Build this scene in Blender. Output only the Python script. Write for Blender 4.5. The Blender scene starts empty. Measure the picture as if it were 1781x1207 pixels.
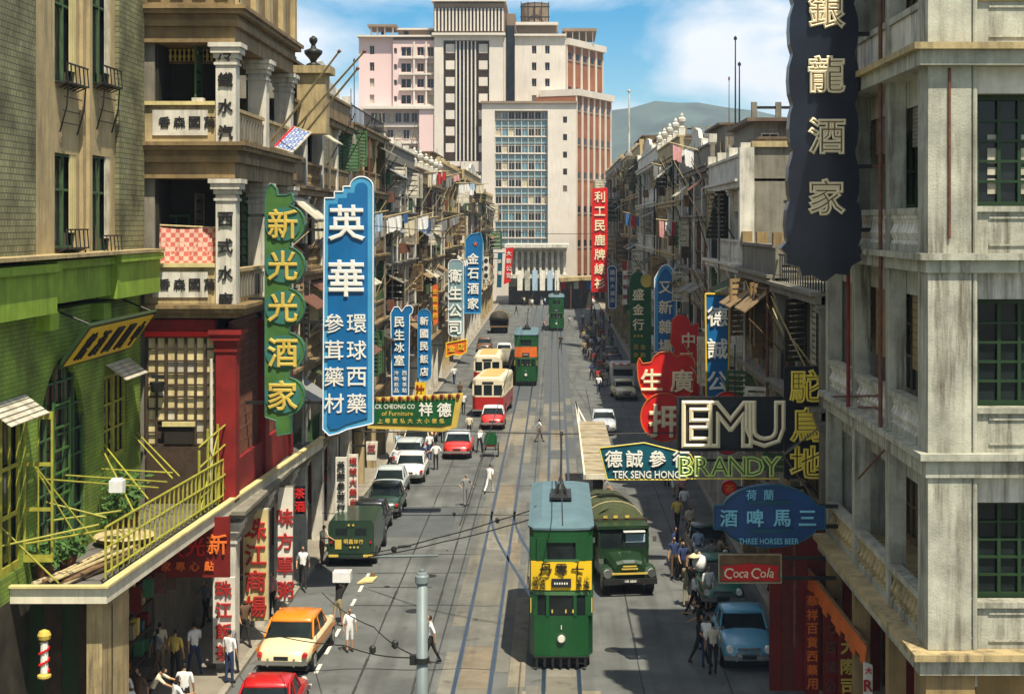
import bpy, math, random
from mathutils import Vector, Matrix

R = math.radians
PI = math.pi
scene = bpy.context.scene
COL = scene.collection

# ------------------------------------------------------------------ camera
F, CX, CY, H = 2700.0, 965.0, 390.0, 13.7      # focal length and vanishing point in photo pixels, eye height in metres
cam = bpy.data.cameras.new('camera')
cam_o = bpy.data.objects.new('camera', cam)
COL.objects.link(cam_o)
cam_o.location = (0, 0, H)
cam_o.rotation_euler = (R(90), 0, 0)
cam.sensor_width = 36.0
cam.lens = F * 36.0 / 1781.0
cam.shift_x = (890.5 - CX) / 1781.0
cam.shift_y = (CY - 603.5) / 1781.0
cam.clip_end = 20000
cam.clip_start = 0.5
scene.camera = cam_o

# ------------------------------------------------------------------ light
SUN_DIR = Vector((0.19, -0.42, 0.89)).normalized()      # towards the sun: high, from the right and a little behind the camera
elev = math.asin(SUN_DIR.z)
sun = bpy.data.lights.new('sun', 'SUN')
sun.energy = 5.0
sun.angle = R(0.5)
sun.color = (1.0, 0.925, 0.78)
sun_o = bpy.data.objects.new('sun', sun)
COL.objects.link(sun_o)
sun_o.rotation_euler = (-SUN_DIR).to_track_quat('-Z', 'Y').to_euler()
sun_o.location = (20, -20, 80)

world = bpy.data.worlds.new('World')
scene.world = world
world.use_nodes = True
wt = world.node_tree
wt.nodes.clear()
wo = wt.nodes.new('ShaderNodeOutputWorld')
sky = wt.nodes.new('ShaderNodeTexSky')
sky.sky_type = 'NISHITA'
sky.sun_disc = False
sky.sun_elevation = elev
sky.sun_rotation = math.atan2(SUN_DIR.x, SUN_DIR.y)
sky.altitude = 0
sky.air_density = 1.0
sky.dust_density = 0.0
sky.ozone_density = 4.0
hs = wt.nodes.new('ShaderNodeHueSaturation')
hs.inputs['Hue'].default_value = 0.492
hs.inputs['Saturation'].default_value = 1.7
hs.inputs['Value'].default_value = 1.0
bg = wt.nodes.new('ShaderNodeBackground')
bg.inputs[1].default_value = 0.078
wt.links.new(sky.outputs[0], hs.inputs['Color'])
wt.links.new(hs.outputs[0], bg.inputs[0])
tc = wt.nodes.new('ShaderNodeTexCoord')
mp = wt.nodes.new('ShaderNodeMapping')
mp.inputs['Scale'].default_value = (5.2, 5.2, 15.0)
mp.inputs['Location'].default_value = (1.2, 0.1, 0.2)
nz = wt.nodes.new('ShaderNodeTexNoise')
nz.inputs['Scale'].default_value = 1.05
nz.inputs['Detail'].default_value = 7
nz.inputs['Roughness'].default_value = 0.52
nz.inputs['Distortion'].default_value = 0.35
rp = wt.nodes.new('ShaderNodeValToRGB')
rp.color_ramp.elements[0].position = 0.40
rp.color_ramp.elements[1].position = 0.57
bg2 = wt.nodes.new('ShaderNodeBackground')
bg2.inputs[0].default_value = (0.93, 0.96, 1.0, 1)
bg2.inputs[1].default_value = 0.76
mx = wt.nodes.new('ShaderNodeMixShader')
wt.links.new(tc.outputs['Generated'], mp.inputs[0])
wt.links.new(mp.outputs[0], nz.inputs['Vector'])
wt.links.new(nz.outputs[0], rp.inputs[0])
wt.links.new(rp.outputs[0], mx.inputs[0])
wt.links.new(bg.outputs[0], mx.inputs[1])
wt.links.new(bg2.outputs[0], mx.inputs[2])
wt.links.new(mx.outputs[0], wo.inputs[0])

scene.view_settings.view_transform = 'Standard'
scene.view_settings.look = 'None'
scene.view_settings.exposure = 0.54
scene.view_settings.gamma = 1.0
scene.render.engine = 'CYCLES'
scene.cycles.use_denoising = True
scene.cycles.max_bounces = 5
scene.cycles.diffuse_bounces = 3

# ------------------------------------------------------------------ materials
MATS = {}


def mat(name, col, rough=0.75, var=0.14, scale=1.2, streak=0.0, dirt=(0.06, 0.05, 0.035), metal=0.0, bump=0.0, spec=0.3,
        coat=0.0, emit=0.0, fine=0.0):
    """Procedural material: world-space noise tint, optional vertical weather streaks and fine relief."""
    if name in MATS:
        return MATS[name]
    m = bpy.data.materials.new(name)
    m.use_nodes = True
    nt = m.node_tree
    b = nt.nodes['Principled BSDF']
    b.inputs['Roughness'].default_value = rough
    b.inputs['Metallic'].default_value = metal
    b.inputs['Specular IOR Level'].default_value = spec
    b.inputs['Coat Weight'].default_value = coat
    b.inputs['Coat Roughness'].default_value = 0.12
    geo = nt.nodes.new('ShaderNodeNewGeometry')
    n1 = nt.nodes.new('ShaderNodeTexNoise')
    n1.inputs['Scale'].default_value = scale
    n1.inputs['Detail'].default_value = 5
    n1.inputs['Roughness'].default_value = 0.62
    nt.links.new(geo.outputs['Position'], n1.inputs['Vector'])
    ramp = nt.nodes.new('ShaderNodeValToRGB')
    e = ramp.color_ramp.elements
    e[0].position, e[1].position = 0.30, 0.72
    lo = [max(0.0, c * (1 - var)) for c in col]
    hi = [min(1.0, c * (1 + var)) for c in col]
    e[0].color = (*lo, 1)
    e[1].color = (*hi, 1)
    nt.links.new(n1.outputs[0], ramp.inputs[0])
    out = ramp.outputs[0]
    if streak > 0:
        mp_ = nt.nodes.new('ShaderNodeMapping')
        mp_.inputs['Scale'].default_value = (2.6, 2.6, 0.22)
        nt.links.new(geo.outputs['Position'], mp_.inputs[0])
        n2 = nt.nodes.new('ShaderNodeTexNoise')
        n2.inputs['Scale'].default_value = 1.6
        n2.inputs['Detail'].default_value = 6
        n2.inputs['Roughness'].default_value = 0.7
        nt.links.new(mp_.outputs[0], n2.inputs['Vector'])
        r2 = nt.nodes.new('ShaderNodeValToRGB')
        r2.color_ramp.elements[0].position = 0.46
        r2.color_ramp.elements[1].position = 0.70
        r2.color_ramp.elements[0].color = (0, 0, 0, 1)
        r2.color_ramp.elements[1].color = (streak, streak, streak, 1)
        nt.links.new(n2.outputs[0], r2.inputs[0])
        n4 = nt.nodes.new('ShaderNodeTexNoise')              # blotches decide where the streaks gather
        n4.inputs['Scale'].default_value = 0.45
        n4.inputs['Detail'].default_value = 3
        nt.links.new(geo.outputs['Position'], n4.inputs['Vector'])
        r4 = nt.nodes.new('ShaderNodeValToRGB')
        r4.color_ramp.elements[0].position = 0.40
        r4.color_ramp.elements[1].position = 0.60
        r4.color_ramp.elements[0].color = (0.25, 0.25, 0.25, 1)
        nt.links.new(n4.outputs[0], r4.inputs[0])
        mu = nt.nodes.new('ShaderNodeMath')
        mu.operation = 'MULTIPLY'
        nt.links.new(r2.outputs[0], mu.inputs[0])
        nt.links.new(r4.outputs[0], mu.inputs[1])
        mix = nt.nodes.new('ShaderNodeMix')
        mix.data_type = 'RGBA'
        mix.inputs['B'].default_value = (*dirt, 1)
        nt.links.new(mu.outputs[0], mix.inputs['Factor'])
        nt.links.new(out, mix.inputs['A'])
        out = mix.outputs['Result']
    nt.links.new(out, b.inputs['Base Color'])
    if emit:
        nt.links.new(out, b.inputs['Emission Color'])
        b.inputs['Emission Strength'].default_value = emit
    if bump > 0:
        n3 = nt.nodes.new('ShaderNodeTexNoise')
        n3.inputs['Scale'].default_value = fine or 22.0
        n3.inputs['Detail'].default_value = 4
        nt.links.new(geo.outputs['Position'], n3.inputs['Vector'])
        bp = nt.nodes.new('ShaderNodeBump')
        bp.inputs['Strength'].default_value = bump
        bp.inputs['Distance'].default_value = 0.03
        nt.links.new(n3.outputs[0], bp.inputs['Height'])
        nt.links.new(bp.outputs[0], b.inputs['Normal'])
    MATS[name] = m
    return m


def brick_mat(name, c1, c2, mortar, axis='YZ', bw=0.24, bh=0.075):
    m = bpy.data.materials.new(name)
    m.use_nodes = True
    nt = m.node_tree
    b = nt.nodes['Principled BSDF']
    b.inputs['Roughness'].default_value = 0.8
    geo = nt.nodes.new('ShaderNodeNewGeometry')
    sp = nt.nodes.new('ShaderNodeSeparateXYZ')
    cb = nt.nodes.new('ShaderNodeCombineXYZ')
    nt.links.new(geo.outputs['Position'], sp.inputs[0])
    nt.links.new(sp.outputs['Y' if axis == 'YZ' else 'X'], cb.inputs[0])
    nt.links.new(sp.outputs['Z'], cb.inputs[1])
    br = nt.nodes.new('ShaderNodeTexBrick')
    br.inputs['Scale'].default_value = 1.0
    br.inputs['Brick Width'].default_value = bw
    br.inputs['Row Height'].default_value = bh
    br.inputs['Mortar Size'].default_value = 0.012
    br.inputs['Color1'].default_value = (*c1, 1)
    br.inputs['Color2'].default_value = (*c2, 1)
    br.inputs['Mortar'].default_value = (*mortar, 1)
    nt.links.new(cb.outputs[0], br.inputs['Vector'])
    nv = nt.nodes.new('ShaderNodeTexNoise')
    nv.inputs['Scale'].default_value = 0.9
    nv.inputs['Detail'].default_value = 7
    nt.links.new(geo.outputs['Position'], nv.inputs['Vector'])
    rv = nt.nodes.new('ShaderNodeValToRGB')
    rv.color_ramp.elements[0].position, rv.color_ramp.elements[1].position = 0.32, 0.66
    rv.color_ramp.elements[0].color = (0.35, 0.33, 0.28, 1)
    nt.links.new(nv.outputs[0], rv.inputs[0])
    mv = nt.nodes.new('ShaderNodeMix')
    mv.data_type = 'RGBA'
    mv.blend_type = 'MULTIPLY'
    mv.inputs['Factor'].default_value = 1.0
    nt.links.new(br.outputs['Color'], mv.inputs['A'])
    nt.links.new(rv.outputs[0], mv.inputs['B'])
    nt.links.new(mv.outputs['Result'], b.inputs['Base Color'])
    bp = nt.nodes.new('ShaderNodeBump')
    bp.inputs['Strength'].default_value = 0.5
    bp.inputs['Distance'].default_value = 0.02
    bp.invert = True
    nt.links.new(br.outputs['Fac'], bp.inputs['Height'])
    nt.links.new(bp.outputs[0], b.inputs['Normal'])
    MATS[name] = m
    return m


def check_mat(name, c1, c2, s):
    m = bpy.data.materials.new(name)
    m.use_nodes = True
    nt = m.node_tree
    b = nt.nodes['Principled BSDF']
    b.inputs['Roughness'].default_value = 0.9
    geo = nt.nodes.new('ShaderNodeNewGeometry')
    ck = nt.nodes.new('ShaderNodeTexChecker')
    ck.inputs['Scale'].default_value = s
    ck.inputs['Color1'].default_value = (*c1, 1)
    ck.inputs['Color2'].default_value = (*c2, 1)
    nt.links.new(geo.outputs['Position'], ck.inputs['Vector'])
    nt.links.new(ck.outputs[0], b.inputs['Base Color'])
    MATS[name] = m
    return m


mat('plaster_cream', (0.42, 0.32, 0.155), var=0.30, streak=0.95, bump=0.25)
mat('plaster_beige', (0.42, 0.32, 0.16), var=0.22, streak=0.7, bump=0.25)
mat('plaster_white', (0.60, 0.56, 0.46), var=0.25, streak=0.8, bump=0.2)
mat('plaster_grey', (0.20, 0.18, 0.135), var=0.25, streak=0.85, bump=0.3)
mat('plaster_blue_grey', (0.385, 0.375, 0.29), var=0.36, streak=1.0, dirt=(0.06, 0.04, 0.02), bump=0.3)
mat('plaster_ochre', (0.28, 0.19, 0.08), var=0.25, streak=0.8, bump=0.25)
mat('plaster_pink', (0.55, 0.38, 0.30), var=0.15, streak=0.6, bump=0.2)
mat('plaster_green', (0.22, 0.28, 0.16), var=0.2, streak=0.65, bump=0.2)
mat('green_paint', (0.22, 0.34, 0.03), var=0.22, streak=0.6, dirt=(0.04, 0.08, 0.01), bump=0.15)
mat('green_paint_dark', (0.016, 0.04, 0.012), var=0.2, rough=0.5)
mat('yellow_green_steel', (0.34, 0.32, 0.045), var=0.25, rough=0.5, scale=6)
mat('plaster_old', (0.24, 0.165, 0.075), var=0.35, streak=0.9, dirt=(0.03, 0.022, 0.014), bump=0.3)
mat('red_paint', (0.21, 0.012, 0.009), var=0.35, streak=0.7, dirt=(0.10, 0.02, 0.012), bump=0.1)
mat('red_wood', (0.13, 0.022, 0.014), var=0.35, scale=5, rough=0.6)
mat('dark_wood', (0.055, 0.035, 0.02), var=0.4, scale=4)
mat('brown_wood', (0.17, 0.10, 0.045), var=0.35, scale=4)
mat('pale_wood', (0.42, 0.34, 0.2), var=0.3, scale=4)
mat('bamboo', (0.48, 0.38, 0.19), var=0.3, scale=5, rough=0.5)
mat('interior_shade', (0.022, 0.018, 0.012), var=0.4, scale=1.0, rough=0.9)  # near-black colour carries the shade of deep interiors
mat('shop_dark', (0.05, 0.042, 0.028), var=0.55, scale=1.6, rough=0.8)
mat('iron_dark', (0.03, 0.03, 0.026), var=0.3, rough=0.5, metal=0.4)
mat('iron_rust', (0.14, 0.055, 0.03), var=0.4, rough=0.7, scale=6)
mat('steel_grey', (0.17, 0.20, 0.19), var=0.16, rough=0.5, metal=0.1, streak=0.25)
mat('glass', (0.012, 0.018, 0.018), var=0.6, rough=0.12, spec=0.28, scale=0.8)
mat('glass_blue', (0.06, 0.17, 0.21), var=0.5, rough=0.1, spec=0.7, scale=0.35)
mat('paper_pane', (0.64, 0.52, 0.26), var=0.35, scale=1.6, rough=0.7, streak=0.35, dirt=(0.2, 0.12, 0.04))
mat('shutter_white', (0.50, 0.45, 0.34), var=0.4, scale=2.2, streak=0.5)
mat('shutter_green', (0.045, 0.10, 0.035), var=0.35, scale=2.2, streak=0.3)
mat('shutter_wood', (0.26, 0.17, 0.075), var=0.35, scale=2.2, streak=0.4)
mat('shutter_dark', (0.06, 0.05, 0.03), var=0.4, scale=2.2)
mat('curtain', (0.46, 0.42, 0.3), var=0.35, scale=1.1)
mat('roof_tile', (0.13, 0.09, 0.06), var=0.4, scale=2.5, streak=0.3)
mat('tar_roof', (0.12, 0.11, 0.09), var=0.4, scale=0.9)
mat('canopy_white', (0.68, 0.62, 0.46), var=0.22, streak=0.4)
mat('sign_blue', (0.008, 0.13, 0.33), var=0.12, rough=0.4, coat=0.2, streak=0.3, dirt=(0.01, 0.07, 0.15))
mat('sign_blue_light', (0.07, 0.32, 0.52), var=0.12, rough=0.4)
mat('sign_blue_dark', (0.008, 0.055, 0.17), var=0.2, rough=0.4, coat=0.2)
mat('sign_teal', (0.008, 0.085, 0.12), var=0.2, rough=0.4)
mat('sign_green', (0.06, 0.15, 0.03), var=0.35, rough=0.5, streak=0.6, dirt=(0.02, 0.1, 0.08))
mat('sign_green_deep', (0.01, 0.09, 0.025), var=0.25, rough=0.45)
mat('sign_green_teal', (0.04, 0.16, 0.12), var=0.25, rough=0.45)
mat('sign_red', (0.62, 0.016, 0.012), var=0.16, rough=0.45, streak=0.3, dirt=(0.22, 0.01, 0.01))
mat('sign_red_dark', (0.17, 0.014, 0.01), var=0.3, rough=0.5)
mat('sign_orange', (0.62, 0.13, 0.02), var=0.2, rough=0.5)
mat('sign_black', (0.010, 0.013, 0.022), var=0.5, rough=0.35, scale=1.0, coat=0.2)
mat('sign_white', (0.72, 0.68, 0.56), var=0.15, rough=0.6, streak=0.3)
mat('sign_cream', (0.60, 0.50, 0.22), var=0.18, rough=0.6, streak=0.35)
mat('sign_yellow', (0.78, 0.50, 0.015), var=0.1, rough=0.5)
mat('letter_white', (0.80, 0.78, 0.68), var=0.08, rough=0.4)
mat('letter_gold', (0.60, 0.43, 0.08), var=0.2, rough=0.4)
mat('letter_red', (0.36, 0.02, 0.015), var=0.15)
mat('letter_orange', (0.70, 0.15, 0.02), var=0.15)
mat('letter_black', (0.015, 0.013, 0.012), var=0.2)
mat('letter_cyan', (0.22, 0.55, 0.66), var=0.15)
mat('tube_yellow', (0.85, 0.66, 0.10), var=0.1, rough=0.3)
mat('tube_cream', (0.86, 0.74, 0.48), var=0.1, rough=0.3)
mat('tube_green', (0.55, 0.68, 0.20), var=0.1, rough=0.3)
mat('tube_white', (0.85, 0.88, 0.90), var=0.06, rough=0.3)
mat('asphalt', (0.120, 0.123, 0.112), var=0.34, scale=0.4, rough=0.85, bump=0.25, fine=30)
mat('tar', (0.035, 0.035, 0.033), var=0.3, scale=3, rough=0.7)
mat('slab_pale', (0.20, 0.185, 0.145), var=0.2, scale=1.2, rough=0.85, bump=0.2)
mat('slab_mid', (0.15, 0.143, 0.118), var=0.2, scale=1.2, rough=0.85, bump=0.2)
mat('slab_brown', (0.19, 0.155, 0.105), var=0.25, scale=1.2, rough=0.85, bump=0.2)
mat('asphalt_patch', (0.165, 0.152, 0.115), var=0.15, scale=0.9, rough=0.85, bump=0.25, fine=30)
mat('sett_stone', (0.23, 0.20, 0.14), var=0.2, scale=1.4, rough=0.8, bump=0.25)
mat('asphalt_dark', (0.085, 0.092, 0.090), var=0.2, scale=0.9, rough=0.8)
mat('pavement', (0.23, 0.20, 0.15), var=0.22, scale=1.0, rough=0.85, bump=0.2)
mat('kerb_stone', (0.28, 0.25, 0.19), var=0.2, scale=2.0)
mat('rail_steel', (0.055, 0.085, 0.13), var=0.2, rough=0.35, metal=0.6)
mat('road_paint', (0.62, 0.58, 0.48), var=0.3, scale=5)
mat('ground_far', (0.10, 0.11, 0.07), var=0.3, scale=0.02)
mat('rubber', (0.014, 0.014, 0.013), var=0.2, rough=0.8)
mat('chrome', (0.62, 0.6, 0.55), var=0.1, rough=0.2, metal=0.9)
mat('lamp_glass', (0.75, 0.72, 0.6), var=0.05, rough=0.15, spec=0.6)
mat('lamp_red', (0.45, 0.02, 0.015), var=0.05, rough=0.2)
mat('plate_dark', (0.02, 0.02, 0.02), var=0.1)
mat('tram_green', (0.008, 0.072, 0.018), var=0.22, rough=0.42, coat=0.2, scale=0.8, streak=0.55, dirt=(0.02, 0.04, 0.015))
mat('tram_green_light', (0.06, 0.15, 0.06), var=0.15, rough=0.4, coat=0.2)
mat('tram_roof', (0.10, 0.165, 0.185), var=0.14, rough=0.65, scale=1.3, bump=0.15)
mat('bus_red', (0.40, 0.018, 0.014), var=0.1, rough=0.35, coat=0.3)
mat('bus_cream', (0.72, 0.64, 0.44), var=0.08, rough=0.4, coat=0.2)
mat('bus_roof', (0.55, 0.36, 0.12), var=0.2, rough=0.6)
mat('canvas_green', (0.055, 0.065, 0.026), var=0.35, scale=2.5, rough=0.9, bump=0.5, fine=5)
mat('truck_green', (0.012, 0.035, 0.012), var=0.2, rough=0.4, coat=0.2)
mat('skin', (0.42, 0.23, 0.12), var=0.1)
mat('hair', (0.012, 0.010, 0.009), var=0.2)
mat('straw', (0.62, 0.52, 0.28), var=0.2)
for n_, c_ in dict(white=(0.74, 0.73, 0.68), cream=(0.6, 0.54, 0.38), black=(0.022, 0.02, 0.02), navy=(0.025, 0.04, 0.10), khaki=(0.30, 0.24, 0.13),
                   grey=(0.22, 0.22, 0.21), blue=(0.05, 0.13, 0.30), pale_blue=(0.36, 0.48, 0.58), red=(0.42, 0.04, 0.035), yellow=(0.66, 0.48, 0.10),
                   brown=(0.12, 0.07, 0.04), green=(0.06, 0.17, 0.07), pink=(0.6, 0.3, 0.28)).items():
    mat('cloth_' + n_, c_, var=0.12, rough=0.9, scale=9)
for n_, c_ in dict(red=(0.42, 0.010, 0.010), orange=(0.72, 0.22, 0.012), cream=(0.70, 0.60, 0.34), dark_green=(0.018, 0.045, 0.025), black=(0.014, 0.015, 0.016),
                   white=(0.66, 0.65, 0.60), pale_grey=(0.42, 0.46, 0.44), sky_blue=(0.09, 0.30, 0.42), green=(0.015, 0.13, 0.075), silver=(0.45, 0.48, 0.5),
                   brown=(0.13, 0.07, 0.035), scarlet=(0.56, 0.03, 0.02)).items():
    mat('paint_' + n_, c_, var=0.06, rough=0.32, coat=0.4, spec=0.5)
brick_mat('tile_brick', (0.30, 0.29, 0.14), (0.21, 0.21, 0.10), (0.08, 0.08, 0.04), bw=0.2, bh=0.15)
brick_mat('tile_brick_front', (0.22, 0.23, 0.10), (0.15, 0.17, 0.07), (0.06, 0.08, 0.03), axis='XZ', bw=0.2, bh=0.15)
brick_mat('green_brick', (0.25, 0.37, 0.04), (0.21, 0.33, 0.033), (0.12, 0.2, 0.02), bw=0.3, bh=0.11)
check_mat('check_cloth', (0.50, 0.12, 0.09), (0.62, 0.40, 0.30), 7.0)
check_mat('blue_check', (0.10, 0.16, 0.36), (0.45, 0.48, 0.55), 9.0)


def stain_asphalt(m):
    """Oil drips and tyre wear: blotches of darker tone, long in the driving direction."""
    nt = m.node_tree
    b = nt.nodes['Principled BSDF']
    src = b.inputs['Base Color'].links[0].from_socket
    geo = nt.nodes.new('ShaderNodeNewGeometry')
    out = src
    for sc_, p0, p1, k in (((1.6, 0.09, 1), 0.50, 0.68, 0.45), ((0.35, 0.22, 1), 0.52, 0.62, 0.28), ((1.3, 1.0, 1), 0.62, 0.70, 0.5)):
        mp_ = nt.nodes.new('ShaderNodeMapping')
        mp_.inputs['Scale'].default_value = sc_
        nt.links.new(geo.outputs['Position'], mp_.inputs[0])
        n = nt.nodes.new('ShaderNodeTexNoise')
        n.inputs['Scale'].default_value = 1.0
        n.inputs['Detail'].default_value = 6
        nt.links.new(mp_.outputs[0], n.inputs['Vector'])
        r = nt.nodes.new('ShaderNodeValToRGB')
        r.color_ramp.elements[0].position, r.color_ramp.elements[1].position = p0, p1
        r.color_ramp.elements[0].color = (0, 0, 0, 1)
        r.color_ramp.elements[1].color = (k, k, k, 1)
        nt.links.new(n.outputs[0], r.inputs[0])
        mx_ = nt.nodes.new('ShaderNodeMix')
        mx_.data_type = 'RGBA'
        mx_.inputs['B'].default_value = (0.045, 0.045, 0.042, 1)
        nt.links.new(r.outputs[0], mx_.inputs['Factor'])
        nt.links.new(out, mx_.inputs['A'])
        out = mx_.outputs['Result']
    nt.links.new(out, b.inputs['Base Color'])


for n_ in ('asphalt', 'asphalt_patch', 'slab_pale', 'slab_mid', 'slab_brown', 'sett_stone'):
    stain_asphalt(MATS[n_])


def mm(x):
    return MATS[x] if isinstance(x, str) else x


# ------------------------------------------------------------------ mesh helpers
def X_(px, d):
    return (px - CX) * d / F


def Z_(py, d):
    return H - (py - CY) * d / F


class MB:
    def __init__(self):
        self.v, self.f = [], []

    def poly(self, pts):
        n = len(self.v)
        self.v += [tuple(p) for p in pts]
        self.f.append(tuple(range(n, n + len(pts))))
        return self

    def box(self, x0, x1, y0, y1, z0, z1):
        if x0 > x1: x0, x1 = x1, x0
        if y0 > y1: y0, y1 = y1, y0
        if z0 > z1: z0, z1 = z1, z0
        n = len(self.v)
        self.v += [(x0, y0, z0), (x1, y0, z0), (x1, y1, z0), (x0, y1, z0), (x0, y0, z1), (x1, y0, z1), (x1, y1, z1), (x0, y1, z1)]
        self.f += [tuple(n + i for i in q) for q in ((0, 3, 2, 1), (4, 5, 6, 7), (0, 1, 5, 4), (1, 2, 6, 5), (2, 3, 7, 6), (3, 0, 4, 7))]
        return self

    def prism(self, pts, t0, t1, axis='y'):
        """Extrude a 2D polygon: axis y -> (x,z) polygon, axis x -> (y,z), axis z -> (x,y)."""
        def P(a, b, t):
            return {'y': (a, t, b), 'x': (t, a, b), 'z': (a, b, t)}[axis]
        n, k = len(self.v), len(pts)
        self.v += [P(a, b, t0) for a, b in pts] + [P(a, b, t1) for a, b in pts]
        ar = sum(pts[i][0] * pts[(i + 1) % k][1] - pts[(i + 1) % k][0] * pts[i][1] for i in range(k))
        fl = (ar > 0) == (axis in ('y',))
        a, b = list(range(n, n + k)), list(range(n + k, n + 2 * k))
        if t1 < t0: fl = not fl
        if fl:
            self.f += [tuple(a), tuple(reversed(b))]
            self.f += [(a[i], b[i], b[(i + 1) % k], a[(i + 1) % k]) for i in range(k)]
        else:
            self.f += [tuple(reversed(a)), tuple(b)]
            self.f += [(a[i], a[(i + 1) % k], b[(i + 1) % k], b[i]) for i in range(k)]
        return self

    def tube(self, p0, p1, r0, r1=None, n=8, cap=True):
        r1 = r0 if r1 is None else r1
        p0, p1 = Vector(p0), Vector(p1)
        d = (p1 - p0)
        if d.length < 1e-6: return self
        d.normalize()
        u = d.orthogonal().normalized()
        w = d.cross(u)
        k = len(self.v)
        for p, r in ((p0, r0), (p1, r1)):
            for i in range(n):
                a = 2 * PI * i / n
                self.v.append(tuple(p + (u * math.cos(a) + w * math.sin(a)) * r))
        self.f += [(k + i, k + (i + 1) % n, k + n + (i + 1) % n, k + n + i) for i in range(n)]
        if cap:
            self.f += [tuple(k + i for i in reversed(range(n))), tuple(k + n + i for i in range(n))]
        return self

    def path(self, pts, r, n=6):
        for a, b in zip(pts, pts[1:]):
            self.tube(a, b, r, r, n)
        return self

    def lathe(self, prof, c=(0, 0, 0), n=12):
        k = len(self.v)
        for r, z in prof:
            for i in range(n):
                a = 2 * PI * i / n
                self.v.append((c[0] + r * math.cos(a), c[1] + r * math.sin(a), c[2] + z))
        m = len(prof)
        for j in range(m - 1):
            for i in range(n):
                self.f.append((k + j * n + i, k + j * n + (i + 1) % n, k + (j + 1) * n + (i + 1) % n, k + (j + 1) * n + i))
        self.f += [tuple(k + i for i in reversed(range(n))), tuple(k + (m - 1) * n + i for i in range(n))]
        return self

    def loft(self, rings, cap=True):
        k, n = len(self.v), len(rings[0])
        for r in rings:
            self.v += [tuple(p) for p in r]
        for j in range(len(rings) - 1):
            for i in range(n):
                self.f.append((k + j * n + i, k + j * n + (i + 1) % n, k + (j + 1) * n + (i + 1) % n, k + (j + 1) * n + i))
        if cap:
            self.f += [tuple(k + i for i in reversed(range(n))), tuple(k + (len(rings) - 1) * n + i for i in range(n))]
        return self

    def wall(self, axis, c0, c1, a0, a1, z0, z1, holes):
        """Wall slab with rectangular openings; axis x: thickness along x, runs along y; axis y: thickness along y, runs along x."""
        A = sorted({a0, a1, *[h[0] for h in holes], *[h[1] for h in holes]})
        A = [a for a in A if a0 <= a <= a1]
        Zs = sorted({z0, z1, *[h[2] for h in holes], *[h[3] for h in holes]})
        Zs = [z for z in Zs if z0 <= z <= z1]
        for i in range(len(A) - 1):
            run = None
            for j in range(len(Zs) - 1):
                ca, cz = (A[i] + A[i + 1]) / 2, (Zs[j] + Zs[j + 1]) / 2
                hole = any(h[0] < ca < h[1] and h[2] < cz < h[3] for h in holes)
                if not hole:
                    run = [Zs[j], Zs[j + 1]] if run is None else [run[0], Zs[j + 1]]
                if (hole or j == len(Zs) - 2) and run:
                    if axis == 'x': self.box(c0, c1, A[i], A[i + 1], run[0], run[1])
                    else: self.box(A[i], A[i + 1], c0, c1, run[0], run[1])
                    run = None
        return self

    def mesh(self, name, origin=(0, 0, 0), smooth=False):
        me = bpy.data.meshes.new(name)
        o = origin
        me.from_pydata([(x - o[0], y - o[1], z - o[2]) for x, y, z in self.v], [], self.f)
        if smooth:
            for p in me.polygons: p.use_smooth = True
        me.update()
        return me

    def build(self, name, material, parent=None, smooth=False, origin=None):
        """World coordinates in; a child is stored relative to its thing's base point."""
        if origin is None:
            origin = ORG.get(parent.name, (0, 0, 0)) if parent else (0, 0, 0)
        me = self.mesh(name, origin, smooth)
        o = bpy.data.objects.new(name, me)
        COL.objects.link(o)
        me.materials.append(mm(material))
        if parent:
            o.parent = parent
            ORG[o.name] = origin
        else:
            o.location = origin
            ORG[o.name] = origin
        return o


ORG = {}


def tag(o, label=None, cat=None, group=None, kind=None):
    if label: o['label'] = label
    if cat: o['category'] = cat
    if group: o['group'] = group
    if kind: o['kind'] = kind
    return o


def thing(name, label, cat, loc=(0, 0, 0), rotz=0.0, group=None, local=False):
    o = bpy.data.objects.new(name, None)
    COL.objects.link(o)
    o.empty_display_size = 0.2
    o.location = loc
    o.rotation_euler = (0, 0, rotz)
    ORG[o.name] = (0, 0, 0) if local else tuple(loc)
    return tag(o, label, cat, group)


def inst(me, name, material, parent, loc, scale=(1, 1, 1), rot=(0, 0, 0)):
    """A piece that shares its mesh; loc in world coordinates (or local for things built locally)."""
    o = bpy.data.objects.new(name, me)
    COL.objects.link(o)
    if not me.materials:
        me.materials.append(None)
    if material is not None:
        o.material_slots[0].link = 'OBJECT'
        o.material_slots[0].material = mm(material)
    o.parent = parent
    g = ORG.get(parent.name, (0, 0, 0)) if parent else (0, 0, 0)
    o.location = (loc[0] - g[0], loc[1] - g[1], loc[2] - g[2])
    o.scale = scale
    o.rotation_euler = rot
    ORG[o.name] = tuple(loc) if parent else tuple(loc)
    return o


def copy_tree(o, parent=None):
    c = o.copy()
    COL.objects.link(c)
    c.parent = parent
    for ch in o.children:
        copy_tree(ch, c)
    return c


UNIT = MB().box(-.5, .5, -.5, .5, -.5, .5).mesh('unit_block')


def block(name, material, parent, x0, x1, y0, y1, z0, z1):
    return inst(UNIT, name, material, parent, ((x0 + x1) / 2, (y0 + y1) / 2, (z0 + z1) / 2), (abs(x1 - x0), abs(y1 - y0), abs(z1 - z0)))


# ------------------------------------------------------------------ lettering (built-in typeface turned into meshes)
GLYPH = {}


def glyph(ch, style='solid'):
    """Empty mesh to hang on objects now; fill_glyphs() shapes all of them in one go at the end."""
    k = (ch, style)
    if k not in GLYPH:
        me = bpy.data.meshes.new('lettering')
        me.materials.append(None)
        GLYPH[k] = me
    return GLYPH[k], 1


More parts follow.
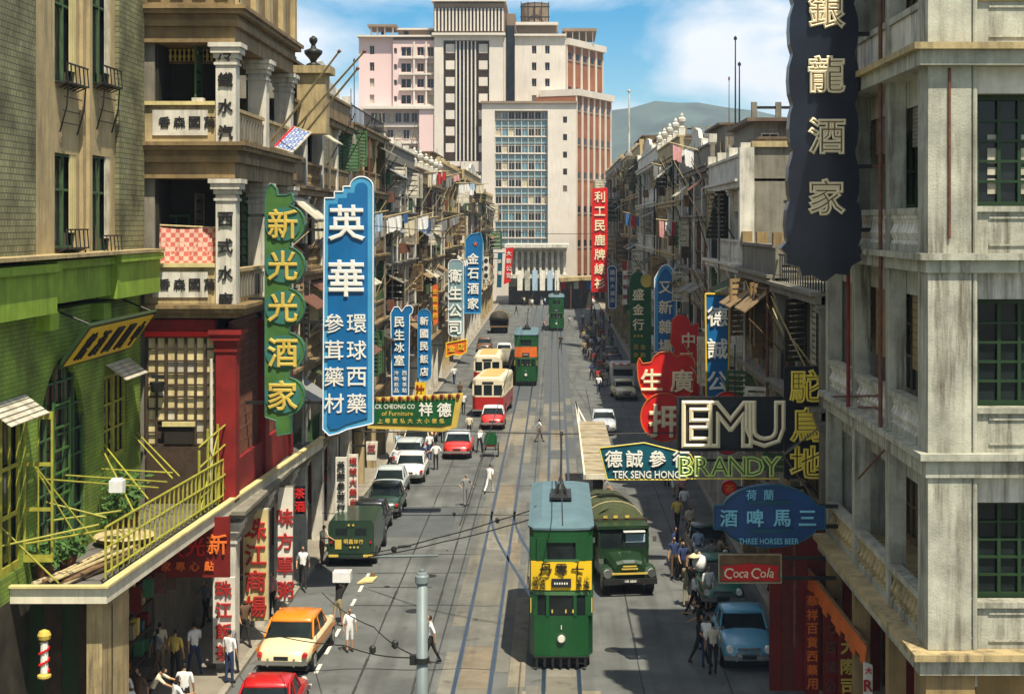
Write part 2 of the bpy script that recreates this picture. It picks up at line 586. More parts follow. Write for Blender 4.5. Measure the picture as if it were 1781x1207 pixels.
def fill_glyphs():
    """style solid: raised strokes; bold: heavier; tube: hollow outline in tubing. Unit height, centred, facing -Y."""
    obs = {}
    for (ch, style) in GLYPH:
        cu = bpy.data.curves.new('lettering', 'FONT')
        cu.body = ch
        cu.resolution_u = 2
        if style == 'tube':
            cu.fill_mode = 'NONE'
            cu.bevel_depth = 0.034
            cu.bevel_resolution = 0
            cu.offset = 0.014
        else:
            cu.extrude = 0.04
            cu.bevel_depth = {'solid': 0.006, 'bold': 0.019}[style]
            cu.bevel_resolution = 0
        ob = bpy.data.objects.new('lettering', cu)
        COL.objects.link(ob)
        obs[(ch, style)] = ob
    dg = bpy.context.evaluated_depsgraph_get()
    for k, ob in obs.items():
        ch = k[0]
        src = bpy.data.meshes.new_from_object(ob.evaluated_get(dg))
        xs = [v.co.x for v in src.vertices] or [0, 1]
        ys = [v.co.y for v in src.vertices] or [0, 1]
        cx, cy = (min(xs) + max(xs)) / 2, (min(ys) + max(ys)) / 2
        h = max(max(ys) - min(ys), 0.02)
        if ord(ch[0]) > 255: h = max(h, max(xs) - min(xs))
        if ch == '-': h = 0.3
        GLYPH[k].from_pydata([((v.co.x - cx) / h, -v.co.z, (v.co.y - cy) / h) for v in src.vertices], [], [tuple(p.vertices) for p in src.polygons])
        GLYPH[k].update()
        bpy.data.meshes.remove(src)
    for ob in obs.values():
        cu = ob.data
        bpy.data.objects.remove(ob)
        bpy.data.curves.remove(cu)


def sub(o, part):
    """Hang o under a part of its thing (thing > part > sub-part) without moving it."""
    o.parent = part
    o.matrix_parent_inverse = part.matrix_basis.inverted()
    return o


def text_at(s, x, y, z, size, material, parent, style='bold', rot=(0, 0, 0), name='character', sx=1.0):
    me, w = glyph(s, style)
    return inst(me, name, material, parent, (x, y, z), (size * sx, max(size, 0.25), size), rot)

# ================================================================== the setting
tag(MB().poly([(-9000, -400, -0.12), (9000, -400, -0.12), (9000, 12000, -0.12), (-9000, 12000, -0.12)]).build('ground', 'ground_far'), kind='structure')
road = tag(MB().box(-9.6, 7.6, 20, 330, -0.11, 0.0).build('road', 'asphalt'), kind='structure')
for nm, x0, x1 in (('pavement', -14.5, -9.75), ('pavement', 7.75, 13)):
    pv = tag(MB().box(x0, x1, 20, 270, -0.11, 0.13).build(nm, 'pavement'), kind='structure')
    kx0, kx1 = (-9.75, -9.55) if x0 < 0 else (7.55, 7.75)
    k = 24.0
    while k < 150:
        block('kerb', 'kerb_stone', pv, kx0, kx1, k + 0.01, k + 1.98, -0.05, 0.14)
        k += 2.0
    MB().box(kx0, kx1, 150, 270, -0.05, 0.14).build('kerb', 'kerb_stone', pv)
tag(MB().box(-60, 60, 330.02, 520, -0.11, -0.004).build('road', 'asphalt'), kind='structure')

# worn surface patches, tram rails in their stone bed, painted marks
for i, (x0, x1, y0, y1, m_) in enumerate((
        (-3.5, -1.4, 53.0, 64.5, 'asphalt_patch'), (-1.15, -0.95, 45, 63, 'asphalt_patch'), (-0.95, 1.35, 36, 45.6, 'sett_stone'), (-1.4, -0.9, 46, 57, 'sett_stone'),
        (-3.3, -1.6, 66, 73, 'sett_stone'), (0.9, 1.5, 60, 84, 'sett_stone'), (-3.3, -1.6, 96, 112, 'sett_stone'), (-3.6, -1.3, 112, 250, 'asphalt_dark'),
        (-0.9, 1.3, 84, 260, 'asphalt_dark'), (-9.0, -4.6, 68, 75, 'asphalt_dark'), (-9.0, -5.0, 116, 124, 'asphalt_dark'), (-9.0, -6.0, 98, 104, 'asphalt_dark'))):
    MB().box(x0, x1, y0, y1, 0.0005, 0.004 + 0.0006 * (i % 4)).build('surface_patch', m_, road)

# track bed laid in separate slabs of different age
rng = random.Random(4)
for (x0, x1) in ((-3.45, -3.06), (-2.88, -2.0), (-1.83, -1.42), (-0.85, -0.42), (-0.25, 0.65), (0.82, 1.22)):
    y = 38 + rng.uniform(0, 2)
    while y < 118:
        ln = rng.uniform(1.5, 6)
        if rng.random() < .72:
            zt = 0.0062 + rng.uniform(0, .0025)
            MB().box(x0, x1, y, y + ln - .03, 0.001, zt).build('track_slab', rng.choice(['slab_pale', 'slab_mid', 'slab_mid', 'slab_brown', 'asphalt_patch']), road)
        y += ln
# tar seams and repaired trenches
for i in range(16):
    y = 44 + i * 5.5 + rng.uniform(-2, 2)
    xa = rng.uniform(-9, -5)
    pts = [(xa, y)]
    while pts[-1][0] < rng.choice([-4, -3.6, 1.4, 6.5]):
        pts.append((pts[-1][0] + rng.uniform(.6, 1.2), y + rng.uniform(-.12, .12)))
    m = MB()
    for (a, c), (e, f_) in zip(pts, pts[1:]):
        m.prism([(a, c - .03), (e, f_ - .03), (e, f_ + .03), (a, c + .03)], .0095, .0115, 'z')
    m.build('tar_seam', 'tar', road)
for x_ in (-5.9, -4.2, 2.6, 5.2):
    m = MB()
    y = 40.0
    while y < 130:
        m.prism([(x_ - .025, y), (x_ + .025, y), (x_ + .03 + rng.uniform(-.03, .03), y + 3), (x_ - .03 + rng.uniform(-.03, .03), y + 3)], .0118, .0132, 'z')
        y += 3.0
    m.build('tar_seam', 'tar', road)


def rail(pts, w=0.06):
    m = MB()
    for (xa, ya), (xb, yb) in zip(pts, pts[1:]):
        m.prism([(xa - w, ya), (xa + w, ya), (xb + w, yb), (xb - w, yb)], 0.002, 0.016, 'z')
    return m.build('rail', 'rail_steel', road)


TL, TR, G = -2.45, 0.2, 0.5335
for tx in (TL, TR):
    for s in (-1, 1):
        rail([(tx + s * G, 37), (tx + s * G, 300)])
for s in (-1, 1):                                           # crossover between the two tracks
    pts = []
    for i in range(15):
        t = i / 14
        e = t * t * (3 - 2 * t)
        pts.append((TL + s * G + (TR - TL) * (1 - e) - 0.0, 50 + 24 * t))
    rail(pts, 0.055)
y = 39.0
while y < 62:
    MB().box(-7.36, -7.24, y, y + 1.0, 0.002, 0.006).build('lane_dash', 'road_paint', road)
    y += 2.1
for a, b in (((1.62, 88), (1.62, 120)), ((1.95, 88), (1.62, 120)), ((2.6, 98), (1.62, 118))):
    rw = 0.06
    MB().prism([(a[0] - rw, a[1]), (a[0] + rw, a[1]), (b[0] + rw, b[1]), (b[0] - rw, b[1])], 0.003, 0.007, 'z').build('island_line', 'road_paint', road)
MB().box(-3.0, -1.9, 44.3, 44.4, 0.013, 0.016).build('stop_line', 'road_paint', road)
for i in range(9):
    MB().box(-9.3, -6.2, 116.3 + i * 4.2, 117.6 + i * 4.2, 0.009, 0.013).build('shadow_stripe', 'slab_mid', road)  # shadow stripes across the road, painted as dim strips
for x, y in ((-6.4, 66), (-4.9, 60.5), (1.9, 50.0), (-5.0, 55.0)):
    m = MB()
    m.lathe([(0.30, 0.003), (0.30, 0.012)], (x, y, 0), 16)
    m.build('manhole_cover', 'iron_dark', road)

# distant hills
def hills(name, y, pts, depth, m_):
    m = MB()
    rng = random.Random(3)
    n = 90
    row = []
    for i in range(n + 1):
        t = i / n
        x = pts[0][0] + (pts[-1][0] - pts[0][0]) * t
        for (xa, za), (xb, zb) in zip(pts, pts[1:]):
            if xa <= x <= xb:
                z = za + (zb - za) * (x - xa) / (xb - xa)
                break
        row.append((x, z + rng.uniform(-3.5, 3.5)))
    k = 7
    for j in range(k + 1):
        u = j / k
        for x, z in row:
            m.v.append((x + rng.uniform(-9, 9), y - depth * (1 - u) + rng.uniform(-20, 20) * (0 < u < 1), -1 + (z + 1) * (u ** 0.9) + (rng.uniform(-7, 7) if 0 < u < 1 else 0)))
    w = n + 1
    for j in range(k):
        for i in range(n):
            m.f.append((j * w + i, j * w + i + 1, (j + 1) * w + i + 1, (j + 1) * w + i))
    return tag(m.build(name, m_, smooth=True), kind='structure')


mat('hill_scrub', (0.05, 0.07, 0.05), var=0.5, scale=0.02, rough=0.95)
hd = 1800
hills('hills', hd, [(-1300, 60), (-500, 80), (-100, 100)] + [(X_(a, hd), Z_(b, hd)) for a, b in ((1020, 200), (1065, 188), (1090, 186), (1115, 179), (1145, 175), (1175, 180), (1205, 180), (1240, 187), (1270, 190), (1330, 202), (1400, 215), (1800, 240))] + [(1400, 60)], 500, 'hill_scrub')


# ================================================================== shared building pieces
def louvre_mesh(n):
    m = MB()
    m.box(-.5, -.42, -.5, .5, -.5, .5).box(.42, .5, -.5, .5, -.5, .5).box(-.42, .42, -.5, .5, .44, .5).box(-.42, .42, -.5, .5, -.5, -.44)
    for i in range(n):
        z = -.42 + .84 * (i + .5) / n
        h = .84 / n
        m.poly([(-.42, -.4, z - h * .45), (.42, -.4, z - h * .45), (.42, .3, z + h * .35), (-.42, .3, z + h * .35)])
    return m.mesh('louvre')


LOUVRE = louvre_mesh(9)
LOUVRE_FAR = louvre_mesh(4)


def sash_mesh(cols, rows):
    m = MB()
    m.box(-.5, -.43, -.5, .5, -.5, .5).box(.43, .5, -.5, .5, -.5, .5).box(-.43, .43, -.5, .5, .45, .5).box(-.43, .43, -.5, .5, -.5, -.45)
    for i in range(1, cols):
        x = -.43 + .86 * i / cols
        m.box(x - .018, x + .018, -.35, .35, -.45, .45)
    for j in range(1, rows):
        z = -.45 + .9 * j / rows
        m.box(-.43, .43, -.3, .3, z - .012, z + .012)
    return m.mesh('sash')


SASH = sash_mesh(2, 3)
SASH4 = sash_mesh(4, 5)
PLAIN = MB().box(-.5, -.45, -.5, .5, -.5, .5).box(.45, .5, -.5, .5, -.5, .5).box(-.45, .45, -.5, .5, .46, .5).box(-.45, .45, -.5, .5, -.5, -.46).box(-.02, .02, -.4, .4, -.46, .46).mesh('plain_window')
BALUSTER = MB().lathe([(.07, 0), (.07, .08), (.04, .12), (.06, .25), (.085, .38), (.06, .52), (.035, .68), (.045, .8), (.07, .88), (.07, 1.0)], n=8).mesh('baluster', smooth=False)


def window(parent, axis, c, a0, a1, z0, z1, frame='shutter_white', pane='glass', mesh=None, out=-1, th=0.08, name='window'):
    """Frame with muntins plus its pane; axis x: lies in a plane x=c facing out*X; axis y: plane y=c."""
    mesh = mesh or SASH
    w, h = a1 - a0, z1 - z0
    if axis == 'y':
        f = inst(mesh, name, frame, parent, ((a0 + a1) / 2, c, (z0 + z1) / 2), (w, th, h))
        p = block('pane', pane, parent, a0 + .02, a1 - .02, c - out * th * .15, c - out * th * .3, z0 + .02, z1 - .02)
    else:
        f = inst(mesh, name, frame, parent, (c, (a0 + a1) / 2, (z0 + z1) / 2), (w, th, h), (0, 0, R(90)))
        p = block('pane', pane, parent, c - out * th * .15, c - out * th * .3, a0 + .02, a1 - .02, z0 + .02, z1 - .02)
    sub(p, f)
    return f


def tong_lau(label, side, X, y0, y1, zs, nb, wall, trim, col_m, seed, inf='mix', top='parapet', vd=2.0, depth=10, par='mix', near=False, roofz=None, front_gable=True):
    """A row house with a columned verandah over the pavement. zs: floor levels, the last one is the roof slab."""
    rng = random.Random(seed)
    xf = side * X                       # street plane of the columns
    xr = side * (X + vd)                # recessed wall
    xb = side * (X + vd + depth)
    b = thing('shophouse', label, 'building', (xf, y0, 0))
    ztop = zs[-1]
    # masonry body behind the verandah, with its party wall facing the camera
    MB().box(xr, xb, y0 + .05, y1 - .05, 0, ztop + .1).build('wall', wall, b)
    MB().box(xr - side * .001, xr - side * .012, y0 + .3, y1 - .06, zs[0], ztop - .4).build('verandah_shade', 'interior_shade', b)  # dark sheet over the back wall: verandah shade put into the colour
    if front_gable:
        MB().box(xf + side * .5, xr - side * .003, y0 + .06, y0 + .28, zs[0], ztop).build('party_wall', wall, b)
    bl = (y1 - y0) / nb
    # columns, each with capitals at the floors
    for i in range(nb + 1):
        yc = min(max(y0 + i * bl, y0 + .25), y1 - .25)
        m = MB()
        m.box(xf, xf + side * .46, yc - .23, yc + .23, 0.13, ztop)
        for z in zs:
            m.box(xf - side * .07, xf + side * .5, yc - .30, yc + .30, z - .62, z - .50)
            m.box(xf - side * .12, xf + side * .5, yc - .34, yc + .34, z - .49, z - .38)
        m.build('column', col_m, b)
    # floor slabs with a moulded edge
    for k, z in enumerate(zs):
        m = MB()
        m.box(xf - side * .18, xr, y0 + .02, y1 - .02, z - .36, z - .12)
        m.box(xf - side * .30, xr, y0 + .01, y1 - .01, z - .115, z)
        m.build('floor_slab' if k < len(zs) - 1 else 'cornice', trim, b)
    # each verandah bay: parapet below, opening or shutters above, things on the back wall
    lv = LOUVRE if near else LOUVRE_FAR
    for k in range(len(zs) - 1):
        z0, z1 = zs[k], zs[k + 1] - .36
        for i in range(nb):
            ya, yb = y0 + i * bl + .24, y0 + (i + 1) * bl - .24
            st = par if par != 'mix' else rng.choice(['panel', 'panel', 'balusters', 'bars'])
            if st == 'panel':
                m = MB().box(xf + side * .06, xf + side * .24, ya, yb, z0, z0 + .92).box(xf - side * .02, xf + side * .3, ya, yb, z0 + .925, z0 + 1.02)
                m.box(xf + side * .02, xf + side * .057, ya + .3, yb - .3, z0 + .2, z0 + .75)
                m.build('parapet', trim, b)
            elif st == 'balusters':
                r_ = MB().box(xf, xf + side * .28, ya, yb, z0 + .9, z0 + 1.02).box(xf, xf + side * .28, ya, yb, z0, z0 + .12).build('handrail', trim, b)
                n = max(3, int((yb - ya) / .34))
                if near:
                    for q in range(n):
                        inst(BALUSTER, 'baluster', trim, b, (xf + side * .14, ya + (q + .5) * (yb - ya) / n, z0 + .12), (1.3, 1.3, .78))
                else:
                    m = MB()
                    for q in range(n):
                        yy = ya + (q + .5) * (yb - ya) / n
                        m.box(xf + side * .08, xf + side * .2, yy - .06, yy + .06, z0 + .12, z0 + .9)
                    m.build('balustrade', trim, b)
            else:
                m = MB().box(xf + side * .1, xf + side * .15, ya, yb, z0 + .95, z0 + 1.0)
                n = int((yb - ya) / .22)
                for q in range(n):
                    yy = ya + (q + .5) * (yb - ya) / n
                    m.box(xf + side * .11, xf + side * .14, yy - .015, yy + .015, z0, z0 + .95)
                m.build('railing', rng.choice(['iron_dark', 'iron_rust', 'shutter_green']), b)
            mode = inf if inf != 'mix' else rng.choice(['open', 'shut', 'half', 'blind', 'cage', 'cage'])
            if mode in ('shut', 'half'):
                n = rng.choice([3, 4, 5])
                cm = rng.choice(['shutter_white', 'shutter_white', 'shutter_green', 'shutter_wood', 'shutter_dark', 'curtain'])
                for q in range(n):
                    if mode == 'half' and rng.random() < .45: continue
                    a0 = ya + q * (yb - ya) / n + .02
                    a1 = ya + (q + 1) * (yb - ya) / n - .02
                    swing = rng.choice([0, 0, 0, R(60), R(-50)])
                    inst(lv, 'shutter', cm if rng.random() < .75 else rng.choice(['shutter_white', 'shutter_green', 'shutter_wood']), b,
                         (xf + side * .26 - (side * (a1 - a0) * .4 if swing else 0), (a0 + a1) / 2, (z0 + 1.04 + z1) / 2), (a1 - a0, .06, z1 - z0 - 1.06), (0, 0, R(90) + swing))
            elif mode == 'blind':
                zz = z1 - rng.uniform(.8, 1.9)
                m = MB()
                n = 9
                for q in range(n):
                    a, c = z1 - (z1 - zz) * q / n, z1 - (z1 - zz) * (q + 1) / n
                    m.box(xf + side * .16, xf + side * (.16 + .03 + .02 * (q % 2)), ya + .05, yb - .05, a - .006, c + .006)
                m.build('blind', rng.choice(['bamboo', 'shutter_green', 'curtain', 'pale_wood']), b)
            elif mode == 'cage':
                n = int((yb - ya) / .3)
                m = MB()
                for q in range(n + 1):
                    yy = ya + q * (yb - ya) / n
                    m.box(xf + side * .12, xf + side * .17, yy - .028, yy + .028, z0 + 1.03, z1)
                for f_ in (.35, .7):
                    m.box(xf + side * .125, xf + side * .165, ya, yb, z0 + 1.03 + (z1 - z0 - 1.03) * f_ - .03, z0 + 1.03 + (z1 - z0 - 1.03) * f_ + .03)
                m.build('window_bars', rng.choice(['iron_dark', 'shutter_white', 'shutter_green', 'iron_rust', 'bamboo']), b)
                if rng.random() < .6:
                    a0 = ya + rng.uniform(0, .5) * (yb - ya)
                    block('hung_sheet', rng.choice(['curtain', 'cloth_white', 'cloth_grey', 'cloth_pale_blue', 'bamboo', 'cloth_brown']), b, xf + side * .3, xf + side * .33, a0, a0 + rng.uniform(.6, 1.4), z0 + rng.uniform(.9, 1.5), z1 - .2)
            # back wall: a door and a window
            if mode != 'shut':
                yc = (ya + yb) / 2
                inst(lv, 'door', rng.choice(['shutter_green', 'shutter_wood', 'shutter_dark', 'shutter_white']), b, (xr - side * .06, yc - (yb - ya) * .22, z0 + 1.15), ((yb - ya) * .34, .08, 2.3), (0, 0, R(90)))
                wf = inst(SASH, 'window', 'shutter_white', b, (xr - side * .06, yc + (yb - ya) * .24, z0 + 1.6), ((yb - ya) * .36, .08, 1.5), (0, 0, R(90)))
                pn = block('pane', 'glass', b, xr - side * .016, xr - side * .03, yc + (yb - ya) * .07, yc + (yb - ya) * .41, z0 + .87, z0 + 2.33)
                sub(pn, wf)
    for i in range(nb):                                   # odds and ends people fix to their verandahs
        for k in range(len(zs) - 1):
            ya, yb, z0, z1 = y0 + i * bl + .3, y0 + (i + 1) * bl - .3, zs[k], zs[k + 1] - .4
            if rng.random() < .34:
                za, dz = z1 - rng.uniform(0, .3), rng.uniform(.5, .9)
                a0, a1 = ya + rng.uniform(0, .8), yb - rng.uniform(0, .8)
                MB().prism([(xf + side * .05, za), (xf - side * 1.0, za - dz), (xf - side * 1.0, za - dz - .05), (xf + side * .05, za - .05)], a0, a1).build('awning', rng.choice(['canvas_green', 'shutter_wood', 'curtain', 'iron_rust', 'plaster_grey', 'shutter_dark', 'cloth_grey']), b)
            for q in range(rng.randint(0, 3)):
                yy = rng.uniform(ya, yb)
                zz = z0 + rng.uniform(.7, 1.2)
                MB().tube((xf + side * .1, yy, zz), (xf - side * rng.uniform(.3, 1.3), yy + rng.uniform(-.4, .2), zz + rng.uniform(.8, 2.4)), .032, .022, 5).build('bamboo_prop', rng.choice(['bamboo', 'brown_wood', 'iron_dark']), b)
            if rng.random() < .3:
                yy = rng.uniform(ya, yb - .8)
                MB().box(xf - side * .45, xf - side * .02, yy, yy + .8, z0 + .5, z0 + 1.15).build('window_box', rng.choice(['brown_wood', 'iron_rust', 'shutter_green', 'plaster_grey', 'dark_wood']), b)
    for i in range(nb):
        yc = y0 + i * bl + rng.choice([.5, bl - .5, bl * .5])
        zt_ = ztop - rng.choice([0, .5, 4])
        MB().tube((xf - side * .2, yc, 4.4), (xf - side * .2, yc, zt_), .055, n=6).build('drain_pipe', rng.choice(['iron_dark', 'iron_rust', 'plaster_grey', 'plaster_white']), b)
    # ground floor shop fronts between the columns
    for i in range(nb):
        ya, yb = y0 + i * bl + .24, y0 + (i + 1) * bl - .24
        z1 = zs[0] - .36
        m = MB().box(xr - side * .02, xr - side * .14, ya, ya + .25, .13, z1).box(xr - side * .02, xr - side * .14, yb - .25, yb, .13, z1).box(xr - side * .02, xr - side * .18, ya + .25, yb - .25, z1 - .9, z1)
        m.build('shop_frame', rng.choice(['red_wood', 'brown_wood', 'shutter_green', 'sign_red_dark']), b)
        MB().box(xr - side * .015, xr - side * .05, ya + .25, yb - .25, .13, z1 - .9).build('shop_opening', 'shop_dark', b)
        nw = max(2, int((yb - ya) / .7))
        for q in range(nw):
            if rng.random() < .4:
                a0 = ya + .3 + q * (yb - ya - .6) / nw
                block('shop_panel', rng.choice(['brown_wood', 'shutter_green', 'sign_cream', 'sign_red_dark', 'pale_wood']), b, xr - side * .06, xr - side * .12, a0 + .02, a0 + (yb - ya - .6) / nw - .02, .13, z1 - .95)
    # roof edge
    if top in ('parapet', 'gable', 'urn'):
        MB().box(xf + side * .02, xf + side * .26, y0, y1, ztop + .002, ztop + .95).box(xf - side * .08, xf + side * .34, y0, y1, ztop + .955, ztop + 1.07).build('roof_parapet', trim, b)
        for i in range(nb + 1):
            yc = min(max(y0 + i * bl, y0 + .28), y1 - .28)
            m = MB().box(xf - side * .04, xf + side * .36, yc - .22, yc + .22, ztop + 1.075, ztop + 1.5)
            if top == 'urn':
                m.lathe([(.12, 0), (.2, .06), (.08, .16), (.24, .42), (.26, .6), (.1, .72), (.13, .8), (.03, .98)], (xf + side * .16, yc, ztop + 1.5), 8)
            m.build('finial', col_m, b)
        if top == 'gable':
            yc, w = (y0 + y1) / 2, (y1 - y0) * .28
            pts = [(yc - w, ztop + 1.08), (yc + w, ztop + 1.08), (yc + w * .9, ztop + 1.5), (yc + w * .5, ztop + 1.65), (yc + w * .38, ztop + 2.1), (yc, ztop + 2.35), (yc - w * .38, ztop + 2.1), (yc - w * .5, ztop + 1.65), (yc - w * .9, ztop + 1.5)]
            MB().prism(pts, xf + side * .04, xf + side * .26, 'x').build('pediment', col_m, b)
    elif top == 'rail':
        m = MB().box(xf + side * .1, xf + side * .16, y0, y1, ztop + .9, ztop + .96)
        n = int((y1 - y0) / .5)
        for q in range(n):
            yy = y0 + (q + .5) * (y1 - y0) / n
            m.box(xf + side * .11, xf + side * .15, yy - .02, yy + .02, ztop, ztop + .9)
        m.build('roof_railing', 'iron_dark', b)
    # roof-top hut and posts
    if rng.random() < .9:
        ya = y0 + rng.uniform(.1, .4) * (y1 - y0)
        yb = ya + rng.uniform(.3, .5) * (y1 - y0)
        xa, xc = xf + side * 1.4, xf + side * rng.uniform(4, 6)
        hz = rng.uniform(1.7, 2.6)
        hut = MB().box(xa, xc, ya, yb, ztop + .101, ztop + hz).build('roof_hut', rng.choice(['plaster_grey', 'brown_wood', 'plaster_cream']), b)
        MB().box(xa - side * .4, xc, ya - .3, yb + .3, ztop + hz + .002, ztop + hz + .12).build('hut_roof', 'roof_tile', b)
        for q in range(2):
            yy = ya + (q + .5) * (yb - ya) / 2
            block('hut_window', 'glass', b, xa - side * .02, xa - side * .05, yy - .35, yy + .35, ztop + .7, ztop + 1.5)
    return b


def laundry(label, x, y, z, side, ln, seed, group, up=0.15):
    """Bamboo pole pushed out over the street with washing on it."""
    rng = random.Random(seed)
    t = thing('laundry_pole', label, 'laundry', (x, y, z), group=group)
    dx = -side
    p1 = (x + dx * ln, y - ln * .15, z + ln * up)
    MB().tube((x - dx * .4, y, z), p1, .045, .03, 6).build('pole', 'bamboo', t)
    n = rng.randint(2, 4)
    used = []
    for i in range(n):
        f0 = .12 + .8 * i / n
        w = .62 * ln / n
        h = rng.uniform(.6, 1.15)
        xa, xb = x + dx * ln * f0, x + dx * (ln * f0 + w)
        ya, za = y - ln * .15 * f0, z + ln * up * f0
        m = MB()
        q = 5
        pts0, pts1 = [], []
        for j in range(q + 1):
            xx = xa + (xb - xa) * j / q
            zz = za + up * abs(xx - xa)
            yy = ya - .15 * abs(xx - xa) * 1.0
            fold = .05 * math.sin(j * 2.3 + seed)
            pts0.append((xx, yy, zz - .02))
            pts1.append((xx + rng.uniform(-.03, .03), yy + fold, zz - h * (1 - .15 * (j % 2) * rng.random())))
        for j in range(q):
            m.poly([pts0[j], pts0[j + 1], pts1[j + 1], pts1[j]])
            m.poly([(a, b + .02, c) for a, b, c in (pts0[j], pts1[j], pts1[j + 1], pts0[j + 1])])
        gc = rng.choice(['white', 'white', 'white', 'cream', 'pale_blue', 'grey', 'grey', 'brown', 'red', 'blue', 'pink', 'white'])
        used.append(gc.replace('_', ' '))
        m.build('garment', 'cloth_' + gc, t)
    zl = 'lower' if z < 12 else 'middle' if z < 16 else 'upper'
    t['label'] = 'bamboo washing pole with %s on the %s row, %s storey' % (' and '.join(sorted(set(used))[:3]), 'left' if side < 0 else 'right', zl)
    return t

# ================================================================== left: corner block with green lower storey
WX = -12.6
def dl(px, x=WX):                      # depth at which the plane x shows at photo column px
    return x * F / (px - CX)


g = thing('corner_block', 'tall beige and tiled corner building with a green painted lower storey, far left', 'building', (WX, 34, 0))
wins_up = []
for (pa, pb, ya_, yb_) in ((95, 132, -75, 148), (95, 132, 268, 432), (160, 192, -70, 150), (160, 192, 272, 440)):
    d0, d1 = dl(pa), dl(pb)
    dm = (d0 + d1) / 2
    wins_up.append((d0, d1, Z_(yb_, dm), Z_(ya_, dm)))
dS = [30.0, dl(8), dl(54), dl(200), 47.2]
MB().wall('x', WX - .45, WX, dS[2], dS[3], 12.9, 26, wins_up).build('upper_wall', 'plaster_beige', g)
MB().box(WX - .45, WX + .12, dS[0], dS[2] - .004, 12.9, 26).build('tiled_pier', 'tile_brick', g)
MB().box(WX - .45, WX + .12, dS[3] + .004, dS[4], 12.9, 26).build('tiled_pier', 'tile_brick', g)
MB().box(WX - 14, WX - 1.6, 30, 47.2, 0, 26).build('core', 'interior_shade', g)
for k, (a0, a1, z0, z1) in enumerate(wins_up):
    fr = MB()
    for i in range(3):
        yy = a0 + .04 + (a1 - a0 - .08) * i / 2
        fr.box(WX - .12, WX - .06, yy - .03, yy + .03, z0, z1)
    for zz in (z0 + .04, z0 + (z1 - z0) * .62, z1 - .04):
        fr.box(WX - .13, WX - .07, a0, a1, zz - .03, zz + .03)
    fr.build('window_frame', 'shutter_green', g)
    MB().box(WX - .17, WX - .15, a0, a1, z0, z1).build('pane', 'glass', g)
    # curtain on the far jamb side
    m = MB()
    for q in range(5):
        m.box(WX - .05 + .012 * (q % 2), WX - .02 + .012 * (q % 2), a1 - .45 + q * .09, a1 - .362 + q * .09, z0 + .4, z1)
    m.build('curtain', 'sign_cream' if k < 2 else 'shutter_white', g)
    # wrought-iron basket and long bracket under the sill
    m = MB()
    for q in range(6):
        yy = a0 + (a1 - a0) * q / 5
        m.tube((WX + .02, yy, z0 - .12), (WX + .34, yy, z0 + .02), .018, n=5)
        m.tube((WX + .34, yy, z0 + .02), (WX + .30, yy, z0 + .5), .018, n=5)
    m.box(WX + .30, WX + .34, a0, a1, z0 + .46, z0 + .5).box(WX, WX + .36, a0, a1, z0 - .02, z0 + .02)
    for yy in (a0 + .15, a1 - .15):
        m.path([(WX + .3, yy, z0 - .05), (WX + .26, yy, z0 - .6), (WX + .05, yy + .1, z0 - 1.25)], .022, 5)
    for zz in (.35, .7, 1.0):
        m.tube((WX + .24 - zz * .12, a0 + .15, z0 - zz), (WX + .24 - zz * .12, a1 - .15, z0 - zz), .016, n=5)
    m.build('window_basket', 'iron_dark', g)
for y in (dl(140), dl(152)):
    MB().box(WX + .003, WX + .10, y - .12, y + .12, 12.9, 26).build('pilaster', 'plaster_beige', g)
# green cornice in steps
for (a, b, x1, z0, z1) in ((30, 37.6, .55, 11.55, 12.55), (37.61, 42.6, .42, 11.75, 12.6), (42.61, 47.2, .60, 11.65, 12.65)):
    MB().box(WX - .3, WX + x1, a, b, z0, z1).box(WX - .3, WX + x1 + .12, a, b, z1 + .003, z1 + .2).build('cornice', 'green_paint', g)
MB().box(WX - .3, WX + .75, 30, 47.2, 12.87, 12.96).build('cornice_cap', 'plaster_cream', g)
for a, b in ((37.7, 38.4), (42.2, 42.9)):
    MB().box(WX - .2, WX + .34, a, b, 11.1, 11.54).build('corbel', 'green_paint', g)
# lower green wall with pointed arch and square windows
AY0, AY1, AZ0, AZS, AZT = dl(66), dl(148), 5.6, 8.0, 10.35
low = [(AY0, AY1, AZ0, AZT), (dl(-30), dl(40), 5.6, 9.35), (dl(181), dl(221), 7.0, 9.45)]
MB().wall('x', WX - .4, WX, 30, 47.2, 5.0, 11.55, low).build('lower_wall', 'green_brick', g)
ac = (AY0 + AY1) / 2
hw = (AY1 - AY0) / 2
for s in (-1, 1):
    pts = [(ac + s * hw, AZS), (ac + s * hw, AZT), (ac, AZT)]
    for i in range(9):
        t = i / 8
        pts.append((ac + s * hw * math.sin(t * PI / 2), AZS + (AZT - .02 - AZS) * (math.cos(t * PI / 2) * .75 + .25 * (1 - t))))
    MB().prism(pts, WX - .4, WX - .001, 'x').build('arch_spandrel', 'green_brick', g)
m = MB()
for i in range(6):
    yy = AY0 + .05 + (AY1 - AY0 - .1) * i / 5
    m.box(WX - .12, WX - .06, yy - .035, yy + .035, AZ0, AZT)
for i in range(8):
    zz = AZ0 + (AZT - AZ0) * i / 7
    m.box(WX - .11, WX - .07, AY0, AY1, zz - .025, zz + .025)
m.build('arch_grille', 'shutter_green', g)
MB().box(WX - .16, WX - .145, AY0, AY1, AZ0, AZT).build('arch_pane', 'glass', g)
m = MB().box(WX - .05, WX + .0, AY0 + 1.2, AY0 + 1.28, AZ0, 9.2).box(WX - .05, WX + .0, AY0 + 2.5, AY0 + 2.58, AZ0, 9.2)
for i in range(7):
    m.box(WX - .045, WX - .005, AY0 + 1.28, AY0 + 2.5, AZ0 + i * .58, AZ0 + i * .58 + .05)
m.build('arch_door', 'sign_green', g)
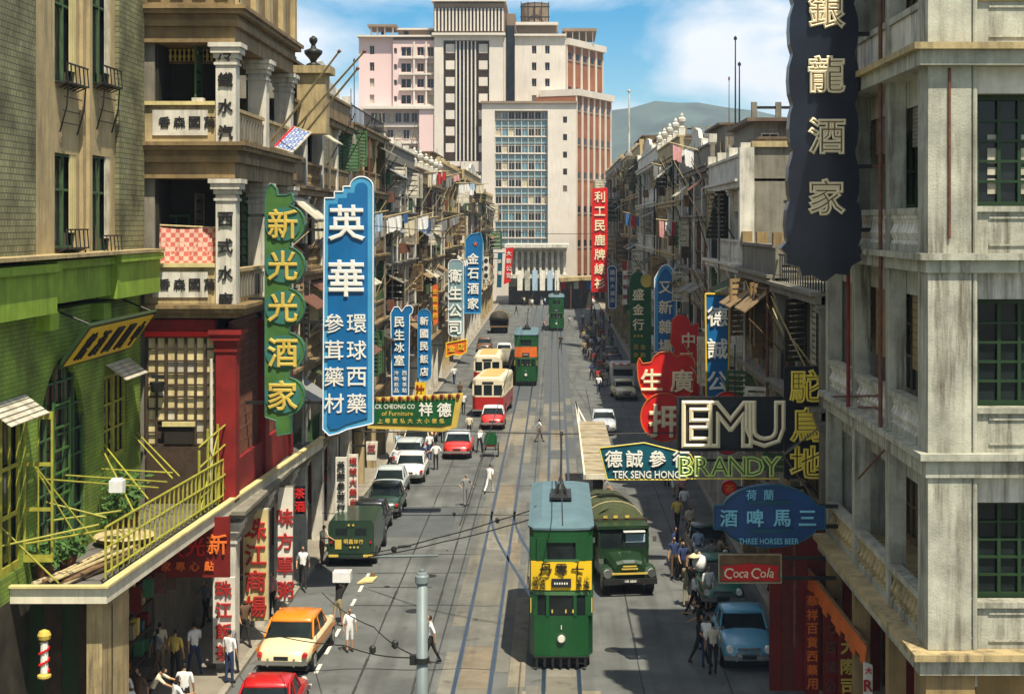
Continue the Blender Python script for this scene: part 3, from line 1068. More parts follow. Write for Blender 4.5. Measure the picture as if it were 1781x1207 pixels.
for (a0, a1, z0, z1) in low[1:]:
    for q in range(2):
        a, c = a0 + (a1 - a0) * q / 2, a0 + (a1 - a0) * (q + 1) / 2
        inst(SASH, 'window', 'yellow_green_steel', g, (WX - .1, (a + c) / 2, (z0 + z1) / 2), (c - a - .02, .07, z1 - z0), (0, 0, R(90)))
    MB().box(WX - .2, WX - .18, a0, a1, z0, z1).build('pane', 'glass', g)
    # slatted awning flap
    for q in range(5):
        MB().prism([(WX + .05 + q * .12, z1 + .32 - q * .09), (WX + .15 + q * .12, z1 + .26 - q * .09), (WX + .15 + q * .12, z1 + .24 - q * .09), (WX + .05 + q * .12, z1 + .30 - q * .09)], a0, a1).build('awning_slat', 'shutter_white', g)
    if a0 > 42: continue
    # side casement standing open
    inst(SASH, 'open_casement', 'yellow_green_steel', g, (WX + .35, a1 + .05, (z0 + z1) / 2), (.7, .06, (z1 - z0) * .95))

# forward-leaning yellow plaque over the arch
pl = thing('plaque', 'yellow shop plaque with dark characters leaning out above the green pointed arch', 'sign', (WX, 41, 9.9))
y0_, y1_ = 39.0, 45.6
zt, zb, xo = 11.2, 10.1, 0.8
MB().prism([(WX + .06, zb), (WX + .12, zb - .06), (WX + .12 + xo, zt - .06), (WX + .06 + xo, zt)], y0_, y1_).build('board', 'green_paint_dark', pl)
tilt = math.atan2(xo, zt - zb)
def pq(t_, o_): return (WX + .12 + xo * t_ + o_ * math.cos(tilt), zb - .06 + (zt - zb) * t_ - o_ * math.sin(tilt))
MB().prism([pq(.07, .004), pq(.93, .004), pq(.93, .03), pq(.07, .03)], y0_ + .25, y1_ - .25).build('face', 'sign_yellow', pl)
for i, ch in enumerate('館酒圖國中'):
    text_at(ch, pq(.5, .04)[0], y0_ + .9 + i * 1.2, pq(.5, .04)[1], .85, 'letter_black', pl, 'solid', rot=(tilt, 0, R(90)), sx=.75)
for yy in (y0_ + .3, y1_ - .3):
    MB().tube((WX, yy, zt + .3), (WX + xo, yy, zt - .03), .03, n=6).build('stay', 'iron_dark', pl)

# shop canopy along the pavement with its railing
cn = thing('shop_canopy', 'long flat concrete canopy with cream fascia over the left pavement', 'canopy', (-10.4, 36, 5.0))
CE = lambda y: -10.4 + (y - 36) * (1.25 / 25.0)          # street edge of the canopy
MB().prism([(-13.2, 36.0), (-10.42, 36.0), (-9.17, 61.0), (-12.45, 61.0), (-12.45, 36.3)], 5.0, 5.16, 'z').build('deck', 'tar_roof', cn)
m = MB()
m.prism([(-10.42, 35.98), (-10.36, 35.9), (-9.1, 61), (-9.168, 61)], 4.93, 5.30, 'z')
m.prism([(-13.2, 35.9), (-10.362, 35.9), (-10.42, 35.99), (-13.2, 35.99)], 4.93, 5.30, 'z')
m.build('fascia', 'canopy_white', cn)
m = MB()
m.prism([(-10.5, 35.86), (-10.30, 35.86), (-9.04, 61), (-9.24, 61)], 5.303, 5.36, 'z')
m.prism([(-13.2, 35.80), (-10.303, 35.80), (-10.303, 36.0), (-13.2, 36.0)], 5.303, 5.355, 'z')
m.build('fascia_cap', 'sign_cream', cn)
rg = thing('canopy_railing', 'yellow-green steel railing with thin bars on the edge of the left canopy', 'railing', (-10.6, 36.4, 5.36))
yy = 36.6
post = []
while yy < 47.5:
    post.append(yy)
    inst(UNIT, 'rail_bar', 'yellow_green_steel', rg, (CE(yy) - .22, yy, 5.36 + .6), (.045, .045, 1.2))
    yy += .42
for h in (1.2, .7, .12):
    MB().tube((CE(post[0]) - .22, post[0], 5.36 + h), (CE(post[-1]) - .22, post[-1], 5.36 + h), .03, n=6).build('top_rail', 'yellow_green_steel', rg)
MB().path([(CE(36.6) - .22, 36.6, 6.5), (-12.5, 36.7, 6.15)], .028).build('top_rail', 'yellow_green_steel', rg)
fr = thing('scaffold_frame', 'tall yellow-green steel frame standing on the canopy by the red column', 'frame', (-9.9, 47, 5.2))
for y_ in (44.6, 45.5, 46.6, 47.8):
    for x_ in (CE(y_) - .25,):
        MB().tube((x_, y_, 5.16), (x_, y_, 7.7 if y_ > 45 else 7.2), .04, n=6).build('upright', 'yellow_green_steel', fr)
for z_ in (6.1, 7.0, 7.6):
    MB().tube((CE(44.6) - .25, 44.6, z_ - .3), (CE(47.8) - .25, 47.8, z_), .03, n=6).build('ledger', 'yellow_green_steel', fr)
MB().tube((CE(44.6) - .25, 44.6, 5.3), (CE(46.6) - .25, 46.6, 7.4), .025, n=6).build('brace', 'yellow_green_steel', fr)
MB().tube((CE(47.8) - .25, 47.8, 5.3), (CE(45.5) - .25, 45.5, 7.2), .025, n=6).build('brace', 'yellow_green_steel', fr)
stays = [((60, 812, 37.6), (140, 946, 38.3)), ((62, 812, 37.6), (166, 942, 38.6)), ((0, 915, 35.9), (102, 1014, 36.2)), ((175, 775, 43.5), (232, 888, 40.5)), ((178, 770, 43.5), (258, 868, 41.5)),
         ((228, 752, 46.6), (300, 832, 44.5)), ((236, 750, 46.8), (312, 828, 45.0)), ((62, 832, 37.6), (275, 848, 42.5)), ((110, 826, 40), (290, 838, 43.5)), ((80, 873, 38.4), (185, 900, 38.8)),
         ((0, 950, 35.8), (172, 912, 36.7)), ((90, 905, 38.4), (210, 888, 39)), ((168, 815, 43), (300, 822, 45))]
for i, ((p0, q0, d0), (p1, q1, d1)) in enumerate(stays):
    a, b_ = (X_(p0, d0), d0, Z_(q0, d0)), (X_(p1, d1), d1, Z_(q1, d1))
    st = tag(MB().tube(a, b_, .024, n=6).build('canopy_stay', 'yellow_green_steel', origin=a), 'thin yellow-green stay rod between the green wall and the left canopy', 'rod', 'stay rods over the left canopy')
# clutter on the canopy
rng = random.Random(5)
for i in range(12):
    a = (-12.35 + rng.uniform(0, .9), 36.4 + rng.uniform(0, .5), 5.2 + .05 * (i % 4))
    b_ = (a[0] + rng.uniform(.5, 1.0), a[1] + rng.uniform(2.4, 3.6), a[2] + rng.uniform(0, .12))
    tag(MB().tube(a, b_, .045 if i % 4 else .07, n=7).build('bamboo_pole', ['dark_wood', 'pale_wood', 'brown_wood', 'bamboo'][i % 4], origin=a), 'old pole in the loose heap on the left canopy', 'pole', 'heap of poles on the canopy')
bk = thing('basket', 'round brown wicker tray lying on the canopy behind the railing', 'basket', (-11.5, 41.5, 5.2))
MB().lathe([(.55, 0), (.75, .12), (.78, .2), (.70, .2), (.5, .06)], (-11.5, 41.5, 5.17), 18).build('tray', 'brown_wood', bk)
MB().lathe([(.78, .19), (.82, .22), (.78, .25)], (-11.5, 41.5, 5.17), 18).build('rim', 'bamboo', bk)
tag(MB().box(-11.55, -11.2, 40.2, 40.5, 6.75, 7.05).box(-11.5, -11.25, 40.24, 40.46, 7.053, 7.1).build('tin_can', 'cloth_white', origin=(-11.4, 40.3, 6.75)), 'small white tin hanging on the yellow-green rods above the canopy', 'tin')
for k, (x_, y_) in enumerate(((-12.1, 42.8), (-12.0, 43.9), (-12.3, 37.4), (-12.0, 38.2))):
    lab = ('leafy potted plant by the arched grille', 'large leafy pot plant between the arch and the square window', 'low bushy plant at the near end of the canopy deck', 'small pot plant beside the pole heap')[k]
    pt = thing('pot_plant', lab, 'plant', (x_, y_, 5.16))
    MB().lathe([(.16, 0), (.24, .35), (.26, .38), (.2, .38)], (x_, y_, 5.16), 10).build('pot', 'iron_rust', pt)
    m = MB()
    for q in range(150):
        a, r_, h_ = rng.uniform(0, 2 * PI), rng.uniform(0.05, .55), rng.uniform(.35, 1.5 if k < 2 else .9)
        c_ = Vector((x_ + r_ * math.cos(a), y_ + r_ * math.sin(a), 5.16 + h_))
        u = Vector((rng.uniform(-1, 1), rng.uniform(-1, 1), rng.uniform(-.4, .8))).normalized() * rng.uniform(.08, .17)
        w = u.orthogonal().normalized() * u.length * .4
        m.poly([c_ - u, c_ + w, c_ + u, c_ - w])
    m.build('foliage', mat('leaf', (0.05, 0.11, 0.02), var=0.5, scale=5), pt)

# under the canopy: pier, dark shop, barber pole, red board
uc = thing('pavement_shop', 'dim shop front with pale pier under the left canopy', 'shop', (WX, 36, 0))
MB().box(-10.98, -10.62, 36.4, 38.7, .13, 4.98).build('pier', 'plaster_cream', uc)
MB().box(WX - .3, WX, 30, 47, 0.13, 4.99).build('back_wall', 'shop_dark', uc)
for q in range(7):
    block('shelf_panel', ['dark_wood', 'shutter_dark', 'shop_dark', 'red_wood'][q % 4], uc, WX + .01, WX + .12, 38.8 + q * 1.15, 39.8 + q * 1.15, .2, 3.6)
for r_ in range(4):
    block('shelf', 'dark_wood', uc, WX + .13, WX + .5, 38.9, 46.8, .9 + r_ * .75, .95 + r_ * .75)
    for q in range(15):
        yy = 39.0 + q * .52 + rng.uniform(0, .1)
        h_ = rng.uniform(.18, .5)
        if rng.random() < .7:
            block('goods', rng.choice(['cloth_brown', 'cloth_green', 'sign_red_dark', 'cloth_khaki', 'letter_gold', 'cloth_grey', 'sign_teal', 'iron_rust']), uc, WX + .16, WX + .44, yy, yy + rng.uniform(.18, .4), .955 + r_ * .75, .955 + r_ * .75 + h_)
for q in range(6):
    block('notice', ['letter_gold', 'cloth_cream', 'sign_red_dark', 'cloth_green', 'iron_rust', 'cloth_brown'][q], uc, -11.9 + .1 * q, -11.6 + .1 * q, 41 + q * .9, 41.03 + q * .9, 3.2 - .1 * (q % 3), 3.7)
for q in range(5):
    block('door_leaf', ['green_paint_dark', 'dark_wood'][q % 2], uc, -12.6 + q * .4, -12.22 + q * .4, 37.2, 37.28, .2, 4.6)
bp = thing('barber_pole', 'red and white spiral barber pole hanging in the dark shop at the bottom left', 'barber pole', (-11.9, 36.2, 3.0))
bx, by = X_(77, 36.2), 36.2
m = MB()
MB().lathe([(.09, 0), (.09, .72)], (bx, by, 3.25), 12).build('cylinder', 'letter_white', bp)
for q in range(26):
    a = q * .62
    z_ = 3.27 + q * .026
    m.box(bx + .093 * math.cos(a) - .03, bx + .093 * math.cos(a) + .03, by + .093 * math.sin(a) - .03, by + .093 * math.sin(a) + .03, z_, z_ + .045)
m.build('stripe', 'sign_red', bp)
MB().lathe([(.05, 0), (.14, .06), (.16, .15), (.12, .24), (.03, .28)], (bx, by, 3.98), 12).build('top_knob', 'letter_gold', bp)
MB().lathe([(.06, 0), (.16, .05), (.16, .1), (.09, .14)], (bx, by, 3.1), 12).build('base_cup', 'letter_gold', bp)
MB().box(bx - .03, bx + .03, by, by + .4, 3.5, 3.56).build('bracket', 'iron_dark', bp)

# ================================================================== left: columned verandah corner house
D1 = 47.4
v = thing('verandah_house', 'ornate old verandah corner house with lettered white pillars and a red painted storey', 'building', (-9.9, D1, 0))
s1 = D1 / F
ZF = [5.0, 11.25, 16.2, 20.35]
xs0, xs1, xc0 = -12.55, -9.75, -10.36            # end bay facing the camera: from the wall to the outer pillar
yE = 58.0
MB().box(-22, -12.3, D1 + .3, yE, 0, 24).build('wall', 'plaster_grey', v)
MB().box(-12.28, -12.2, D1 + .4, yE, 5.2, 20).build('inner_wall', 'interior_shade', v)
for k, z in enumerate(ZF):
    mtr = 'plaster_old' if k else 'plaster_grey'
    for (o, a, c) in ((-.03, -1.1, -.62), (.10, -.615, -.42), (.05, -.415, -.25), (.28, -.245, -.12), (.38, -.115, .0)):
        if k == 1 and a < -.6: continue
        MB().box(-12.54, xs1 + o, D1 - o, yE, z + a, z + c).build('moulding', mtr, v)
MB().box(-12.54, xs1 - .05, D1 + .05, yE, 20.36, 22.5).build('roof_parapet', 'plaster_old', v)
for i in range(5):
    y_ = D1 + .1 + i * (yE - D1 - .6) / 4
    MB().box(xs1 - .2, xs1 + .12, y_, y_ + .5, 20.37, 22.9).build('parapet_pier', 'plaster_cream', v)
for q in range(4):
    MB().box(-12.4 + q * .68, -12.0 + q * .68, D1 - .06, D1 + .04, 20.7, 22.3).build('parapet_panel', 'plaster_cream', v)


def pillar(y_, z0, z1, m_, base=True):
    m = MB().box(xc0, xs1, y_, y_ + .6, z0, z1 - .75)
    m.box(xc0 - .05, xs1 + .05, y_ - .05, y_ + .65, z1 - .95, z1 - .87)
    m.box(xc0 - .06, xs1 + .06, y_ - .06, y_ + .66, z1 - .745, z1 - .6)
    m.box(xc0 - .14, xs1 + .14, y_ - .14, y_ + .74, z1 - .595, z1 - .42)
    m.box(xc0 - .2, xs1 + .2, y_ - .2, y_ + .8, z1 - .415, z1 - .28)
    return m.build('pillar', m_, v)


for y_ in (D1 + .02, D1 + 5.0, yE - .7):
    pillar(y_, 16.21, 20.35 - .84, 'plaster_white')
    pillar(y_, 11.26, 16.2 - .84, 'plaster_white')
    pillar(y_, 5.2, 11.25 - .5, 'red_paint')
    pillar(y_, .13, 4.9, 'plaster_white')
yf = D1 - .02
for chs, z_, dz in (('冷鐵水汽', 19.1, .8), ('西式水廚', 14.05, .82)):
    for i, ch in enumerate(chs):
        text_at(ch, (xc0 + xs1) / 2, yf - .0, z_ - i * dz - .2, .46, 'letter_black', v, 'bold')
# parapets of the end bay with raised characters, and along the street
for z in (11.26, 16.21):
    MB().box(xs0, xc0 - .01, D1 + .1, D1 + .3, z, z + 1.12).build('parapet', 'plaster_cream', v)
    MB().box(xs0 + .25, xc0 - .25, D1 + .05, D1 + .096, z + .2, z + .98).build('parapet_panel', 'plaster_white', v)
    MB().box(xs0 - .02, xc0 - .02, D1 - .02, D1 + .42, z + 1.123, z + 1.24).build('coping', 'sign_cream', v)
    for i, ch in enumerate('香森國萬'):
        text_at(ch, xs0 + .62 + i * .46, D1 + .035, z + .60, .36, 'letter_black', v, 'bold')
    for (a, c) in ((D1 + .7, D1 + 4.9), (D1 + 5.7, yE - .8)):
        MB().box(xs1 - .3, xs1 - .1, a, c, z, z + .95).box(xs1 - .36, xs1 - .02, a, c, z + .953, z + 1.06).build('parapet', 'plaster_cream', v)
        for q in range(9):
            yy = a + (q + .5) * (c - a) / 9
            block('parapet_relief', 'plaster_grey', v, xs1 - .099, xs1 - .05, yy - .12, yy + .12, z + .15, z + .8)
# yellow spindle screen in the deep shade of the top bay
for q in range(11):
    inst(BALUSTER, 'spindle', 'letter_gold', v, (-12.3 + q * .145, D1 + 1.7, 18.85), (.7, .7, .38))
MB().box(-12.5, -10.6, D1 + 1.66, D1 + 1.74, 18.76, 18.84).build('screen_rail', 'brown_wood', v)
for z_ in (11.27, 16.22): MB().box(-12.53, -10.05, D1 + 1.9, D1 + 2.0, z_, z_ + 3.9).build('shade_sheet', 'interior_shade', v)  # added near-black sheets that paint the bays' inner shade
inst(SASH, 'window', 'shutter_green', v, (-12.0, D1 + 1.8, 13.2), (.9, .06, 1.6))
block('ledge_pot', 'plaster_white', v, -11.1, -10.75, D1 + .05, D1 + .35, 17.45, 17.56)
# clutter of the street-side verandah: shutters, plants, washing
rng = random.Random(21)
for z in (11.26, 16.21):
    for (a, c) in ((D1 + .7, D1 + 4.9), (D1 + 5.7, yE - .8)):
        for q in range(4):
            if rng.random() < .7:
                w_ = (c - a) / 4
                inst(LOUVRE, 'shutter', rng.choice(['shutter_green', 'shutter_wood', 'shutter_dark']), v, (xs1 - 1.4, a + (q + .5) * w_, z + 1.8), (w_ - .1, .06, 3.2), (0, 0, R(90)))
inst(UNIT, 'blue_curtain', 'blue_check', v, (xs1 - .5, D1 + 1.5, 17.9), (.05, 1.0, 1.5))
# red storey: lintel, papered lattice window, latticed street side
MB().box(-12.54, xc0 - .06, D1 + .1, D1 + .5, 10.42, 10.78).build('lintel', 'red_paint', v)
MB().box(-12.54, xc0 - .06, D1 + .04, D1 + .45, 10.26, 10.415).build('lintel_band', 'sign_red', v)
x0_, x1_, z0_, z1_ = -12.5, xc0 - .05, 6.95, 10.24
nc, nr = 7, 9
for i in range(nc):
    for j in range(nr):
        if j < 2 and 1 <= i <= 3: continue
        a, c = x0_ + (x1_ - x0_) * i / nc, x0_ + (x1_ - x0_) * (i + 1) / nc
        e, f_ = z0_ + (z1_ - z0_) * j / nr, z0_ + (z1_ - z0_) * (j + 1) / nr
        yj = D1 + .22 + rng.uniform(-.015, .015)
        block('lattice_pane', 'paper_pane' if rng.random() < .85 else 'shutter_white', v, a + .03, c - .03, yj, yj + .02, e + .025, f_ - .025)
m = MB()
for i in range(nc + 1):
    xx = x0_ + (x1_ - x0_) * i / nc
    w_ = .03 if i % 2 else .045
    m.box(xx - w_, xx + w_, D1 + .14, D1 + .2, z0_, z1_)
for j in range(nr + 1):
    zz = z0_ + (z1_ - z0_) * j / nr
    m.box(x0_, x1_, D1 + .15, D1 + .195, zz - .025, zz + .025)
m.build('lattice', 'dark_wood', v)
MB().box(-12.5, x1_, D1 + .3, D1 + .36, 5.2, 10.25).build('dark_backing', 'dark_wood', v)
MB().box(-12.0, -11.0, D1 + .02, D1 + .12, 7.52, 7.66).build('hatch_shade', 'sign_cream', v)
MB().box(-11.95, -11.05, D1 + .1, D1 + .13, 6.98, 7.51).build('hatch', 'interior_shade', v)
MB().box(-12.3, -11.95, D1 - .06, D1 + .02, 9.0, 9.1).lathe([(.17, 0), (.24, .3)], (-12.12, D1 - .1, 8.6), 10).build('hanging_lamp', 'iron_dark', v)
MB().box(-12.5, x1_, D1 + .1, D1 + .16, 5.2, 6.9).build('dado', 'dark_wood', v)
for (a, c) in ((D1 + .7, D1 + 4.9), (D1 + 5.7, yE - .8)):
    MB().box(xs1 - .35, xs1 - .3, a, c, 5.2, 10.7).build('screen', 'red_wood', v)
    m = MB()
    n = 22
    for q in range(n):
        yy = a + (q + .5) * (c - a) / n
        m.box(xs1 - .29, xs1 - .24, yy - .03, yy + .03, 6.4, 10.6)
    for q in range(12):
        m.box(xs1 - .295, xs1 - .25, a, c, 6.4 + q * .38, 6.44 + q * .38)
    m.build('screen_lattice', 'iron_rust', v)
    MB().box(xs1 - .3, xs1 - .1, a, c, 5.2, 6.39).build('dado', 'red_paint', v)
MB().tube((xs1 - .72, D1 - .1, 5.2), (xs1 - .72, D1 - .1, 9.6), .05, n=8).build('drain_pipe', 'canopy_white', v)
tag(MB().path([(-9.55, 47.0, 20.4), (-9.7, 47.1, 23)], .02).build('lightning_rod', 'iron_dark', origin=(-9.55, 47, 20.4)), 'thin metal rod on the roof edge of the verandah house', 'rod')

cl = thing('hanging_cloth', 'red and white checked cloth hung over the lower verandah parapet', 'cloth', (-11.3, D1 + .2, 12.4))
m = MB()
nx = 14
tops, bots = [], []
for i in range(nx + 1):
    xx = X_(254, D1) + (X_(372, D1) - X_(254, D1)) * i / nx
    zt_ = Z_(393 + 6 * math.sin(i / nx * PI), D1)
    tops.append((xx + (.02 if i else 0), D1 + .55 + .03 * math.sin(i * 1.7), zt_))
    bots.append((xx + .12 * (1 - i / nx), D1 + .38 + .05 * math.sin(i * 1.7 + .4), Z_(458, D1)))
for i in range(nx):
    m.poly([bots[i], bots[i + 1], tops[i + 1], tops[i]])
    m.poly([(a, b_ + .02, c) for a, b_, c in (bots[i], tops[i], tops[i + 1], bots[i + 1])])
m.build('fabric', 'check_cloth', cl)
MB().tube((X_(248, D1), D1 + .57, Z_(391, D1)), (X_(380, D1), D1 + .57, Z_(397, D1)), .03, n=6).build('line', 'bamboo', cl)

# bamboo poles and boxed frame jutting from the verandah house
for i, ((p0, q0, d0), (p1, q1, d1), lab) in enumerate((((472, 246, 52), (590, 90, 49), 'left'), ((518, 220, 54), (634, 90, 50), 'middle'), ((534, 228, 54), (622, 120, 50), 'right'))):
    a, b_ = (X_(p0, d0), d0, Z_(q0, d0)), (X_(p1, d1), d1, Z_(q1, d1))
    t = thing('bamboo_pole', lab + 'most of three long bamboo poles slanting up from the verandah' if lab != 'middle' else 'middle one of three long bamboo poles slanting up from the verandah', 'pole', a)
    MB().tube(a, b_, .045, .032, 8).build('shaft', 'bamboo', t)
    MB().lathe([(.03, -.05), (.07, 0), (.03, .06)], b_, 8).build('tip', 'iron_rust', t)
fb = thing('slatted_rack', 'blue slatted rack with red edge leaning out under the bamboo poles', 'rack', (X_(505, 52), 52, Z_(262, 52)))
q4 = [(X_(485, 52), 51.2, Z_(258, 52)), (X_(515, 52), 51.2, Z_(268, 52)), (X_(533, 52), 53, Z_(228, 52)), (X_(502, 52), 53, Z_(218, 52))]
V4 = [Vector(p) for p in q4]
for q in range(6):
    t0, t1 = q / 6 + .02, (q + 1) / 6 - .03
    A, B = V4[0].lerp(V4[1], t0), V4[0].lerp(V4[1], t1)
    C, Dd = V4[3].lerp(V4[2], t1), V4[3].lerp(V4[2], t0)
    MB().poly([A, B, C, Dd]).poly([p - Vector((0, -.03, .03)) for p in (Dd, C, B, A)]).build('slat', 'blue_check', fb)
MB().path([V4[0], V4[3]], .04).build('edge', 'sign_red', fb)
MB().path([V4[0], V4[1], V4[2], V4[3]], .03).build('frame', 'pale_wood', fb)

# ================================================================== rows of shophouses
LX = 10.0
tong_lau('weathered house next to the red painted one, behind the tall blue sign', -1, LX, 58.05, 76, [4.6, 8.2, 11.8, 15.2, 18.4], 4, 'plaster_grey', 'plaster_old', 'plaster_white', 11, top='gable', near=True)
tong_lau('third house along the left row, verandahs full of shutters', -1, LX, 76.05, 92, [4.6, 8.3, 12.0, 15.5, 18.7], 3, 'plaster_ochre', 'plaster_old', 'plaster_cream', 12, top='rail', near=True)
tong_lau('left row house with tall white columns, above the green furniture sign', -1, LX + .1, 92.05, 112, [4.6, 8.0, 11.3, 14.5, 17.6], 4, 'plaster_grey', 'plaster_grey', 'plaster_white', 13, top='parapet')
tong_lau('mid-street house of the left row behind the white-lettered company sign', -1, LX, 112.05, 138, [4.6, 7.9, 11.0, 14.0, 16.8], 5, 'plaster_cream', 'plaster_old', 'plaster_white', 14, top='urn')
tong_lau('left row house behind the dark blue restaurant sign', -1, LX + .2, 138.05, 168, [4.6, 8.1, 11.5, 14.9, 18.2], 5, 'plaster_grey', 'plaster_cream', 'plaster_cream', 15, top='parapet')
tong_lau('far left row house, second before the modern tower', -1, LX - .2, 168.05, 205, [4.6, 8.2, 11.7, 15.2, 18.6], 5, 'plaster_pink', 'plaster_cream', 'plaster_white', 16, top='gable')
tong_lau('farthest house of the left row, next to the modern tower', -1, LX, 205.05, 250, [4.6, 8.8, 13.0, 17.0], 5, 'plaster_ochre', 'plaster_cream', 'plaster_cream', 17, top='parapet')

RX = 7.8
tong_lau('low dark house with wooden louvres behind the large roman-lettered sign', 1, RX, 45.4, 54.9, [4.5, 8.3, 11.7], 2, 'plaster_grey', 'plaster_grey', 'plaster_grey', 21, top='rail', near=True, inf='half')
tong_lau('low house with green shutters beside the grey gable wall, right row', 1, RX, 55.0, 64.6, [4.5, 8.2, 11.9], 2, 'plaster_green', 'plaster_grey', 'plaster_ochre', 22, top='parapet', near=True, inf='half')
tong_lau('house with a big bare grey gable wall rising above its low neighbours', 1, RX, 64.65, 79, [4.6, 8.4, 12.0, 15.6], 3, 'plaster_grey', 'plaster_white', 'plaster_white', 23, top='parapet', near=True)
MB_gable = MB().box(RX + .5, RX + 12, 64.66, 64.9, 11.9, 16.9)
tong_lau('right row house behind the red pawnshop sign', 1, RX + .1, 79.05, 97, [4.6, 8.0, 11.2, 14.2, 16.8], 4, 'plaster_green', 'plaster_grey', 'plaster_white', 24, top='gable')
tong_lau('right row house with bright white columns behind the blue market sign', 1, RX, 97.05, 118, [4.6, 8.2, 11.8, 15.2, 18.2], 4, 'plaster_cream', 'plaster_cream', 'plaster_white', 25, top='urn')
tong_lau('right row house with curved gables behind the green goldsmith sign', 1, RX, 118.05, 146, [4.6, 8.2, 11.8, 15.4, 18.6], 4, 'plaster_white', 'plaster_white', 'plaster_white', 26, top='gable')
tong_lau('far right row house behind the tall red banner', 1, RX + .2, 146.05, 184, [4.6, 8.6, 12.6, 16.6, 20.2], 5, 'plaster_grey', 'plaster_cream', 'plaster_cream', 27, top='parapet')
tong_lau('farthest house of the right row, near the end of the street', 1, RX, 184.05, 240, [4.6, 8.8, 13.0, 17.2, 20.5], 6, 'plaster_ochre', 'plaster_grey', 'plaster_cream', 28, top='parapet')

# gable wall: bare render, coping, drain
gb = [o for o in COL.objects if o.get('label', '').startswith('house with a big bare grey gable')][0]
MB_gable.build('gable_wall', 'plaster_grey', gb)
MB().box(RX + .4, RX + 12.1, 64.5, 65.0, 16.905, 17.15).build('gable_coping', 'plaster_cream', gb)
MB().box(RX - .12, RX + .49, 64.5, 65.1, 12.7, 16.9).build('corner_pier', 'plaster_white', gb)
MB().tube((RX + 2.6, 64.6, 12), (RX + 2.6, 64.6, 16.8), .06, n=7).build('drain_pipe', 'iron_rust', gb)

# back roofs behind the right row (roof sheds, railings, chimneys) as seen over the lower houses
for (lab, x0, x1, y0, y1, zt, wm) in (('flat-roofed hut with awning on the roof behind the black dragon sign', 9.0, 14.5, 70, 78, 18.3, 'plaster_grey'),
                                      ('long roof terrace with a posted parapet in front of the hills', 9.5, 17.5, 96, 110, 18.9, 'plaster_grey'),
                                      ('white stair tower on a right row roof below the flagpole', 9.0, 12.0, 128, 138, 20.9, 'plaster_white')):
    t = thing('roof_house', lab, 'building', (x0, y0, 17))
    MB().box(x0, x1, y0, y1, 12, zt).build('wall', wm, t)
    MB().box(x0 - .4, x1 + .3, y0 - .6, y1 + .2, zt + .003, zt + .16).build('roof', 'roof_tile', t)
    n = 4
    for q in range(n):
        xx = x0 + (q + .5) * (x1 - x0) / n
        window(t, 'y', y0 - .05, xx - .4, xx + .4, zt - 1.7, zt - .5)
    for q in range(6):
        xx = x0 + q * (x1 - x0) / 5
        MB().box(xx - .12, xx + .12, y0, y0 + .3, zt + .17, zt + .9).build('post', 'plaster_grey', t)
    MB().box(x0, x1, y0 + .1, y0 + .2, zt + .6, zt + .72).build('rail', 'iron_dark', t)

# masts on the roofs
for (lab, px, d, y0, y1, m_, r_) in (('tall dark mast above the roofs right of the hills', 1279, 78, 70, 222, 'iron_dark', .05), ('shorter dark mast beside the tall one, right row roofs', 1286, 78, 115, 222, 'iron_dark', .05),
                                     ('white flagpole on a domed roof top below the hills', 1094, 150, 160, 250, 'plaster_white', .11), ('thin aerial on the left row roofs before the pink tower', 616, 64, 110, 200, 'iron_dark', .025),
                                     ('thin pole left of the dark masts', 1268, 80, 140, 225, 'iron_rust', .03)):
    p0 = (X_(px, d), d, Z_(y1, d) - 1.2)
    t = thing('mast', lab, 'mast', p0)
    MB().tube(p0, (p0[0], d, Z_(y0, d)), r_, r_ * .6, 8).build('pole', m_, t)
    MB().lathe([(r_ * 1.5, 0), (r_ * 1.8, .1), (r_ * .5, .2)], (p0[0], d, Z_(y0, d)), 8).build('cap', m_, t)
    MB().lathe([(r_ * 4, 0), (r_ * 3, .25), (r_ * 1.4, .4)], p0, 8).build('foot', 'plaster_grey', t)

urn = thing('roof_urn', 'dark stone urn finial on the skyline above the left row', 'urn', (X_(545, 60), 60, 19.9))
ux, uz = X_(545, 60), Z_(108, 60)
MB().lathe([(.28, 0), (.28, .1), (.1, .18), (.16, .3), (.34, .5), (.36, .62), (.12, .72), (.08, .85), (.16, .98), (.16, 1.1), (.03, 1.2)], (ux, 60, uz - .2), 12).build('urn_body', 'iron_dark', urn, smooth=True)
MB().box(ux - .55, ux + .55, 59.5, 60.5, uz - 2.8, uz - .5).box(ux - .75, ux + .75, 59.3, 60.7, uz - .495, uz - .203).build('pedestal', 'plaster_cream', urn)

# washing hung out over both rows
k = 0
rng = random.Random(77)
for i in range(12):
    y_ = 62 + i * 9.5 + rng.uniform(-1, 1)
    z_ = rng.choice([9.9, 13.8, 13.9, 17.6, 17.8, 10.2])
    laundry('bamboo pole of washing sticking out from a left row verandah', -LX + .1, y_, z_, -1, rng.uniform(1.6, 2.8), 100 + i, 'washing poles, left row', rng.uniform(0.0, .35))
for i in range(7):
    y_ = 70 + i * 13 + rng.uniform(-1.5, 1.5)
    z_ = rng.choice([9.9, 13.8, 14.2, 17.6])
    laundry('bamboo pole of washing sticking out from a right row verandah', RX - .1, y_, z_, 1, rng.uniform(1.0, 1.8), 200 + i, 'washing poles, right row', rng.uniform(0.0, .35))
for i in range(26):
    y_ = 62 + i * 5.0 + rng.uniform(-1, 1)
    x_ = -LX - rng.uniform(.6, 2.5)
    z_ = 17.3 + rng.uniform(0, 1)
    a = (x_, y_, z_)
    tag(MB().tube(a, (x_ + rng.uniform(-.3, 1.0), y_ - .3, z_ + rng.uniform(1.6, 3.4)), .035, .02, 6).build('roof_pole', rng.choice(['bamboo', 'iron_dark', 'brown_wood']), origin=a),
        'thin drying pole sticking up from the left row roofs', 'pole', 'drying poles on the left roofs')

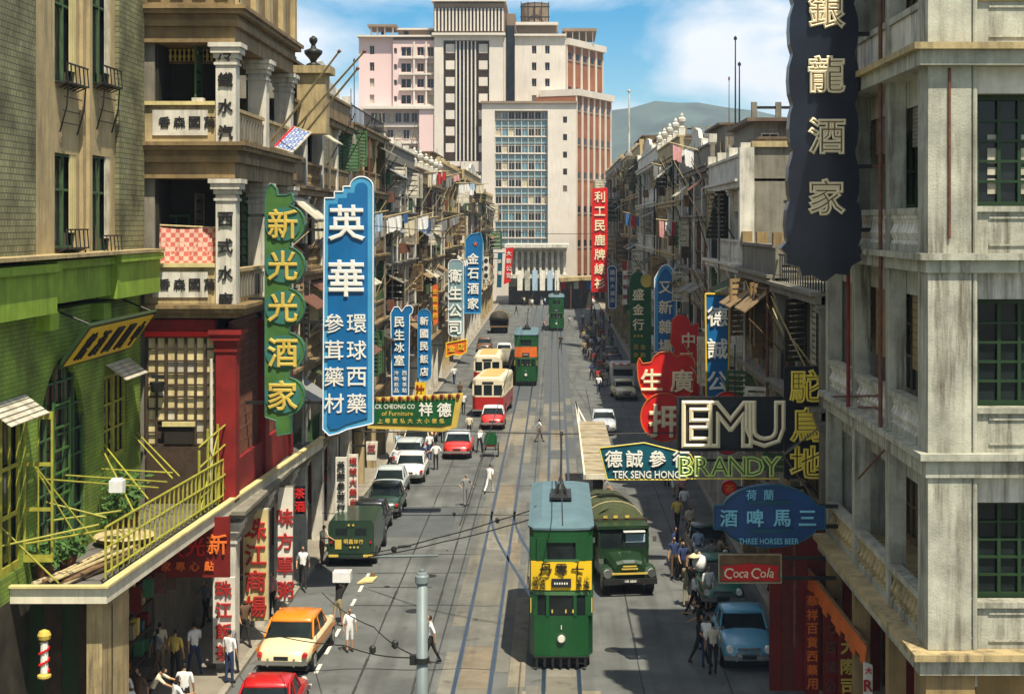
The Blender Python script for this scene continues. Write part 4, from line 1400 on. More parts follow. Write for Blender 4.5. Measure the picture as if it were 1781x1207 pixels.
# ================================================================== right: balustraded corner building in the foreground
RB = 31.9
rb = thing('balcony_block', 'large blue-grey plastered corner building with balustraded balconies, far right', 'building', (7.67, RB, 0))
bx0 = 7.67
RFL = [(4.5, 4.95, 5.9), (8.5, 9.0, 9.9), (12.7, 13.1, 14.05), (16.95, 17.4, 18.4), (21.2, 21.6, 22.4)]
YN, YF = RB, 44.0
MB().box(9.9, 24, RB + 1.2, YF, 0, 24).build('core', 'plaster_blue_grey', rb)
pm = MB().box(bx0, 8.56, RB, RB + .9, 4.96, 24)
pm.build('corner_pier', 'plaster_blue_grey', rb)
MB().box(bx0 - .06, 8.62, RB - .06, RB + .96, .13, 4.49).build('ground_pier', 'plaster_ochre', rb)
MB().tube((8.64, RB + .05, 4.2), (8.64, RB + .05, 24), .055, n=8).build('drain_pipe', 'plaster_blue_grey', rb)
MB().tube((8.1, RB - .04, 13.4), (8.1, RB - .04, 16.9), .03, n=6).build('conduit', 'iron_rust', rb)
bays = [(RB + .9, 35.75), (36.15, 39.8), (40.15, 43.7)]
for y_ in (35.75, 39.8, 43.7):
    MB().box(bx0 + .02, bx0 + .42, y_, y_ + .37, 4.96, 24).build('pier', 'plaster_blue_grey', rb)
    MB().box(bx0 + .02, bx0 + .42, y_, y_ + .37, .13, 4.48).build('ground_pier', 'plaster_ochre', rb)
for k, (za, zb_, zr) in enumerate(RFL):
    # floor band wraps the corner
    o = .22 if k in (0, 3) else .06
    MB().box(bx0 - o, 10.0, RB - o, YF, za, zb_ - .14).build('floor_band', 'plaster_blue_grey', rb)
    MB().box(bx0 - o - .14, 10.0, RB - o - .14, YF + .02, zb_ - .137, zb_).build('ledge', 'plaster_cream' if k in (0, 3) else 'plaster_blue_grey', rb)
    MB().box(10.003, 24, RB - o, RB + 1.2, za, zb_).build('floor_band', 'plaster_blue_grey', rb)
    if k == 4: continue
    # parapet facing the camera
    MB().box(8.7, 24, RB + .12, RB + .34, zb_ + .002, zr - .1).build('parapet', 'plaster_blue_grey', rb)
    MB().box(8.66, 24, RB + .04, RB + .44, zr - .097, zr + .02).build('coping', 'plaster_cream' if k == 3 else 'plaster_blue_grey', rb)
    for q in range(3):
        xa = 8.95 + q * 1.9
        m = MB().box(xa, xa + 1.6, RB + .085, RB + .117, zb_ + .15, zb_ + .19).box(xa, xa + 1.6, RB + .085, RB + .117, zr - .24, zr - .2)
        m.build('panel_moulding', 'plaster_blue_grey', rb)
    # windows facing the camera
    zt_ = RFL[k + 1][0]
    MB().box(8.58, 24, RB + .2, RB + .5, zt_ - .55, zt_ - .003).build('lintel', 'plaster_white', rb)
    for q in range(3):
        xa = 8.72 + q * 2.1
        wf = inst(SASH4, 'window', 'green_paint_dark', rb, (xa + 1.0, RB + .62, (zr + zt_ - .55) / 2), (1.98, .1, zt_ - .55 - zr))
        sub(block('pane', 'glass', rb, xa, xa + 2.0, RB + .68, RB + .70, zr, zt_ - .56), wf)
        if k == 2:
            for w_ in (.35, 1.0):
                for (e, f_) in ((.35, .75), (.85, 1.05), (1.15, 1.55), (1.75, 1.9)):
                    block('bright_pane', 'shutter_white', rb, xa + w_, xa + w_ + .22, RB + .655, RB + .675, zr + e * .8, zr + f_ * .8)
        if q < 2:
            MB().box(xa + 2.0, xa + 2.1, RB + .3, RB + .75, zb_, zt_ - .003).build('mullion', 'plaster_blue_grey', rb)
    # street balconies: balusters and rail
    for (a, c) in bays:
        MB().box(bx0 + .02, bx0 + .3, a + .002, c - .002, zr - .14, zr).build('handrail', 'plaster_blue_grey', rb)
        MB().box(bx0 + .04, bx0 + .28, a + .002, c - .002, zb_ + .002, zb_ + .16).build('base_rail', 'plaster_blue_grey', rb)
        if k == 3:
            MB().box(bx0 + .08, bx0 + .2, a + .002, c - .002, zb_ + .165, zr - .145).build('solid_panel', 'plaster_white', rb)
        else:
            n = 9
            for q in range(n):
                inst(BALUSTER, 'baluster', 'plaster_cream' if k == 0 else 'plaster_white', rb, (bx0 + .16, a + (q + .5) * (c - a) / n, zb_ + .16), (1.7, 1.7, zr - zb_ - .30))
        # recessed wall and windows behind the balcony
        MB().box(bx0 + .43, bx0 + .47, a, c, zt_ - .6, zt_ - .003).build('balcony_lintel', 'plaster_blue_grey', rb)
        zz = zr + .1
        for q in range(2):
            e, f_ = a + (c - a) * q / 2 + .1, a + (c - a) * (q + 1) / 2 - .1
            wf = inst(SASH, 'window', ['shutter_wood', 'shutter_white', 'shutter_green'][k % 3], rb, (9.84, (e + f_) / 2, (zb_ + zt_ - .7) / 2), (f_ - e, .1, zt_ - .75 - zb_), (0, 0, R(90)))
            sub(block('pane', 'glass', rb, 9.86, 9.88, e, f_, zb_ + .1, zt_ - .7), wf)
        if k in (1, 2):
            m = MB()
            hb = 1.7 if k == 1 else .9
            for q in range(10):
                m.box(bx0 + .5, bx0 + .53 + .02 * (q % 2), a + .1, c - .3, zt_ - .6 - hb * (q + 1) / 10, zt_ - .6 - hb * q / 10 - .01)
            m.build('blind', ['shutter_dark', 'shutter_wood', 'plaster_grey'][k % 3], rb)
    # interior slab underside kept dark by real floors
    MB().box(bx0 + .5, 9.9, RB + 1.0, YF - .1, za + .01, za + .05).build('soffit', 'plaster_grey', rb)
MB().box(7.9, 9.9, YF - .12, YF, 4.96, 24).build('end_wall', 'plaster_blue_grey', rb)
MB().box(8.9, 24, RB + .9, RB + 1.19, .13, 4.49).build('shop_wall', 'plaster_ochre', rb)
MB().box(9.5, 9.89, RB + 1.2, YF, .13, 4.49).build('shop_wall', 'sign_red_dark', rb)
# rusty poles and brackets across the balconies
for i, (a, b_) in enumerate((((1432, 690, 44), (1540, 688, 37)), ((1500, 832, 39), (1610, 712, 33.8)), ((1500, 708, 39), (1605, 710, 34)), ((1480, 288, 40), (1548, 290, 37)))):
    A, B = (X_(a[0], a[2]) - .1, a[2], Z_(a[1], a[2])), (X_(b_[0], b_[2]) - .1, b_[2], Z_(b_[1], b_[2]))
    tag(MB().tube(A, B, .03, n=6).build('balcony_pole', 'iron_rust', origin=A), 'thin rusty rod fixed across the right-hand balconies', 'rod', 'rods on the right balconies')
for i, y_ in enumerate((36.0, 39.95)):
    tag(MB().tube((bx0 - .12, y_, 9.0), (bx0 - .12, y_, 22), .05, n=8).build('rain_pipe', ['iron_rust', 'sign_red_dark'][i], origin=(bx0 - .12, y_, 9)),
        ['rusty red downpipe on the nearer balcony pier at right', 'dark downpipe on the second balcony pier at right'][i], 'pipe')

# ================================================================== modern tower closing the street
TD = 285.0
tw = thing('modern_tower', 'big pale modern tower block closing the end of the street', 'building', (X_(830, TD), TD, 0))
mat('tower_white', (0.62, 0.55, 0.46), var=0.12, scale=0.15, rough=0.8, streak=0.35, dirt=(0.3, 0.24, 0.17))
mat('tower_pink', (0.70, 0.50, 0.46), var=0.06, scale=0.08, rough=0.8)
mat('tower_brown', (0.27, 0.10, 0.04), var=0.25, scale=0.3, rough=0.8)
mat('tower_cap', (0.24, 0.17, 0.11), var=0.2, scale=0.3)
mat('spandrel_blue', (0.20, 0.30, 0.32), var=0.2, scale=0.2, rough=0.4)


def pb(name, m_, px0, px1, py0, py1, d0=TD, d1=TD + 30, parent=tw):
    return block(name, m_, parent, X_(px0, TD), X_(px1, TD), d0, d1, Z_(py1, TD), Z_(py0, TD))


def ph(px0, px1, py0, py1):
    return (X_(px0, TD), X_(px1, TD), Z_(py1, TD), Z_(py0, TD))


def pwall(name, m_, px0, px1, py0, py1, holes, d=TD, th=.6):
    return MB().wall('y', d, d + th, X_(px0, TD), X_(px1, TD), Z_(py1, TD), Z_(py0, TD), [ph(*h) for h in holes]).build(name, m_, tw)


wr = random.Random(8)


def pwin(px0, px1, py0, py1, d=TD, frame='tower_white', pane='glass', mesh=None):
    a, c, e, f_ = ph(px0, px1, py0, py1)
    if wr.random() < .22: pane = wr.choice(['curtain', 'shutter_white', 'glass_blue', 'shutter_dark'])
    window(tw, 'y', d, a, c, e, f_, frame, pane, mesh or PLAIN, th=.2)


ZB = 560
# pink left wing
h1 = [(643, 651, y, y + 15) for y in (80, 109, 137, 165)]
pwall('wing_wall', 'tower_pink', 624, 684, 66, 192, h1)
for h in h1: pwin(*h, d=TD + .4)
pb('wing_mass', 'tower_pink', 624, 756, 67, 192, TD + .7, TD + 25)
h2 = []
for y in (83, 111, 138, 166):
    h2 += [(686, 691, y + 2, y + 12), (698, 716, y, y + 16), (726, 738, y, y + 15), (744, 755, y, y + 16)]
pwall('wing_wall', 'tower_pink', 684.2, 757, 72, 192, h2, TD - .8, .6)
for h in h2: pwin(*h, d=TD - .4)
for y in (101, 129, 156, 184):
    pb('balcony_band', 'tower_white', 695, 756, y, y + 3, TD - 1.6, TD - .81)
for px in (720, 741):
    pb('pilaster', 'tower_white', px, px + 3, 75, 190, TD - 1.5, TD - .81)
pb('wing_ledge', 'tower_white', 622, 757, 63, 66, TD - 1.4, TD + 4)
pb('wing_canopy', 'tower_cap', 640, 690, 44, 48, TD - 1, TD + 8)
for px in (644, 655, 668, 682): pb('canopy_post', 'tower_white', px, px + 2.5, 48.2, 62.8, TD, TD + .5)
pb('roof_house', 'tower_cap', 690, 755, 50, 65, TD + 3, TD + 12)
pb('roof_house_lid', 'tower_white', 686, 756, 47, 49.8, TD + 2, TD + 13)
for px in (660, 700, 745): pb('roof_window', 'glass', px, px + 8, 52, 61, TD + 2.7, TD + 2.95)
# lower left block
pb('podium_frame', 'tower_white', 632, 757, 187, 191.8, TD - 3, TD + 10)
pb('podium_pier', 'tower_pink', 731, 757, 192.2, ZB, TD - 2.5, TD + 10)
pb('podium_mass', 'tower_pink', 634, 731, 192.2, ZB, TD - .5, TD + 10)
for r_ in range(5):
    for q in range(6):
        pwin(646 + q * 14, 657 + q * 14, 197 + r_ * 29, 214 + r_ * 29, TD - .7)
    pb('balcony_band', 'tower_white', 640, 731, 217 + r_ * 29, 222 + r_ * 29, TD - 1.6, TD - .51)
# central shaft
pb('shaft_mass', 'tower_white', 757.5, 879, 64, 300, TD + 1, TD + 26)
pwall('shaft_wall', 'tower_white', 757.5, 876, 64, 300, [(773, 852, 74, 282)], TD - 3, 2.5)
pb('shaft_recess', 'tower_cap', 773, 852, 74, 282, TD - .4, TD + .9)
for q in range(6):
    px = 794 + q * 6.6
    pb('fin', 'tower_white', px, px + 2.2, 75, 281, TD - 2.8, TD - .42)
for r_ in range(7):
    y = 80 + r_ * 28.5
    pb('stair_balcony', 'tower_white', 777, 792, y, y + 15, TD - 2.6, TD - .42)
    pb('stair_balcony', 'tower_white', 834, 849, y, y + 15, TD - 2.6, TD - .42)
    for q in range(5):
        pb('slit_window', 'glass', 797 + q * 6.6, 799.8 + q * 6.6, y, y + 20, TD - .6, TD - .41)
pb('crown_mass', 'tower_cap', 756, 878, 8, 63.8, TD - 2, TD + 20)
pb('crown_lid', 'tower_white', 753, 881, 3, 8, TD - 4, TD + 21)
pb('crown_ledge', 'tower_white', 754, 880, 62, 66, TD - 4, TD - 2.02)
for q in range(20):
    px = 758 + q * 6.1
    pb('crown_rib', 'tower_white', px, px + 2.8, 19, 58, TD - 3.2, TD - 2.02)
pb('crown_band', 'tower_cap', 757, 878, 10, 18, TD - 3, TD - 2.02)
pb('penthouse', 'tower_white', 765, 795, -4, 2.8, TD + 2, TD + 12)
pb('slot', 'glass', 879.5, 894, 40, 178, TD + 4, TD + 5)
pb('slot_wall', 'tower_cap', 879.5, 895, 18, 300, TD + 5.1, TD + 24)
# right upper part
h3 = []
for y in (80, 109, 137, 166):
    h3 += [(925, 933, y, y + 14), (948, 956, y, y + 14)]
pwall('upper_wall', 'tower_white', 895.5, 984, 63, 182, h3, TD, .8)
for h in h3: pwin(*h, d=TD + .5)
pb('upper_mass', 'tower_white', 896, 983, 64, 182, TD + .9, TD + 24)
pb('parapet_band', 'tower_cap', 900, 968, 45, 60, TD + .4, TD + 20)
pb('parapet_lid', 'tower_white', 897, 971, 40, 45, TD - 1, TD + 22)
pb('roof_ledge', 'tower_white', 895, 985, 60.2, 63.8, TD - .8, TD + 22)
m = MB().lathe([(2.6, 0), (2.6, 4.0), (2.7, 4.1)], (X_(930, TD), TD + 6, Z_(39, TD)), 16)
m.build('water_tank', 'tower_cap', tw)
for q in range(5): pb('tank_frame', 'iron_dark', 905 + q * 12, 906.5 + q * 12, 0, 39, TD + 2.8, TD + 3.1)
pb('tank_frame', 'iron_dark', 904, 956, 8, 10, TD + 2.5, TD + 2.79)
pb('tank_frame', 'iron_dark', 904, 956, 26, 28, TD + 2.5, TD + 2.79)


# angled brown flank with white ribs: runs back to the right
def flank(px0, px1, dA, dB, ptop, pbot, n, nm):
    A, B = Vector((X_(px0, TD) * dA / TD, dA, 0)), Vector((X_(px1, dB), dB, 0))
    zt, zb = Z_(ptop, TD), Z_(pbot, TD)
    ln = (B - A).length
    ang = math.atan2(B.y - A.y, B.x - A.x)
    dv = (B - A).normalized()
    nv = Vector((dv.y, -dv.x, 0))
    def slab(name, m_, t0, t1, z0, z1, out, dep):
        a, c = A + dv * ln * t0 + nv * out, A + dv * ln * t1 + nv * out
        e, f_ = c - nv * dep, a - nv * dep
        MB().prism([(a.x, a.y), (c.x, c.y), (e.x, e.y), (f_.x, f_.y)], z0, z1, 'z').build(name, m_, tw)
    slab('flank_wall', 'tower_brown', 0, 1, zb, zt - 1.2, 0, 8)
    slab('flank_lid', 'tower_white', -.005, 1.01, zt - 1.195, zt, .8, 8)
    for q in range(n + 1):
        t = q / n
        slab('flank_rib', 'tower_white', max(0, t - .016), min(1, t + .016), zb, zt - 1.2, .22, .21)
    for q in range(n):
        for r_ in range(int((zt - zb) / 6.2)):
            z_ = zt - 2.6 - r_ * 6.2
            slab('flank_window', 'glass', (q + .3) / n, (q + .7) / n, z_ - 1.1, z_, .06, .05)
            slab('flank_sill', 'tower_cap', (q + .2) / n, (q + .8) / n, z_ - 1.5, z_ - 1.15, .12, .11)


flank(984.5, 1048, TD + 1, TD + 15, 66, 190, 5, 'upper')
flank(1001.5, 1062, TD - 3.4, TD + 12, 158, ZB, 6, 'lower')
pb('flank_canopy', 'tower_cap', 978, 1040, 40, 45, TD + 8, TD + 26)
for q in range(5): pb('canopy_post', 'tower_white', 984 + q * 12, 986 + q * 12, 45.2, 66, TD + 9, TD + 9.6)
# right lower block: white frame round a grid of blue windows
h4 = [(862, 953, 196, 432)]
pwall('block_wall', 'tower_white', 840, 1001, 184, ZB, h4 + [(979, 986, y, y + 11) for y in (206, 236, 266, 295, 324)], TD - 4.5, 1.2)
pb('block_mass', 'tower_white', 841, 1000, 184, ZB, TD - 2.8, TD + 10)
pb('block_lid', 'tower_cap', 838, 1003, 180, 183.8, TD - 5, TD + 8)
for y in (206, 236, 266, 295, 324): pwin(979, 986, y, y + 11, TD - 3.9)
for r_ in range(8):
    y = 197 + r_ * 29
    pb('spandrel', 'spandrel_blue', 862, 953, y + 15, y + 26, TD - 3.3, TD - 2.81)
    pb('spandrel_sill', 'tower_white', 862, 953, y + 13.2, y + 14.8, TD - 3.7, TD - 2.81)
    for q in range(8):
        px = 863 + q * 11.3
        pwin(px, px + 10, y, y + 13, TD - 3.2, 'tower_white', 'glass_blue' if q % 3 == 1 else 'glass')
for q in range(9):
    pb('mullion', 'tower_white', 862 + q * 11.35, 862.9 + q * 11.35, 196, 432, TD - 3.6, TD - 3.31)

# classical low building and awnings at its foot
pt = thing('portico_building', 'low colonnaded building with banners at the foot of the tower', 'building', (X_(935, 262), 262, 0))
PD = 262.0


def qb(name, m_, px0, px1, py0, py1, d0=PD, d1=PD + 12):
    return block(name, m_, pt, X_(px0, PD), X_(px1, PD), d0, d1, Z_(py1, PD), Z_(py0, PD))


qb('wall', 'plaster_blue_grey', 884, 985, 436, 530, PD + 2, PD + 14)
qb('cornice', 'plaster_white', 878, 990, 425, 431, PD - 1.5, PD + 14)
qb('frieze', 'plaster_white', 882, 986, 431.2, 436, PD - .6, PD + 14)
for q in range(10):
    px = 886 + q * 10.4
    a, c = X_(px, PD), X_(px + 4, PD)
    MB().lathe([(.32, 0), (.32, .2), (.24, .3), (.22, 3.6), (.34, 3.8), (.34, 4.0)], ((a + c) / 2, PD + .3, Z_(478, PD)), 10).build('column', 'plaster_white', pt)
qb('balcony', 'plaster_white', 880, 988, 478.2, 484, PD - .8, PD + 2)
for q, m_ in enumerate(('sign_white', 'plaster_blue_grey', 'cloth_pale_blue', 'sign_white', 'cloth_pale_blue', 'sign_white')):
    qb('banner', m_, 900 + q * 13, 909 + q * 13, 470, 505, PD - 1.0, PD - .9)
qb('shop_opening', 'shop_dark', 884, 985, 500, 530, PD + 1.5, PD + 1.95)
aw = thing('corner_awning', 'brown awning over the shops right of the colonnaded building', 'awning', (X_(1000, 250), 250, 0))
MB().prism([(X_(972, 250), Z_(490, 250)), (X_(1030, 250), Z_(486, 250)), (X_(1030, 250), Z_(480, 250)), (X_(972, 250), Z_(483, 250))], 248, 254).build('roof', 'plaster_cream', aw)
MB().box(X_(973, 250), X_(1030, 250), 252, 256, 0, Z_(490, 250)).build('shop', 'shop_dark', aw)
for q in range(4): block('post', 'iron_rust', aw, X_(974 + q * 18, 250), X_(975.5 + q * 18, 250), 248.3, 248.6, 0, Z_(489, 250))
for q in range(5): block('sign_panel', ['sign_red', 'sign_green', 'sign_white', 'sign_red_dark', 'sign_blue'][q], aw, X_(976 + q * 11, 250), X_(985 + q * 11, 250), 251.8, 251.95, 3.2, 4.4)
# further blocks beyond, closing gaps on both sides of the tower
for lab, x0, x1, y0, y1, zt, m_ in (('grey block of flats in the distance right of the tower', 22, 45, 330, 360, 24, 'plaster_grey'), ('plain ochre block behind the left row beside the tower', -60, -22, 285, 310, 22, 'plaster_ochre'),
                                   ('low cream block beyond the far corner of the tower', 10.5, 21, 262, 300, 17, 'plaster_cream')):
    t = thing('distant_block', lab, 'building', (x0, y0, 0))
    MB().box(x0, x1, y0, y1, 0, zt).build('wall', m_, t)
    MB().box(x0 - .5, x1 + .5, y0 - .5, y1, zt + .003, zt + .6).build('roof', 'plaster_cream', t)
    for r_ in range(int(zt / 3.6)):
        for q in range(int((x1 - x0) / 3.5)):
            xa = x0 + 1 + q * 3.5
            window(t, 'y', y0 - .06, xa, xa + 1.5, 2.2 + r_ * 3.6, 4.2 + r_ * 3.6)

# ================================================================== signs
def rrect(x0, y0, x1, y1, r, n=6):
    pts = []
    for cx, cy, a0 in ((x1 - r, y0 + r, -90), (x1 - r, y1 - r, 0), (x0 + r, y1 - r, 90), (x0 + r, y0 + r, 180)):
        for i in range(n + 1):
            a = R(a0 + 90 * i / n)
            pts.append((cx + r * math.cos(a), cy + r * math.sin(a)))
    return pts


def circle(cx, cy, rx, ry, n=32):
    return [(cx + rx * math.cos(2 * PI * i / n), cy + ry * math.sin(2 * PI * i / n)) for i in range(n)]


def sign(name, label, d, outline, face, th=.3, border=None, bw=3.0, chars=(), arms=None, side=1, group=None, edge=None, inner=None):
    """Hanging sign at distance d. outline, chars and inner are measured on the photograph and turned into metres at that distance.
    chars: (string, x, y, size, material, style); arms: list of heights (photo y) where steel arms run back to the house front."""
    pts = [(X_(a, d), Z_(b, d)) for a, b in outline]
    xs, zs = [p[0] for p in pts], [p[1] for p in pts]
    t = thing(name, label, 'sign', ((min(xs) + max(xs)) / 2, d, min(zs)), group=group)
    board = MB().prism(pts, d - th / 2, d + th / 2).build('board', edge or face, t)
    k = len(pts)
    cx, cz = sum(xs) / k, sum(zs) / k
    if edge:
        MB().prism([(cx + (x - cx) * .985, cz + (z - cz) * .985) for x, z in pts], d - th / 2 - .02, d - th / 2 - .001).build('face', face, t)
    if inner:
        for op, m_ in inner:
            MB().prism([(X_(a, d), Z_(b, d)) for a, b in op], d - th / 2 - .045, d - th / 2 - .022).build('inset_panel', m_, t)
    if border:
        r = bw * d / F / 2
        yb = d - th / 2 - r * .6
        m = MB()
        for i in range(k):
            a, b = pts[i], pts[(i + 1) % k]
            m.tube((a[0], yb, a[1]), (b[0], yb, b[1]), r, n=6)
        m.build('border', border, board)
    for (s_, px, py, size, m_, style, *rest) in chars:
        sx = rest[0] if rest else 1.0
        ch_o = text_at(s_, X_(px, d), d - th / 2 - (.05 if style != 'tube' else .1), Z_(py, d), size * d / F, m_, t, style, sx=sx, name='character' if len(s_) == 1 else 'lettering')
        ch_o.parent = board
    if arms:
        xe = max(xs) if side > 0 else min(xs)
        xw = 7.75 if side > 0 else -9.95
        if (xw - xe) * side > .05:
            for py in arms:
                MB().box(xe - side * .15, xw, d - .05, d + .05, Z_(py, d) - .05, Z_(py, d) + .05).build('arm', 'iron_dark', t)
    return t


def col_text(s_, x, y0, dy, size, m_, style='bold', sx=1.0):
    return [(c, x, y0 + i * dy, size, m_, style, sx) for i, c in enumerate(s_)]


# tall blue pharmacy sign
ol = [(566, 345), (583, 345), (583, 334), (598, 334), (598, 325), (610, 325)] + [(630 + 20 * math.cos(R(a)), 326 - 18 * math.sin(R(a))) for a in range(180, -1, -15)] + [(650, 735), (606, 745), (590, 752), (574, 756), (563, 745)]
inn = [(574, 355), (590, 355), (590, 345), (606, 345), (606, 336), (618, 336)] + [(630 + 11 * math.cos(R(a)), 328 - 10 * math.sin(R(a))) for a in range(180, -1, -20)] + [(641, 725), (604, 736), (588, 744), (576, 745), (571, 736)]
sign('hanging_sign', 'tall bright blue pharmacy sign with stepped top and big white characters', 56, ol, 'sign_blue_light', .45, 'tube_white', 2.2, inner=[(inn, 'sign_blue')],
     chars=[('英', 605, 388, 64, 'letter_white', 'bold'), ('華', 604, 484, 64, 'letter_white', 'bold')] + col_text('環球西藥', 622, 562, 46, 34, 'letter_white', 'solid') + col_text('參茸藥材', 583, 562, 46, 34, 'letter_white', 'solid'), arms=(400, 560, 700), side=-1)
# green restaurant sign with lobed edge
ol = [(463, 352), (466, 328), (474, 320), (482, 328), (484, 340), (500, 340), (508, 336), (512, 350)]
for cy in (390, 462, 534, 610, 688):
    ol += [(500 + 31 * math.cos(R(a)), cy + 33 * math.sin(R(a))) for a in range(-80, 81, 20)]
ol += [(508, 725), (508, 752), (484, 756), (482, 730), (463, 724)]
sign('hanging_sign', 'green lobed restaurant sign with gold characters beside the red storey', 50, ol, 'sign_green', .4, 'sign_green_teal', 2.0,
     chars=[(c, 494, y, 52, 'letter_gold', 'bold') for c, y in zip('新光光酒家', (390, 462, 534, 612, 686))], arms=(375, 520, 700), side=-1,
     inner=[(circle(494, y, 31, 29), 'sign_green_teal') for y in (390, 462, 534, 611, 688)])
# 民生冰室
ol = [(680, 545), (686, 534), (694, 534), (699, 542), (705, 533), (714, 531), (719, 537), (717, 545), (713, 548), (711, 688), (682, 688)]
sign('hanging_sign', 'slim blue cafe sign with curled top above the green furniture sign', 88, ol, 'sign_blue', .3, 'tube_white', 1.6, chars=col_text('民生冰室', 695, 560, 22, 18, 'letter_white') + col_text('冷熱飲品', 690, 648, 10, 8, 'letter_white', 'solid') + col_text('西餐茶點', 704, 648, 10, 8, 'letter_white', 'solid'), arms=(560, 660), side=-1)
sign('hanging_sign', 'rounded blue hotel sign next to the slim cafe sign', 97, rrect(727, 538, 750, 662, 11), 'sign_blue', .3, 'sign_blue_light', 1.2, chars=col_text('新國民飯店', 738, 558, 22, 15, 'letter_white'), arms=(560, 640), side=-1)
sign('hanging_sign', 'small square yellow sign with a red character below the rounded hotel sign', 96.9, [(722, 665), (741, 665), (741, 688), (722, 688)], 'sign_yellow', .2, chars=[('汁', 731, 676, 15, 'letter_red', 'bold')], arms=(675,), side=-1)
sign('hanging_sign', 'narrow orange-red sign strip above the rounded hotel sign', 118, [(752, 497), (762, 494), (762, 562), (754, 566)], 'sign_orange', .2, chars=col_text('金銀首飾', 757, 507, 14, 9, 'sign_yellow', 'solid'), arms=(510,), side=-1)
sign('hanging_sign', 'pale grey-blue company sign with white characters in the left row', 132, rrect(780, 452, 806, 585, 9), 'spandrel_blue', .3, 'tube_white', 1.2, chars=col_text('衛生公司', 792, 480, 30, 23, 'letter_white'), arms=(470, 560), side=-1)
sign('hanging_sign', 'blue restaurant sign with slanted top and red star, left row', 150, [(810, 418), (818, 408), (836, 405), (840, 420), (838, 470), (836, 545), (808, 545), (809, 470)], 'sign_blue', .3, 'sign_blue_light', 1.6, chars=col_text('金石酒家', 823, 450, 26, 20, 'letter_white') + [('★', 827, 424, 9, 'sign_orange', 'solid')], arms=(430, 530), side=-1)
sign('hanging_sign', 'small white sign with three dark discs beside the blue restaurant sign', 158, [(841, 447), (850, 447), (850, 486), (841, 486)], 'sign_white', .25, chars=[('●', 845.5, y, 7, 'letter_black', 'solid') for y in (453, 466, 479)], arms=(460,), side=-1)
sign('hanging_sign', 'red banner with small characters near the far end of the left row', 205, [(880, 432), (893, 430), (888, 490), (876, 495)], 'sign_red', .2, chars=col_text('大新公司', 885, 441, 13, 9, 'letter_white', 'solid'), arms=(440,), side=-1)
sign('hanging_sign', 'dark blue sign partly behind the far red banner, left row', 196, [(866, 440), (874, 440), (872, 500), (864, 500)], 'sign_teal', .2, chars=col_text('茶樓', 869, 455, 20, 7, 'letter_white', 'solid'), arms=(450,), side=-1)
sign('hanging_sign', 'orange and yellow shop board with scalloped foot on the left pavement side', 115, [(776, 597), (812, 590), (811, 612), (800, 618), (788, 616), (776, 621)], 'sign_orange', .25, 'sign_yellow', 2, chars=[('金', 786, 606, 12, 'sign_yellow', 'bold'), ('店', 802, 603, 12, 'sign_yellow', 'bold')], arms=(600,), side=-1)
# green furniture sign
ol = [(642, 692), (806, 684), (795, 742), (770, 750), (640, 744)]
fs = sign('hanging_sign', 'wide green furniture shop sign with scalloped gold border and roman lettering', 72, ol, 'letter_gold', .35, None,
          inner=[([(646, 699), (793, 694), (786, 736), (768, 740), (644, 736)], 'sign_green_deep')],
          chars=[('祥', 741, 711, 24, 'letter_white', 'bold'), ('德', 773, 712, 25, 'letter_white', 'bold'), ('TACK CHEONG CO', 682, 706, 8, 'letter_white', 'solid', .8), ('of Furniture', 692, 718, 8, 'letter_gold', 'solid')]
          + [(c, 662 + i * 13, 731, 9, 'letter_gold', 'bold') for i, c in enumerate('上等家私大')] + [(c, 730 + i * 13, 731, 9, 'letter_gold', 'bold') for i, c in enumerate('大小傢俬')], arms=(700, 735), side=-1)
for i in range(22):
    inst(MB().lathe([(.06, -.1), (.085, -.03), (.085, .03), (.06, .1)], n=8).mesh('scallop') if i == 0 else SC, 'scallop', 'sign_red_dark' if i % 2 else 'letter_gold', fs, (X_(646 + i * 7.2, 72), 71.78, Z_(694.5 - i * .33, 72)))
    if i == 0: SC = fs.children[-1].data

# left pavement boards on the columns
sign('column_board', 'white board with four red characters on the first column under the left canopy', 46.9, [(371, 1003), (409, 1003), (409, 1152), (371, 1152)], 'sign_white', .12, chars=col_text('珠江飯茶', 390, 1022, 37, 29, 'letter_red'), group=None)
sign('column_board', 'yellow and white board with large red characters on the second column under the left canopy', 50.5, [(424, 884), (467, 884), (467, 1078), (424, 1078)], 'sign_cream', .2, chars=col_text('珠江商場', 446, 918, 45, 38, 'letter_red'), edge='shutter_white')
sign('column_board', 'white board with dark red characters on the third column under the left canopy', 54.5, [(484, 845), (511, 845), (509, 1045), (484, 1045)], 'sign_white', .2, chars=col_text('味方單粥', 497, 898, 42, 30, 'letter_red'), edge='plaster_grey')
sign('column_board', 'red neon-like character sign between the columns under the left canopy', 57, [(514, 845), (531, 845), (531, 893), (514, 893)], 'sign_black', .12, chars=col_text('茶酒', 522, 857, 23, 19, 'sign_red'))
sign('column_board', 'white board with black characters on a column below the tall blue sign', 64, [(584, 795), (604, 795), (604, 892), (584, 892)], 'sign_white', .15, chars=col_text('英華參茸行', 594, 808, 18, 14, 'letter_black'))
sign('column_board', 'second white board with black characters right of the first, below the tall blue sign', 69, [(607, 790), (623, 790), (623, 885), (607, 885)], 'sign_white', .15, chars=col_text('環球大藥房', 615, 801, 18, 13, 'letter_red'))
sign('column_board', 'small white square sign with red marks beneath the green furniture sign', 76, [(637, 768), (657, 768), (655, 800), (638, 800)], 'sign_white', .2, chars=[('三', 647, 779, 14, 'letter_red', 'bold')], arms=(775,), side=-1)
